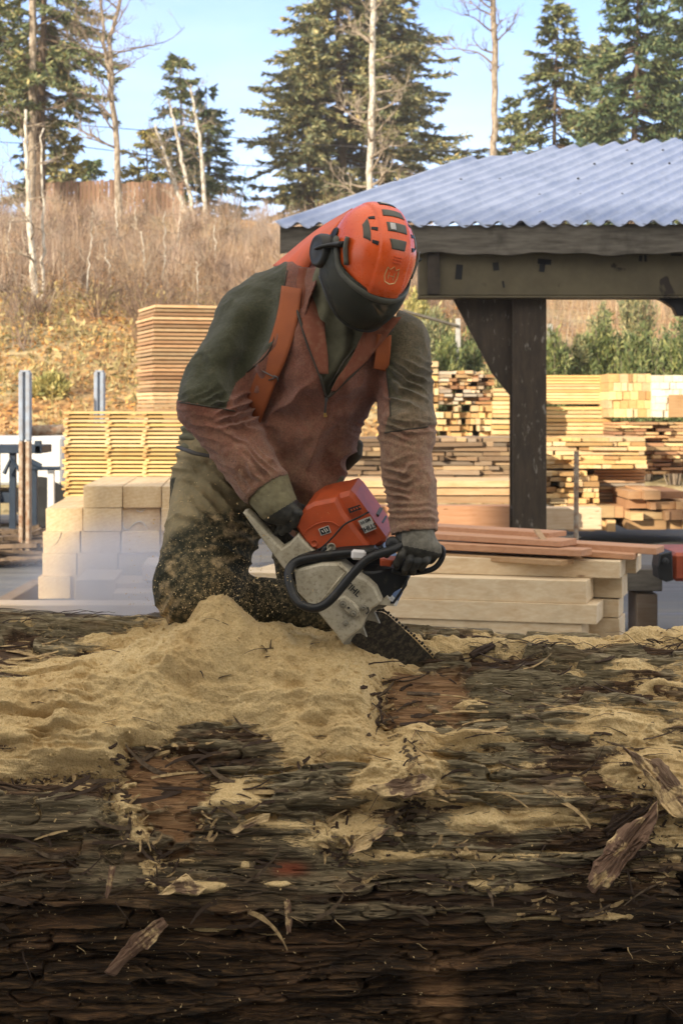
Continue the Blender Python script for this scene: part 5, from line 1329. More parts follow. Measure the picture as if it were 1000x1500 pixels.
# body under the clothes: one continuous surface, with head, hands and legs
def bodyf(p):
    d = cone(p, (370, 650, 5.52), (455, 520, 5.36), 72, 78)
    d = smin(d, cone(p, (390, 472, 5.40), (568, 505, 5.26), 44, 38), .08)
    d = smin(d, cone(p, (455, 450, 5.36), (510, 405, 5.2), 32, 30), .05)
    d = smin(d, s_ell(p, HEADC + HM @ np.array([.0, 0, -.02]), (.098, .076, .115), HM), .03)
    d = smin(d, s_ell(p, HEADC + HM @ np.array([.045, 0, -.105]), (.055, .052, .05), HM), .04)
    d = smin(d, s_cone(p, HEADC + HM @ np.array([.095, 0, -.03]), HEADC + HM @ np.array([.118, 0, -.065]), .012, .017), .012)
    for sgn in (-1, 1):
        d = smin(d, s_ell(p, HEADC + HM @ np.array([-.005, sgn * .078, -.045]), (.018, .010, .032), HM), .008)
        d = smax(d, -s_ell(p, HEADC + HM @ np.array([.098, sgn * .032, -.03]), (.012, .015, .010), HM), .012)
    d = smax(d, -s_ell(p, HEADC + HM @ np.array([.105, 0, -.105]), (.012, .026, .004), HM), .006)
    for A, B, C, ra, rb, rc in ((SHR, ELR, WRR, 36, 29, 20), (SHL, ELL, WRL, 30, 28, 20)):
        d = smin(d, cone(p, A, B, ra, rb), .03); d = smin(d, cone(p, B, C, rb, rc), .02)
    for A, B, C, ra, rb, rc in (((330, 700, 5.5), (284, 868, 5.30), (470, 897, 5.5), 50, 30, 16), ((420, 710, 5.6), (446, 860, 5.75), (470, 880, 6.0), 44, 26, 18)):
        d = smin(d, cone(p, A, B, ra, rb), .04); d = smin(d, cone(p, B, C, rb, rc), .03)
    return d
t = NT('skin'); MAT['skin'] = t.fin((.42, .24, .17), .55)
V, Q = nets(bodyf, P(190, 940, 5.3) - np.array([0, .6, 0]), P(680, 270, 5.3) + np.array([.05, .85, 0]), .010)
person = link('person', make_mesh('person', V, [Q], MAT['skin'], True))
tag(person, 'man in orange helmet and rust fleece kneeling on the log with a chainsaw', 'person')

# ---- jacket
V, Q = nets(jacket, P(225, 780, 5.3) - np.array([0, .62, 0]), P(655, 372, 5.3) + np.array([0, .4, 0]), .0043)
N = vnormals(V, Q); px, py = body_px(V)
eR = np.array(P(394, 716, 5.155)); aR = eR - np.array(P(*ELR)); aR /= np.linalg.norm(aR); eL = np.array(P(606, 781, 5.10)); aL = eL - np.array(P(*ELL)); aL /= np.linalg.norm(aL)
hR, hL = (V - eR) @ aR, (V - eL) @ aL; tq_ = torso(V.astype(np.float32)) > .014; nR, nL = (np.linalg.norm(V - eR, axis=1) < .14) & tq_, (np.linalg.norm(V - eL, axis=1) < .14) & tq_
calm = np.where(nR, sstep(-.002, -.03, hR), 1.) * np.where(nL, sstep(-.002, -.03, hL), 1.)
V = V + N * (fold(V, N, px, py) * calm)[:, None] + N * (.004 * np.where(nR & (hR < 0), sstep(-.022, -.012, hR), 0) + .004 * np.where(nL & (hL < 0), sstep(-.022, -.012, hL), 0))[:, None]
px, py = body_px(V); N = vnormals(V, Q)
# open ends (cuffs, hem, neck): drop what lies past the edges
def side(ax, ay, bx, by): return (bx - ax) * (py - ay) - (by - ay) * (px - ax)     # >0: below/left when walking right
front = N[:, 1] < .35
cut = np.zeros(len(V), bool)
wig = 1.6 * fbm(V[:, 0] * 20, V[:, 2] * 20, o=2, seed=330)
cutR = nR & (hR > 0); cutL = nL & (hL > 0)
# the V of the zip
vx0 = np.interp(py, [395, 440, 480, 520, 560, 584], [470, 452, 446, 462, 472, 477]); vx1 = np.interp(py, [395, 440, 480, 520, 560, 584], [540, 590, 570, 528, 494, 479])
inV = (px > vx0) & (px < vx1) & (py < 583) & (py > 380) & (N[:, 1] < .3) & (V[:, 1] < 5.42)
kill = cutR | cutL | inV
keep = ~kill[Q].any(1)
jm = make_mesh('fleece_jacket', V, [Q[keep]], MAT['skin'], True)
gx = np.interp(py, [380, 395, 440, 505, 545, 560, 600], [421, 420, 412, 398, 362, 345, 330])     # raglan seam, his right
green = (px < gx + wig) & (py < 588 + .18 * (px - 262) + wig)
gx2 = np.interp(py, [470, 490, 540, 600, 640], [574, 571, 566, 572, 560])
green |= (px > gx2 + wig) & (py < 634 - (px - 560) * .14 + wig * 1.5) & (px > 550)
vattr(jm, 'green', green.astype(float))
pale = .20 * (1 - green) + sstep(560, 740, py) * .5 + .75 * sstep(535, 560, px) * sstep(560, 680, py) + .32 * green * sstep(560, 590, px)
vattr(jm, 'dust', np.clip(pale, 0, 1))
t = NT('fleece'); v = t.coord()
n = t.noise(v, 420., 3, .7); n2 = t.noise(v, 9., 5, .65); n3 = t.noise(v, 55., 5, .7); n4 = t.noise(v, 90., 2)
gr_ = t.mix(t.rng(n2, .35, .7), (.048, .050, .024), (.080, .080, .044))
ru = t.mix(t.rng(n2, .35, .7), (.175, .050, .031), (.255, .092, .056))
c = t.mix(t.rng(t.attr('green'), .47, .53), ru, gr_)
c = t.mix(t.rng(n3, .55, .78, 0, .14), c, (.38, .26, .13))
dst = t.math('MULTIPLY', t.attr('dust'), t.rng(n3, .3, .62, .3, .85)); c = t.mix(dst, c, (.38, .25, .15))
c = t.mix(t.rng(n4, .73, .75, 0, .85), c, (.025, .02, .015))
fz = t.noise(v, 170., 4, .75); c = t.mix(1.0, c, t.ramp(fz, [(.3, .62), (.7, 1.3)]), 'MULTIPLY')
t.bump(t.math('ADD', n, t.math('MULTIPLY', n3, .8)), .7, .006)
t.b.inputs['Sheen Weight'].default_value = .25; t.b.inputs['Sheen Roughness'].default_value = .5; t.b.inputs['Specular IOR Level'].default_value = .1
MAT['fleece'] = t.fin(c, .95); jm.materials[0] = MAT['fleece']
jk = link('fleece_jacket', jm, person)
so = jk.modifiers.new('cloth', 'SOLIDIFY'); so.thickness = .006; so.offset = -1
jac_bvh = BVHTree.FromPolygons([tuple(x) for x in V], [tuple(f) for f in Q[keep]])
Vt_, Qt_ = nets(torso, P(225, 780, 5.3) - np.array([0, .62, 0]), P(655, 372, 5.3) + np.array([0, .4, 0]), .010)
torso_bvh = BVHTree.FromPolygons([tuple(x) for x in Vt_], [tuple(f) for f in Qt_])
jac_full = BVHTree.FromPolygons([tuple(x) for x in V], [tuple(f) for f in Q])
def on_jacket(px, py, off=.003, bvh=None):
    o_ = Vector((0, 0, CAM_H)); d_ = Vector(P(px, py, 1.0)) - o_; d_.normalize()
    h = (bvh or jac_full).ray_cast(o_, d_)
    if h[0] is None and bvh is not None: h = bvh.find_nearest(Vector(P(px, py, 5.2)))
    if h[0] is None: h = (bvh or jac_full).find_nearest(Vector(P(px, py, 5.2)))
    nv_ = np.array(h[1]); nv_ = nv_ if nv_[1] < .2 else -nv_
    return np.array(h[0]) + nv_ * off
# zip tape along both edges of the V, collar rolls, pull
simple('zip_tape', (.055, .045, .03), .7, 0, .3, 40); simple('brass', (.45, .28, .08), .4, .6); simple('zip_metal', (.12, .11, .10), .4, .6)
for k_, ed in enumerate(([(432, 440), (440, 470), (449, 500), (461, 530), (472, 560), (478, 580)], [(576, 482), (550, 510), (528, 535), (505, 558), (488, 574), (479, 582)])):
    pts = np.array([on_jacket(x, y, .004) for x, y in spline([(a, b) for a, b in ed], 26)])
    mb = MB(); mb.tube(pts, .0045, 8); mb.build('zip_tape', MAT['zip_tape'], jk, True)
mb = MB(); a = on_jacket(478.5, 582, .006); b = on_jacket(477, 603, .008)
mb.tube([a, (a + b) / 2 + np.array([0, -.004, 0]), b], .0035, 8); mb.box(a, (.009, .008, .02)); mb.build('zip_pull', MAT['zip_metal'], jk)
mb = MB(); b2 = on_jacket(477.5, 609, .008); mb.tube([b, b2], [.004, .006], 8); mb.build('pull_tag', MAT['brass'], jk)
# stand-up collar flap on the image-left side
def ribbon(name, cols, mat, parent, thick=.004, smooth=True, nn=30):
    """cols: list of polylines (3D) side by side"""
    G = np.array([spline(c, nn) for c in cols]); mb = MB(); mb.grid(G); o = mb.build(name, MAT[mat], parent, smooth)
    s = o.modifiers.new('thick', 'SOLIDIFY'); s.thickness = thick; s.offset = 0; return o
t = NT('rust_plain'); v = t.coord(); n2 = t.noise(v, 9., 5, .65); n = t.noise(v, 420., 3, .7); n3 = t.noise(v, 55., 5)
c = t.mix(t.rng(n2, .35, .7), (.18, .054, .028), (.25, .09, .048)); c = t.mix(t.rng(n3, .5, .75, 0, .2), c, (.4, .28, .16)); t.bump(n, .5, .004); MAT['rust_plain'] = t.fin(c, .95)
simple('shirt_cloth', (.155, .145, .088), .9, 0, .3, 30, .3)
cl = []
for k in np.linspace(0, 1, 6):
    xs_ = [(438 + 34 * k, 393), (434 + 36 * k, 420), (436 + 38 * k, 455), (446 + 31 * k, 490), (458 + 22 * k, 520), (468 + 13 * k, 548)]
    cl.append([P(x, y, 5.16 + .05 * k + dd - .03 * math.sin(k * 3.1)) for (x, y), dd in zip(xs_, (.10, .07, .02, 0.005, 0.0, 0.005))])
for i_ in range(6):
    for j_ in range(3, 6):
        x = 500 + F * cl[i_][j_][0] / cl[i_][j_][1]; y = 600 - F * (cl[i_][j_][2] - CAM_H) / cl[i_][j_][1]
        cl[i_][j_] = on_jacket(x, y, .012 - .006 * (j_ - 3) / 2)
ribbon('collar', cl, 'rust_plain', jk, .006)
cl = []
for k in np.linspace(0, 1, 6):
    xs_ = [(588 - 52 * k, 470), (562 - 38 * k, 500), (534 - 24 * k, 528), (508 - 14 * k, 552), (490 - 6 * k, 571)]
    cl.append([on_jacket(x, y, .012 * (1 - j / 5) + .004) for j, (x, y) in enumerate(xs_)])
ribbon('collar', cl, 'rust_plain', jk, .006)
def seam(pts, name='seam', r=.0024):
    q = np.array([on_jacket(a, b, .0005) for a, b in spline(np.array(pts, float), 40)]); q[1:-1] = .25 * q[:-2] + .5 * q[1:-1] + .25 * q[2:]
    mb = MB(); mb.tube(q, r, 6); mb.build(name, MAT['zip_tape'], jk, True)
seam([(421, 396), (412, 440), (403, 490), (390, 520), (362, 545)]); seam([(263, 589), (290, 593), (320, 598), (344, 602)]); seam([(573, 478), (569, 510), (566, 540), (570, 580), (572, 610)]); seam([(563, 634), (590, 630), (626, 625)])
# shirt seen in the V
def shirtf(p): return smin(jacket(p) + .021, cone(p, (468, 445, 5.33), (512, 400, 5.20), 41, 40), .02)
Vs, Qs = nets(shirtf, P(425, 600, 5.3) - np.array([0, .35, 0]), P(600, 350, 5.3) + np.array([0, .2, 0]), .006)
Ns = vnormals(Vs, Qs); x = Vs[:, 0]; z = Vs[:, 2]
Vs = Vs + Ns * (.006 * np.sin((x * 1.0 - z * .35) * 95 + 3 * fbm(x * 9, z * 9, o=2, seed=340)))[:, None]
km = (Ns[:, 1] < .5)
link('shirt', make_mesh('shirt', Vs, [Qs[km[Qs].all(1)]], MAT['shirt_cloth'], True), person)
mb = MB(); mb.tube([on_jacket(*q, -.004) for q in ((520, 512), (505, 528), (495, 545), (484, 566))], .0035, 6); mb.build('drawcord', MAT['zip_tape'], person, True)

# ---- trouser braces (orange strap with a wire buckle)
t = NT('orange_strap'); v = t.coord(); n = t.noise(v, 7., 5); n2 = t.noise(t.coord((1, 1, 1)), 260., 2)
t.bump(n2, .4, .003); MAT['orange_strap'] = t.fin(t.mix(t.rng(n, .35, .7), (.33, .085, .020), (.22, .058, .018)), .75)
strap_bvh = None
def strap(name, ctr, w, label=None):
    c = np.array(spline(ctr, 30)); tv = np.gradient(c, axis=0); tv /= np.linalg.norm(tv, axis=1)[:, None]; nv = np.stack([-tv[:, 1], tv[:, 0]], 1)
    cols = []
    for s in np.linspace(-1, 1, 7):
        q = c + nv * s * w / 2; pp = np.array([on_jacket(x, y, .012, torso_bvh) for x, y in q])
        for _ in range(3): pp[1:-1] = .25 * pp[:-2] + .5 * pp[1:-1] + .25 * pp[2:]
        cols.append(pp)
    G = np.array(cols)
    for _ in range(2): G[1:-1] = .25 * G[:-2] + .5 * G[1:-1] + .25 * G[2:]
    global strap_bvh
    mb = MB(); mb.grid(G); o = mb.build(name, MAT['orange_strap'], person, True)
    if strap_bvh is None: strap_bvh = BVHTree.FromPolygons([tuple(q_) for q_ in np.concatenate(mb.V)], [tuple(q_) for q_ in mb.F[4][0]])
    s = o.modifiers.new('thick', 'SOLIDIFY'); s.thickness = .004; s.offset = 0; return o
st = strap('brace_strap', [(430, 424), (423, 470), (409, 518), (394, 552), (381, 585), (367, 620), (352, 660)], 30)
st2 = strap('brace_strap', [(562, 492), (560, 515), (556, 540)], 22)
mb = MB(); bk_ = [on_jacket(x, y, .006, strap_bvh) for x, y in spline([(381, 540), (388, 544), (398, 549), (407, 554)], 12)]
mb.tube(bk_, .0022, 8); mb.build('buckle', MAT['zip_metal'], st, True)
for (x, y) in ((377, 537), (406, 554)):
    mb = MB(); c_ = on_jacket(x, y, .007, strap_bvh); mb.tube([c_ + np.array([-.006, 0, .009]), c_ + np.array([.004, -.002, .004]), c_ + np.array([.007, 0, -.010])], .0026, 7); mb.build('buckle', MAT['zip_metal'], st, True)

# ---- trousers
def trousers(p):
    d = cone(p, (352, 655, 5.56), (345, 700, 5.54), 88, 88)
    d = smin(d, cone(p, (332, 715, 5.5), (290, 845, 5.30), 78, 62), .06)
    d = smin(d, s_ell(p, P(284, 872, 5.28), (.118, .125, .115)), .05)
    d = smin(d, cone(p, (292, 880, 5.34), (478, 893, 5.50), 45, 36), .05)
    d = smin(d, cone(p, (430, 700, 5.62), (452, 865, 5.78), 50, 44), .05)
    d = smin(d, cone(p, (452, 868, 5.80), (474, 880, 6.1), 40, 32), .04)
    d = smin(d, cone(p, (400, 690, 5.55), (360, 690, 5.55), 70, 80), .05)
    return d
V, Q = nets(trousers, P(200, 950, 5.3) - np.array([0, .35, 0]), P(640, 615, 5.3) + np.array([.1, .9, 0]), .0062)
N = vnormals(V, Q); px, py = body_px(V); x, z = V[:, 0], V[:, 2]
D = .004 * fbm(x * 13, V[:, 1] * 13, z * 13, 3, 350)
for (cx, cy, sx, sy, ax, ay, wl, am, sd) in [(320, 725, 90, 60, -.3, 1., 15, .011, 351), (330, 790, 90, 50, -.45, 1., 14, .006, 352), (262, 890, 40, 50, 1., .35, 12, .004, 353), (400, 890, 90, 30, .8, .3, 16, .007, 354), (300, 850, 60, 40, .5, 1, 12, .006, 355), (285, 670, 60, 30, -.1, 1., 11, .009, 356)]:
    m = np.exp(-((px - cx) / sx) ** 4 - ((py - cy) / sy) ** 4); s_ = np.sin((px * ax + py * ay) / wl * 1.6 + 5. * fbm(x * 6, z * 6, o=4, seed=sd)); D += m * am * 1.2 * (1 - 2 * np.abs(s_) ** .7) * sstep(-.4, .4, fbm(x * 9, z * 9, o=3, seed=sd + 30))
V = V + N * D[:, None]
keep = ~(((py < 640 + .0 * px) & (V[:, 1] < 9))[Q].all(1))
tm = make_mesh('work_trousers', V, [Q[keep]], MAT['skin'], True)
wig = 12 * fbm(x * 9, z * 9, o=4, seed=360)
chap = sstep(-10, 12, (py - np.interp(px, [228, 262, 300, 345, 380, 420], [812, 772, 748, 745, 730, 720])) + wig) 
chap = np.maximum(chap, (V[:, 1] > 5.42) * (py > 700))
vattr(tm, 'chap', chap)
stk = np.zeros(len(V))
for (x0, y0, x1, y1, w) in [(330, 781, 352, 766, 5), (340, 784, 362, 778, 4), (348, 792, 378, 788, 4), (292, 806, 312, 803, 3.5), (315, 822, 330, 820, 5), (318, 829, 350, 815, 2.5), (340, 752, 336, 778, 2.5), (246, 826, 252, 842, 5), (240, 860, 252, 880, 7), (312, 790, 345, 775, 3), (305, 754, 318, 758, 3), (238, 895, 245, 912, 8)]:
    a = np.array([x0, y0]); e = np.array([x1 - x0, y1 - y0], float); tq = np.clip(((px - x0) * e[0] + (py - y0) * e[1]) / (e @ e), 0, 1)
    stk = np.maximum(stk, sstep(1.5, .3, np.hypot(px - x0 - e[0] * tq, py - y0 - e[1] * tq) / w + 1.1 * fbm(x * 45, z * 45, o=3, seed=362)))
vattr(tm, 'streak', stk)
t = NT('work_cloth'); v = t.coord(); n = t.noise(v, 10., 6, .7); n2 = t.noise(v, 60., 5, .7); n3 = t.noise(v, 330., 2, .6); sp_ = t.noise(v, 120., 3, .7)
tan_ = t.mix(t.rng(n, .35, .68), (.19, .155, .085), (.31, .25, .14))
dk_ = t.mix(t.rng(n, .35, .7), (.020, .022, .013), (.055, .05, .03))
c = t.mix(t.attr('chap'), tan_, dk_)
c = t.mix(t.math('MULTIPLY', t.rng(n2, .45, .64), t.rng(n, .38, .6, .1, .75)), c, (.34, .25, .125))
c = t.mix(t.rng(sp_, .62, .70, 0, .5), c, (.46, .33, .16)); c = t.mix(t.math('MULTIPLY', t.attr('streak'), t.rng(n2, .35, .6, .15, .75)), c, (.46, .33, .17))
t.bump(t.math('ADD', n3, n2), .4, .004); t.b.inputs['Specular IOR Level'].default_value = .15
MAT['work_cloth'] = t.fin(c, .9); tm.materials[0] = MAT['work_cloth']
tro = link('work_trousers', tm, person)
mb = MB(); mb.tube([P(x_, y_, d_) for x_, y_, d_ in ((262, 655, 5.42), (285, 664, 5.30), (330, 672, 5.22), (380, 676, 5.22))], .012, 8, flat=.5); mb.build('belt', MAT['zip_tape'], tro, True)
# boots
def boots(p):
    d = cone(p, (466, 893, 5.50), (488, 898, 5.52), 36, 32); d = smin(d, cone(p, (488, 900, 5.52), (520, 925, 5.62), 30, 22), .04)
    return d
V, Q = nets(boots, P(400, 970, 5.3) - np.array([0, .1, 0]), P(660, 830, 5.3) + np.array([0, .5, 0]), .007)
link('work_boot', make_mesh('work_boot', V, [Q], MAT['steel_black'], True), person)
def boots2(p): return smin(cone(p, (470, 882, 6.08), (478, 892, 6.16), 32, 32), cone(p, (478, 892, 6.16), (500, 930, 6.26), 30, 22), .04)
V, Q = nets(boots2, P(400, 1000, 6.1) - np.array([0, .3, 0]), P(560, 830, 6.1) + np.array([0, .5, 0]), .008)
link('work_boot', make_mesh('work_boot', V, [Q], MAT['steel_black'], True), person)
# loose tan layer at the waist behind the arm, hanging glove at the belt
def waist(p): return smin(cone(p, (300, 640, 5.50), (305, 668, 5.50), 36, 38), cone(p, (330, 648, 5.5), (335, 668, 5.5), 40, 40), .03)
V, Q = nets(waist, P(235, 720, 5.5) - np.array([0, .2, 0]), P(400, 580, 5.5) + np.array([0, .2, 0]), .006); N = vnormals(V, Q)
V = V + N * (.006 * np.sin(V[:, 2] * 160 + 4 * fbm(V[:, 0] * 9, V[:, 2] * 9, o=2, seed=366)))[:, None]
link('shirt_tail', make_mesh('shirt_tail', V, [Q], MAT['shirt_cloth'], True), person)
def hang(p): return smin(cone(p, (523, 652, 5.42), (520, 664, 5.42), 9, 11), cone(p, (515, 672, 5.42), (508, 682, 5.42), 9, 7), .012)
V, Q = nets(hang, P(490, 700, 5.42) - np.array([0, .1, 0]), P(545, 630, 5.42) + np.array([0, .1, 0]), .004)
link('belt_pouch', make_mesh('belt_pouch', V, [Q], MAT['zip_tape'], True), person)
def hem(p): return cone(p, (482, 725, 5.27), (497, 700, 5.28), 9, 7)
V, Q = nets(hem, P(455, 750, 5.27) - np.array([0, .1, 0]), P(520, 680, 5.27) + np.array([0, .1, 0]), .004)
link('shirt_hem', make_mesh('shirt_hem', V, [Q], MAT['shirt_cloth'], True), person)

# ---- gloves
simple('glove_canvas', (.20, .175, .095), .9, 0, .35, 40, .3, (.13, .11, .06)); simple('glove_knit', (.19, .175, .135), .9, 0, .3, 60, .4, (.12, .11, .085)); simple('glove_rubber', (.018, .019, .017), .6, 0, .4, 50, .2, (.05, .045, .033))
def glove(name, f, lo, hi, mats, split=None, res=.003):
    V, Q = nets(f, lo, hi, res); N = vnormals(V, Q)
    V = V + N * (.0016 * fbm(V[:, 0] * 60, V[:, 1] * 60, V[:, 2] * 60, 3, 370))[:, None]
    mi = None
    if split is not None: mi = split(V[Q].mean(1)).astype(int)
    return link(name, make_mesh(name, V, [Q], [MAT[m] for m in mats], True, mi), person)
_P0 = P
def P(x, y, d): return _P0(x, y, d + .09)
# his right hand: gauntlet cuff, fingers closed on the rear handle
def gr_f(p):
    d = cone(p, (391, 714, 5.075), (405, 738, 5.05), 36.5, 31)
    d = smax(d, cone(p, (378, 697, 5.09), (388, 713, 5.075), 32, 32), .004) if False else d
    d = smin(d, cone(p, (402, 735, 5.05), (417, 752, 5.03), 23, 17), .02)
    for k, (a, b, c) in enumerate([((424, 738), (437, 752), (431, 768)), ((418, 746), (430, 762), (422, 776)), ((411, 753), (421, 769), (413, 781)), ((404, 757), (411, 771), (404, 782))]):
        dd = 5.015 + .012 * k
        f_ = smin(cone(p, (*a, dd + .01), (*b, dd - .012), 7.2 - .5 * k, 6.4 - .5 * k), cone(p, (*b, dd - .012), (*c, dd + .008), 6.2 - .5 * k, 5.2 - .4 * k), .004); d = smin(d, f_, .0035)
    th_ = smin(cone(p, (415, 735, 5.06), (430, 738, 5.09), 9, 7), cone(p, (430, 738, 5.09), (442, 748, 5.10), 7, 5.5), .004); d = smin(d, th_, .008)
    return d
def cuffsplit(V): x = 500 + F * V[:, 0] / V[:, 1]; y = 600 - F * (V[:, 2] - CAM_H) / V[:, 1]; return ((x - 398) * .52 + (y - 735) * .85 > 16)
glove('work_glove', gr_f, P(325, 800, 5.05) - np.array([0, .15, 0]), P(460, 655, 5.05) + np.array([0, .2, 0]), ['glove_canvas', 'glove_rubber'], cuffsplit)
# his left hand: closed over the front handle bar
def gl_f(p):
    d = cone(p, (607, 774, 5.005), (614, 798, 4.985), 30, 25)
    d = smin(d, s_cone(p, P(598, 798, 4.975), P(634, 806, 4.985), pr(17, 5), pr(14, 5)), .02)
    base = [(594, 802), (606, 808), (618, 811), (630, 812)]
    for k, (bx, by) in enumerate(base):
        L_ = (1, 1.08, 1.0, .82)[k]
        q0 = (bx, by - 2, 4.968 + .004 * k); q1 = (bx - 7, by + 12 * L_, 4.942 + .004 * k); q2 = (bx - 13, by + 23 * L_, 4.953 + .004 * k); q3 = (bx - 13, by + 28 * L_, 4.975 + .004 * k)
        f_ = smin(cone(p, q0, q1, 7.0, 6.3), cone(p, q1, q2, 6.3, 5.5), .004); f_ = smin(f_, cone(p, q2, q3, 5.5, 4.8), .004); d = smin(d, f_, .0035)
    th_ = smin(cone(p, (592, 790, 4.98), (574, 800, 4.965), 10, 8), cone(p, (574, 800, 4.965), (566, 812, 4.96), 7.6, 6), .004); d = smin(d, th_, .01)
    return d
def fsplit(V): x = 500 + F * V[:, 0] / V[:, 1]; y = 600 - F * (V[:, 2] - CAM_H) / V[:, 1]; return (y > 801 + (x - 600) * .22) | (x < 588)
glove('work_glove', gl_f, P(540, 860, 5.0) - np.array([0, .12, 0]), P(665, 735, 5.0) + np.array([0, .15, 0]), ['glove_knit', 'glove_rubber'], fsplit)

P = _P0
# ---------------------------------------------------------------- helmet with visor, ear cups and neck flap
t = NT('helmet_orange'); n = t.noise(t.coord(), 14., 5); n2 = t.noise(t.coord(), 60., 4, .7)
c = t.mix(t.rng(n, .4, .7), (.80, .115, .018), (.68, .095, .018)); c = t.mix(t.rng(n2, .62, .75, 0, .35), c, (.45, .2, .1))
t.b.inputs['Specular IOR Level'].default_value = .5; MAT['helmet_orange'] = t.fin(c, t.rng(n2, .3, .7, .22, .38))
simple('helmet_grey', (.105, .102, .075), .6, 0, .3, 30); simple('visor_mesh', (.030, .031, .021), .6, 0, .3, 30, .2); simple('visor_patch', (.085, .08, .05), .55, 0, .25, 20)
simple('earmuff', (.035, .034, .028), .5, 0, .25, 25); simple('gold_print', (.72, .50, .22), .5); simple('silver', (.5, .48, .44), .4, .3)
HA, HB, HC = .148, .116, .142
def hp(phi, psi, off=0.):
    """shell point: phi round the head (0 = front, + = his left), psi up from the rim"""
    phi = np.asarray(phi, float); psi = np.asarray(psi, float)
    n_ = 2.25
    cx = np.cos(psi) * np.cos(phi); cy = np.cos(psi) * np.sin(phi); cz = np.sin(psi)
    k = (np.abs(cx / 1) ** n_ + np.abs(cy) ** n_ + np.abs(cz) ** n_) ** (-1 / n_)
    x, y, z = HA * k * cx, HB * k * cy, HC * k * cz
    band = sstep(.052, .044, np.abs(y)) * sstep(-.12, -.02, x + z * .4)        # raised centre band
    b2 = sstep(.105, .06, np.abs(y)) * .0
    r = np.stack([x, y, z], -1); u_ = r / (np.linalg.norm(r, axis=-1, keepdims=True) + 1e-9)
    r = r + u_ * (.006 * band + off)[..., None] if np.ndim(off) or True else r
    fr = sstep(.10, .02, z) * sstep(.6, .95, np.cos(phi))
    r[..., 0] = r[..., 0] + .018 * fr * sstep(.06, .0, z)                       # short peak
    low = sstep(.05, 0, z); r[..., 2] = r[..., 2] - .022 * low * sstep(.2, -.6, np.cos(phi))   # lower at the nape
    return r
def hw(r): return HEADC + np.asarray(r) @ HM.T
ph = np.linspace(-math.pi, math.pi, 145); ps = np.linspace(R(-7), R(89.9), 70)
PH, PS = np.meshgrid(ph, ps, indexing='ij')
Gs = hp(PH, PS, np.zeros_like(PH))
mb = MB(); mb.grid(hw(Gs))
helmet = mb.build('helmet', MAT['helmet_orange'], person, True)
so = helmet.modifiers.new('shell', 'SOLIDIFY'); so.thickness = .004; so.offset = 0
def patch(name, pts, mat, off=.0025, n=8):
    """quad patch on the shell; corners as (side, along): side = metres to his left, along = angle from the front rim over the crown in degrees"""
    a, b, c_, d_ = [np.array(q, float) for q in pts]; s, t_ = np.meshgrid(np.linspace(0, 1, n), np.linspace(0, 1, n), indexing='ij')
    q = (a * ((1 - s) * (1 - t_))[..., None] + b * (s * (1 - t_))[..., None] + c_ * (s * t_)[..., None] + d_ * ((1 - s) * t_)[..., None])
    mb = MB(); mb.grid(hw(band_pt(q[..., 0], q[..., 1], off))); o = mb.build(name, MAT[mat], helmet, True)
    s_ = o.modifiers.new('t', 'SOLIDIFY'); s_.thickness = .003; s_.offset = 0; return o
def band_pt(side, deg, off):
    a = np.radians(deg); n_ = 2.25
    cx, cz = np.cos(a), np.sin(a); ys = np.clip(np.asarray(side) / HB, -.97, .97)
    k = ((1 - np.abs(ys) ** n_) / (np.abs(cx) ** n_ + np.abs(cz) ** n_)) ** (1 / n_)
    x, y, z = HA * k * cx, HB * ys, HC * k * cz
    r = np.stack([x, y, z], -1); u_ = r / np.linalg.norm(r, axis=-1, keepdims=True)
    band = sstep(.052, .044, np.abs(y)) * sstep(-.12, -.02, x + z * .4)
    r = r + u_ * (.006 * band + off)[..., None]
    fr = sstep(.10, .02, r[..., 2]) * sstep(.6, .95, x / (np.hypot(x, y) + 1e-9)); r[..., 0] += .018 * fr * sstep(.06, 0, r[..., 2])
    return r
patch('vent', [(-.019, 47), (.021, 47), (.026, 58), (-.026, 58)], 'helmet_grey')
patch('vent', [(-.030, 67), (.030, 67), (.030, 79), (-.030, 79)], 'helmet_grey')
patch('vent_glint', [(-.022, 68.5), (-.006, 68.5), (-.006, 77.5), (-.022, 77.5)], 'silver', .0045)
patch('vent', [(-.034, 89), (.034, 89), (.030, 100), (-.030, 100)], 'helmet_grey')
patch('badge', [(-.026, 112), (.026, 112), (.024, 120), (-.024, 120)], 'steel_black')
patch('badge_print', [(-.018, 114), (.004, 114), (.004, 118), (-.018, 118)], 'silver', .0045)
for dg in (52, 71, 90):
    patch('side_vent', [(-.070, dg), (-.056, dg - 3), (-.054, dg + 2), (-.070, dg + 4)], 'steel_black')
    patch('side_vent', [(.070, dg), (.056, dg - 3), (.054, dg + 2), (.070, dg + 4)], 'steel_black')
for dg in (33, 36, 39): patch('rib', [(-.010, dg), (.016, dg), (.016, dg + 1), (-.010, dg + 1)], 'helmet_orange', .0035)
patch('side_panel', [(-.088, 60), (-.073, 54), (-.072, 92), (-.086, 84)], 'helmet_grey')
patch('side_panel', [(.088, 60), (.073, 54), (.072, 92), (.086, 84)], 'helmet_grey')
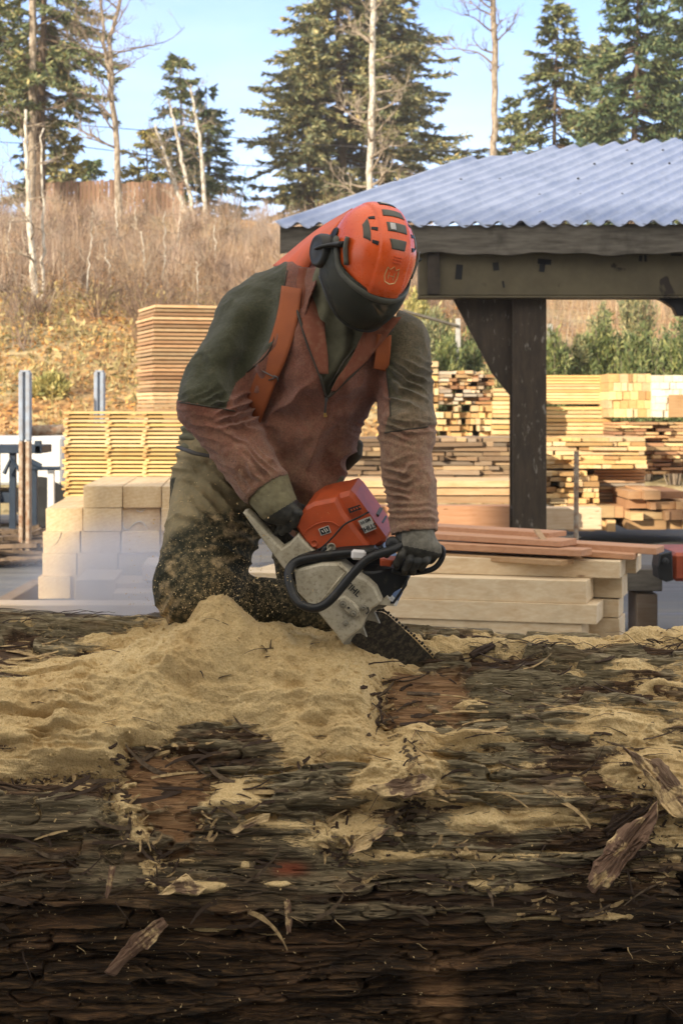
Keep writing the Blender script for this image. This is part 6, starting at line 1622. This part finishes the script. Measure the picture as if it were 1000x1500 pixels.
# the crowned shield printed on the brow
em = MB()
def pen(pl, r=.0016):
    q = []
    for a, b in zip(pl[:-1], pl[1:]):
        for k in range(5): q.append(np.array(a) + (np.array(b) - np.array(a)) * k / 5)
    q.append(np.array(pl[-1])); q = np.array(q)
    em.tube(hw(band_pt(q[:, 0], q[:, 1], np.full(len(q), .0022))), r, 6, flat=.35)
k_ = .0185; D0 = 18.5
def ep(a, b): return (-.002 + a * k_, D0 + b * 6.6)
pen([ep(-1, .75), ep(-1.05, -.2), ep(-.8, -.95), ep(0, -1.2), ep(.8, -.95), ep(1.05, -.2), ep(1, .75)], .0026)
pen([ep(-1, .75), ep(-.95, 1.35), ep(-.5, .95), ep(0, 1.55), ep(.5, .95), ep(.95, 1.35), ep(1, .75)], .0022)
pen([ep(-.45, .5), ep(-.45, -.6)], .0026); pen([ep(.45, .5), ep(.45, -.6)], .0026); pen([ep(-.45, -.05), ep(.45, -.05)], .0026)
em.build('emblem', MAT['gold_print'], helmet)
# brow rail carrying the visor, with side struts
mb = MB()
a_ = np.linspace(R(-96), R(96), 50)
rl = np.stack([(HA + .024) * np.cos(a_), (HB + .012) * np.sin(a_), -.031 + .047 * sstep(.5, -.1, np.cos(a_))], -1)
G = []
for (dr, dz) in ((-.006, .010), (.004, .012), (.008, .0), (.004, -.012), (-.006, -.012), (-.006, .010)):
    r_ = rl.copy(); nr_ = np.stack([np.cos(a_), np.sin(a_), 0 * a_], -1); G.append(hw(r_ + nr_ * dr + np.array([0, 0, dz])))
mb.grid(np.array(G)); rail = mb.build('visor_rail', MAT['helmet_grey'], helmet, True)
for sg in (-1, 1):
    mb = MB(); sp_ = [hw((HA * .52, sg * (HB * .93), .0)), hw((.045, sg * (HB + .004), .035)), hw((.025, sg * (HB + .004), .062))]
    mb.tube(spline(sp_, 10), np.linspace(.017, .013, 10), 8, flat=.5); mb.build('visor_strut', MAT['helmet_grey'], rail, True)
# mesh visor
a_ = np.linspace(R(-100), R(100), 49); zz = np.linspace(0, 1, 16); AA, ZZ = np.meshgrid(a_, zz, indexing='ij')
drop = .152 - .034 * np.abs(np.sin(AA)) ** 4
ra = (HA + .020) * (1 + .10 * np.sin(ZZ * 2.4) - .16 * ZZ ** 2); rb = (HB + .012) * (1 + .12 * np.sin(ZZ * 2.4) - .20 * ZZ ** 2)
Gv = np.stack([ra * np.cos(AA) + .01 * ZZ, rb * np.sin(AA), -.012 - drop * ZZ + .028 * sstep(.5, -.1, np.cos(AA)) * (1 - ZZ)], -1)
mb = MB(); mb.grid(hw(Gv)); vis = mb.build('visor', MAT['visor_mesh'], helmet, True)
so = vis.modifiers.new('t', 'SOLIDIFY'); so.thickness = .003; so.offset = 0
t = NT('visor_mesh2'); w = t.n('ShaderNodeTexWave', {'Vector': t.coord(), 'Scale': 160.}, bands_direction='Z'); w2 = t.n('ShaderNodeTexWave', {'Vector': t.coord(), 'Scale': 160.}, bands_direction='X'); nn_ = t.noise(t.coord(), 18., 4)
c = t.mix(t.math('MULTIPLY', w, w2), (.040, .041, .027), (.014, .015, .010)); c = t.mix(t.rng(nn_, .5, .7, 0, .5), c, (.075, .068, .042)); t.b.inputs['Alpha'].default_value = .80; vis.data.materials[0] = t.fin(c, .6)
# edge bead of the visor and its lighter patch
mb = MB(); mb.tube(hw(Gv[:, -1]), .005, 8); mb.build('visor_edge', MAT['earmuff'], vis, True)
# ear cups on their arms
for sg in (-1, 1):
    c0 = np.array([-.035, sg * (HB + .030), -.052]); ax = np.array([0.10, sg, -.05]); 
    mb = MB(); mb.lathe(hw(c0), HM @ ax, [(.047, -.040), (.052, -.020), (.052, -.004), (.047, .008), (.040, .012), (.036, .010), (.020, .013), (.004, .014)], 28); ec = mb.build('ear_cup', MAT['earmuff'], helmet, True)
    mb = MB(); mb.lathe(hw(c0 - ax * .048), HM @ ax, [(.046, -.012), (.055, -.006), (.055, .006), (.046, .010)], 24); mb.build('ear_cushion', MAT['steel_black'], ec, True)
    mb = MB(); q = [hw((.030, sg * (HB + .008), .036)), hw((.008, sg * (HB + .020), .012)), hw((-.014, sg * (HB + .040), -.020)), hw((-.030, sg * (HB + .046), -.044))]
    mb.tube(spline(q, 14), np.linspace(.019, .009, 14), 8, flat=.5); mb.build('ear_cup_arm', MAT['earmuff'], ec, True)
    mb = MB(); mb.lathe(hw((-.055, sg * (HB - .004), .004)), HM @ np.array([-.2, sg, .1]), [(.020, 0), (.022, .004), (.018, .008), (.008, .004)], 18); mb.build('clamp_hole', MAT['steel_black'], helmet, True)
# the orange rain flap from the nape to the shoulder
t = NT('flap_orange'); n = t.noise(t.coord(), 12., 5); t.bump(n, .2, .01); MAT['flap_orange'] = t.fin(t.mix(t.rng(n, .35, .7), (.70, .125, .03), (.55, .12, .045)), .6)
cols = []
topl = [(516, 305, 5.28), (497, 325, 5.24), (482, 345, 5.20), (474, 362, 5.18)]
midl = [(462, 338, 5.38), (455, 352, 5.32), (452, 362, 5.26), (458, 378, 5.22)]
botl = [(400, 389, 5.46), (415, 391, 5.38), (432, 394, 5.30), (452, 392, 5.25)]
ribbon('neck_flap', [[P(*a), P(*b), P(*c2)] for a, b, c2 in zip(topl, midl, botl)], 'flap_orange', helmet, .004, True, 24)
_P0 = P
def P(x, y, d): return _P0(x, y, d + .09)
# ---------------------------------------------------------------- chainsaw
t = NT('saw_orange'); n = t.noise(t.coord(), 18., 5, .65); n2 = t.noise(t.coord(), 70., 5, .7)
c = t.mix(t.rng(n, .4, .7), (.50, .085, .024), (.37, .068, .022)); c = t.mix(t.rng(n2, .6, .75, 0, .4), c, (.25, .13, .07)); MAT['saw_orange'] = t.fin(c, .42)
t = NT('saw_grey'); n = t.noise(t.coord(), 16., 6, .7); n2 = t.noise(t.coord(), 90., 4, .7)
c = t.mix(t.rng(n, .38, .68), (.52, .465, .34), (.36, .305, .20)); c = t.mix(t.rng(n2, .52, .68, 0, .6), c, (.15, .115, .07)); MAT['saw_grey'] = t.fin(c, .5, .1)
t = NT('saw_black'); n = t.noise(t.coord(), 40., 5, .7); MAT['saw_black'] = t.fin(t.mix(t.rng(n, .55, .72, 0, .6), (.014, .014, .013), (.085, .07, .045)), .42)
t = NT('bar_steel'); n = t.noise(t.coord(), 60., 5, .75); MAT['bar_steel'] = t.fin(t.mix(t.rng(n, .45, .68), (.022, .02, .016), (.13, .105, .065)), .6, .2)
simple('sticker', (.60, .58, .50), .5, 0, .25, 40); simple('clip_white', (.78, .74, .70), .5); simple('ink', (.02, .02, .02), .6); simple('nut_steel', (.30, .27, .20), .6, .1, .4, 60)
saw = empty('chainsaw', P(500, 850, 5.0), 'orange and grey chainsaw gripped by the man, its bar sunk in the log', 'chainsaw')
LEAN = np.array([.045, 0, .06])            # lateral shift from near face to far face: the top tilts towards us
def slabp(name, out, d0, d1, mat, bev=.004, parent=None, shear=1.0, smooth=False):
    f = np.array([P(x, y, d0) for x, y in out]); 
    ar = sum(out[i][0] * out[(i + 1) % len(out)][1] - out[(i + 1) % len(out)][0] * out[i][1] for i in range(len(out)))
    if ar > 0: f = f[::-1]
    w = d1 - d0; bk = f + np.array([0, w, 0]) + LEAN * (w / .16) * shear
    mb = MB(); mb.prism(f, bk, bev); return mb.build(name, MAT[mat], parent or saw, smooth)
# shroud: near side face plus raised top
sh = slabp('engine_cover', [(431, 772), (437, 757), (446, 744), (458, 737), (492, 730), (503, 752), (520, 775), (540, 801), (526, 806), (495, 808), (462, 808), (447, 796)], 5.035, 5.165, 'saw_orange', .010)
sh2 = slabp('engine_cover', [(452, 741), (466, 733), (512, 720), (519, 726), (535, 748), (552, 772), (564, 789), (563, 796), (548, 805), (530, 806), (470, 800)], 5.06, 5.16, 'saw_orange', .012)
sh2.name = 'top_cover'
# seam cord, badge, sticker
def on(x, y, d): return P(x, y, d)
mb = MB(); mb.tube(spline([on(540, 750, 5.045), on(527, 757, 5.028), on(505, 768, 5.024), on(490, 784, 5.024), on(474, 800, 5.024), on(464, 806, 5.028)], 24), .003, 8); mb.build('seam_cord', MAT['saw_black'], saw, True)
mb = MB(); mb.tube(spline([on(443, 784, 5.03), on(452, 774, 5.03), on(468, 766, 5.03), on(486, 765, 5.03), on(498, 772, 5.03)], 20), .0022, 6); mb.build('cover_rib', MAT['saw_orange'], sh, True)
mb = MB(); mb.lathe(on(460, 796, 5.036), (0, -1, 0), [(.0115, 0), (.0115, .004), (.0085, .004), (.0085, .002), (.001, .002)], 20); mb.build('screw_boss', MAT['saw_orange'], sh, True)
mb = MB(); mb.lathe(on(481, 810, 5.02), (0, -1, 0), [(.024, -.01), (.024, .002), (.019, .004), (.001, .002)], 20); cav = mb.build('tank_recess', MAT['saw_black'], saw, True)
mb = MB(); mb.lathe(on(485, 802, 5.012), (0, -1, 0), [(.014, -.006), (.014, .004), (.009, .004), (.009, 0), (.001, 0)], 18); mb.tube([on(485, 802, 5.008), on(474, 812, 5.008)], .008, 8, flat=.5); mb.build('tank_cap', MAT['nut_steel'], cav, True)
def card(name, out, d, mat, parent, th=.002):
    f = np.array([P(x, y, d) for x, y in out]); ar = sum(out[i][0] * out[(i + 1) % 4][1] - out[(i + 1) % 4][0] * out[i][1] for i in range(4))
    if ar > 0: f = f[::-1]
    mb = MB(); mb.prism(f, f + np.array([0, th, 0])); return mb.build(name, MAT[mat], parent)
bd = card('badge', [(466, 775), (481, 769.5), (485, 780), (470, 785)], 5.031, 'sticker', sh); card('badge_print', [(467.6, 775.6), (480.2, 770.8), (483.4, 779.4), (470.8, 783.6)], 5.0295, 'ink', bd)
mb = MB()
for q in (((471, 777), (474, 780)), ((474, 774.5), (478, 780)), ((477.5, 774), (480, 778))): mb.tube([P(*q[0], 5.028), P(*q[1], 5.028)], .0016, 5)
mb.build('badge_mark', MAT['sticker'], bd)
stk_ = card('label', [(524, 763), (542.5, 756), (551.5, 774.5), (534.5, 781.5)], 5.044, 'sticker', sh2)
card('model_plate', [(509, 745), (527, 739), (529.5, 746), (512, 752)], 5.044, 'ink', sh2)
def text(txt, px, py, d, size_px, ang, mat, parent, flip=False, name='lettering', bold=.0):
    cu = bpy.data.curves.new(name, 'FONT'); cu.body = txt; cu.size = size_px / F * d / .72; cu.extrude = .0008; cu.offset = bold; cu.align_x = 'CENTER'; cu.align_y = 'CENTER'
    ob = bpy.data.objects.new(name, cu); COL.objects.link(ob); dg = bpy.context.evaluated_depsgraph_get(); me = bpy.data.meshes.new_from_object(ob.evaluated_get(dg)); bpy.data.objects.remove(ob)
    Mx = Matrix.Translation(Vector(P(px, py, d))) @ Matrix.Rotation(R(ang), 4, 'Y') @ Matrix.Rotation(R(90), 4, 'X'); me.transform(Mx); me.materials.clear(); me.materials.append(MAT[mat]); me.name = name
    return link(name, me, parent)
text('STIHL', 539.5, 773.0, 5.0425, 7.2, 180 - 24, 'ink', stk_, bold=.0004); text('MS 66', 534.5, 763.5, 5.0425, 4.6, 180 - 24, 'ink', stk_, bold=.0003)
for k_, (xx, yy) in enumerate(((513, 749.4), (517, 748), (521, 746.7), (525, 745.2))):
    card('plate_print', [(xx, yy - 3.5), (xx + 2, yy - 4.1), (xx + 3.4, yy - 1.4), (xx + 1.4, yy - .7)], 5.0432, 'saw_orange', bpy.data.objects['model_plate'])
# rear handle, its skirt and the body casting
slabp('handle_skirt', [(355, 752), (361, 751), (369, 758), (381, 771), (397, 789), (412, 804), (422, 798), (436, 783), (446, 795), (462, 809), (470, 818), (440, 822), (430, 836), (425, 846), (412, 830)], 5.03, 5.06, 'saw_grey', .005)
slabp('handle_floor', [(362, 756), (400, 757), (413, 764), (424, 783), (430, 788), (413, 806), (396, 790), (380, 772)], 5.075, 5.10, 'bar_steel', .003, shear=0)
slabp('casing', [(424, 846), (432, 812), (470, 806), (560, 800), (575, 826), (580, 850), (560, 884), (520, 890), (455, 882)], 5.06, 5.17, 'saw_black', .006, shear=.5)
mb = MB(); mb.tube(spline([P(386, 742, 5.09), P(402, 752, 5.07), (P(418, 762, 5.055)), P(432, 770, 5.06), P(447, 776, 5.09)], 16), [.015] * 16, 10); mb.tube(spline([P(430, 742, 5.10), P(440, 746, 5.10), P(452, 752, 5.11)], 8), .014, 10); mb.build('rear_handle', MAT['saw_black'], saw, True)
slabp('throttle_lock', [(424, 738), (432, 735), (448, 741), (452, 750), (440, 758), (428, 750)], 5.09, 5.12, 'saw_black', .004, shear=0)
# sprocket cover with bumper spikes
cv = slabp('sprocket_cover', [(430, 836), (470, 826), (497, 826), (512, 838), (536, 850), (549, 862), (558, 882), (551, 889), (544, 893), (535, 905), (528, 922), (514, 932), (501, 944), (492, 931), (464, 897), (450, 884), (435, 868)], 4.985, 5.03, 'saw_grey', .006)
mb = MB(); mb.tube([P(505, 838, 4.984), P(466, 886, 4.984)], .003, 6); mb.tube([P(495, 827, 4.984), P(507, 838, 4.984)], .003, 6); mb.build('cover_rib', MAT['saw_grey'], cv, True)
slabp('boss', [(498, 875), (505, 874), (519, 885), (527, 894), (526, 903), (519, 907), (510, 901), (497, 888), (493, 880)], 4.978, 4.99, 'saw_grey', .004, cv)
def nut(x, y, r, d=4.976):
    mb = MB(); mb.lathe(P(x, y, d), (0, -1, 0), [(r * 1.25, -.004), (r * 1.25, .002), (r, .003)], 18); a = MB(); a.lathe(P(x, y, d - .003), (0, -1, 0), [(r * .8, -.002), (r * .8, .008), (r * .5, .010), (r * .2, .007)], 6)
    o_ = mb.build('washer', MAT['nut_steel'], cv); a.build('bar_nut', MAT['nut_steel'], o_)
nut(502, 885.5, .009); nut(517, 899, .009); nut(532, 890, .008, 4.982); nut(506, 913, .007, 4.982)
mb = MB(); mb.lathe(P(510.5, 890.5, 4.977), (0, -1, 0), [(.0035, -.002), (.0035, .0012), (.001, .0012)], 10); mb.build('stud_hole', MAT['ink'], cv)
text('STIHL', 514, 861, 4.980, 9.5, 43, 'ink', cv, bold=.0005)
mb = MB(); mb.tube(spline([P(538, 889, 4.982), P(540, 895, 4.982), P(536, 900, 4.982)], 8), .002, 6); mb.build('arrow_mark', MAT['ink'], cv)
# bumper spikes, pale steel teeth over the bar
slabp('bumper_spike', [(548, 864), (557, 874), (566, 888), (560, 892), (553, 893), (548, 897), (551, 903), (556, 914), (548, 911), (538, 909), (534, 913), (532, 920), (537, 934), (528, 928), (521, 929), (515, 936), (512, 944), (503, 945), (498, 936), (520, 910), (535, 888)], 5.034, 5.042, 'nut_steel', .0015)
# guide bar and chain
bx0, bx1 = np.array([540, 893.]), np.array([655, 1000.]); dv_ = (bx1 - bx0) / np.linalg.norm(bx1 - bx0); nv_ = np.array([-dv_[1], dv_[0]])
out = [(548, 896), (560, 897), (568, 901), (600, 930), (632, 962), (662, 1000), (640, 1030), (590, 1010), (540, 960), (508, 935), (520, 912)]
def bd(x, y): return 5.056 + max(0, ((x - 545) * .77 + (y - 900) * .64)) * .0016
f_ = np.array([P(x, y, bd(x, y)) for x, y in out][::-1]); mb = MB(); mb.prism(f_, f_ + np.array([-.003, .008, 0])); bar = mb.build('guide_bar', MAT['bar_steel'], saw)
mb = MB()
edge = spline([(553, 894), (566, 897), (600, 926), (632, 958), (662, 996)], 34)
for k, (x, y) in enumerate(edge):
    tx = edge[min(k + 1, 33)] - edge[max(k - 1, 0)]; th = math.atan2(tx[1], tx[0])
    mb.bbox(P(x, y, bd(x, y) + .002), (.0078, .006, .006 + .002 * (k % 3 == 0)), .001, roty(th))
    if k % 3 == 0: mb.bbox(P(x + math.sin(th) * 2.2, y - math.cos(th) * 2.2, bd(x, y)), (.007, .007, .0035), .001, roty(th + .25))
mb.build('chain', MAT['bar_steel'], bar)
# front wrap handle: one bent tube
hb = [(588, 797, 4.96), (572, 806, 4.94), (548, 814, 4.93), (532, 824, 4.925), (512, 846, 4.92), (494, 868, 4.915), (478, 884, 4.912), (462, 891, 4.912), (444, 887, 4.92), (432, 876, 4.935), (425, 860, 4.95), (422, 842, 4.965), (426, 830, 4.98), (438, 821, 4.99), (470, 815, 5.0), (500, 811, 5.0), (530, 809, 5.0), (552, 808, 5.02)]
fh = MB(); fh.tube(spline([P(*q) for q in hb], 90), .0135, 12); fo = fh.build('front_handle', MAT['saw_black'], saw, True)
mb = MB(); mb.tube(spline([P(588, 797, 4.96), P(600, 800, 4.965), P(614, 806, 4.97), P(626, 812, 4.99), P(632, 820, 5.02)], 14), .0135, 12); mb.build('handle_grip', MAT['saw_black'], fo, True)
slabp('handle_flange', [(430, 822), (450, 815), (500, 808), (545, 806), (548, 814), (500, 820), (445, 829), (432, 834)], 4.995, 5.03, 'saw_black', .004)
mb = MB(); mb.bbox(P(525, 812.5, 4.985), (.044, .036, .030), .008, roty(R(4))); mb.build('clip', MAT['clip_white'], saw)
mb = MB(); mb.lathe(P(575, 796, 4.955), (0, -1, .15), [(.021, -.03), (.021, .004), (.016, .010), (.003, .012)], 20); mb.build('handle_knob', MAT['saw_black'], saw, True)
# hand guard with its finger hole, muffler block, front bail
hg = MB()
ringp = [(602, 812), (616, 805), (634, 801), (646, 802), (649, 810), (645, 822), (636, 832), (622, 837), (604, 839), (588, 839), (574, 835)]
hg.tube(spline([P(*q, 4.985) for q in ringp], 40), .0105, 10, flat=.8)
hg.tube(spline([P(*q, 4.985) for q in [(604, 813), (618, 817), (626, 822), (632, 822), (640, 812), (641, 807)]], 20), .008, 8)
gu = hg.build('hand_guard', MAT['saw_black'], saw, True)
slabp('guard_web', [(600, 812), (616, 806), (630, 804), (636, 805), (628, 813), (626, 822), (620, 834), (598, 838), (580, 836), (586, 826)], 4.982, 5.0, 'saw_black', .004, gu, shear=0)
slabp('muffler', [(530, 838), (548, 838), (580, 832), (598, 846), (597, 852), (588, 862), (577, 868), (571, 876), (579, 889), (566, 886), (556, 872), (541, 858)], 5.01, 5.10, 'saw_black', .005)
mb = MB(); mb.tube([P(595, 851, 5.0), P(594, 857, 5.0), P(576, 883, 5.0), P(572, 882, 5.0)], .0042, 8); mb.build('front_bail', MAT['steel_black'], saw, True)
slabp('chain_catch', [(566, 874), (580, 889), (552, 886)], 5.0, 5.03, 'saw_grey', .002)
slabp('fuel_cap', [(556, 819), (576, 822), (572, 831), (556, 830)], 4.99, 5.02, 'saw_orange', .004)
slabp('air_filter', [(540, 750), (546, 752), (555, 755), (552, 761), (561, 767), (554, 770), (548, 766)], 5.10, 5.15, 'saw_black', .004)

P = _P0
# ---------------------------------------------------------------- flying dust
g = np.random.default_rng(500); n = 2600
tq = g.random(n) ** 1.3
px = np.where(g.random(n) < .6, g.normal(345, 55, n), 330 + g.normal(0, 90, n)); py = np.where(g.random(n) < .6, 870 + g.normal(0, 28, n), 840 + g.normal(0, 60, n)); dd = 5.12 + g.normal(0, .07, n)
m = (py < 905) & (px < 500) & (px > 180); px, py, dd = px[m], py[m], dd[m]; n = len(px)
c = np.stack([(px - 500) / F * dd, dd, CAM_H + (600 - py) / F * dd], 1)
s = np.abs(g.normal(0, .0008, n)) + .0004
V = c[:, None, :] + g.normal(0, 1, (n, 4, 3)) * s[:, None, None]
b = np.arange(n)[:, None] * 4; T_ = np.concatenate([b + np.array(q) for q in ((0, 1, 2), (0, 2, 3), (0, 3, 1), (1, 3, 2))])
tag(link('flying_sawdust', make_mesh('flying_sawdust', V.reshape(-1, 3), [T_], MAT['sawdust'])), 'sawdust grains thrown from the saw past the knee', kind='stuff')
# drifting cloud of fine dust left of the man
mb = MB(); c0 = P(190, 862, 5.8)
na, nb2 = 28, 16
A_, B_ = np.meshgrid(np.linspace(0, 2 * math.pi, na), np.linspace(-math.pi / 2, math.pi / 2, nb2), indexing='ij')
G = np.stack([c0[0] + .50 * np.cos(B_) * np.cos(A_), c0[1] + .42 * np.cos(B_) * np.sin(A_), c0[2] + .30 * np.sin(B_)], -1)
mb.grid(G[::-1]); dc = mb.build('dust_cloud', MAT['white_paint'])
vm = bpy.data.materials.new('dust_air'); vm.use_nodes = True; nt_ = vm.node_tree; nt_.nodes.clear()
ou = nt_.nodes.new('ShaderNodeOutputMaterial'); pv_ = nt_.nodes.new('ShaderNodeVolumePrincipled'); pv_.inputs['Color'].default_value = (.86, .87, .92, 1); pv_.inputs['Anisotropy'].default_value = .2
tcx = nt_.nodes.new('ShaderNodeTexCoord'); mpx = nt_.nodes.new('ShaderNodeMapping'); mpx.vector_type = 'POINT'
mpx.inputs['Location'].default_value = (-c0[0] / .50, -c0[1] / .42, -c0[2] / .30); mpx.inputs['Scale'].default_value = (1 / .50, 1 / .42, 1 / .30)
nt_.links.new(tcx.outputs['Object'], mpx.inputs['Vector'])
ln_ = nt_.nodes.new('ShaderNodeVectorMath'); ln_.operation = 'LENGTH'; nt_.links.new(mpx.outputs['Vector'], ln_.inputs[0])
mr = nt_.nodes.new('ShaderNodeMapRange'); mr.interpolation_type = 'SMOOTHSTEP'; mr.inputs['From Min'].default_value = 1.; mr.inputs['From Max'].default_value = .1; nt_.links.new(ln_.outputs['Value'], mr.inputs['Value'])
nz_ = nt_.nodes.new('ShaderNodeTexNoise'); nz_.inputs['Scale'].default_value = 5.; nz_.inputs['Detail'].default_value = 3; nt_.links.new(tcx.outputs['Object'], nz_.inputs['Vector'])
mr2 = nt_.nodes.new('ShaderNodeMapRange'); mr2.inputs['From Min'].default_value = .3; mr2.inputs['From Max'].default_value = .65; mr2.inputs['To Min'].default_value = .25; nt_.links.new(nz_.outputs['Fac'], mr2.inputs['Value'])
m1 = nt_.nodes.new('ShaderNodeMath'); m1.operation = 'MULTIPLY'; nt_.links.new(mr.outputs[0], m1.inputs[0]); nt_.links.new(mr2.outputs[0], m1.inputs[1])
m2 = nt_.nodes.new('ShaderNodeMath'); m2.operation = 'MULTIPLY'; m2.inputs[1].default_value = 6.5; nt_.links.new(m1.outputs[0], m2.inputs[0]); nt_.links.new(m2.outputs[0], pv_.inputs['Density'])
nt_.links.new(pv_.outputs['Volume'], ou.inputs['Volume']); dc.data.materials[0] = vm
tag(dc, 'pale drifting cloud of fine sawdust left of the kneeling man', kind='stuff')

# ---------------------------------------------------------------- thin winter air between us and the hill
mb = MB(); mb.box((0, 91, 17.5), (344, 352, 37)); hzb = mb.build('haze', MAT['white_paint'])
hm_ = bpy.data.materials.new('thin_air'); hm_.use_nodes = True; ht_ = hm_.node_tree; ht_.nodes.clear()
ho_ = ht_.nodes.new('ShaderNodeOutputMaterial'); hv_ = ht_.nodes.new('ShaderNodeVolumePrincipled'); hv_.inputs['Color'].default_value = (.90, .92, .96, 1); hv_.inputs['Density'].default_value = .0004; hv_.inputs['Anisotropy'].default_value = .1
ht_.links.new(hv_.outputs['Volume'], ho_.inputs['Volume']); hzb.data.materials[0] = hm_
tag(hzb, 'thin pale haze over the yard and the hill', kind='stuff')
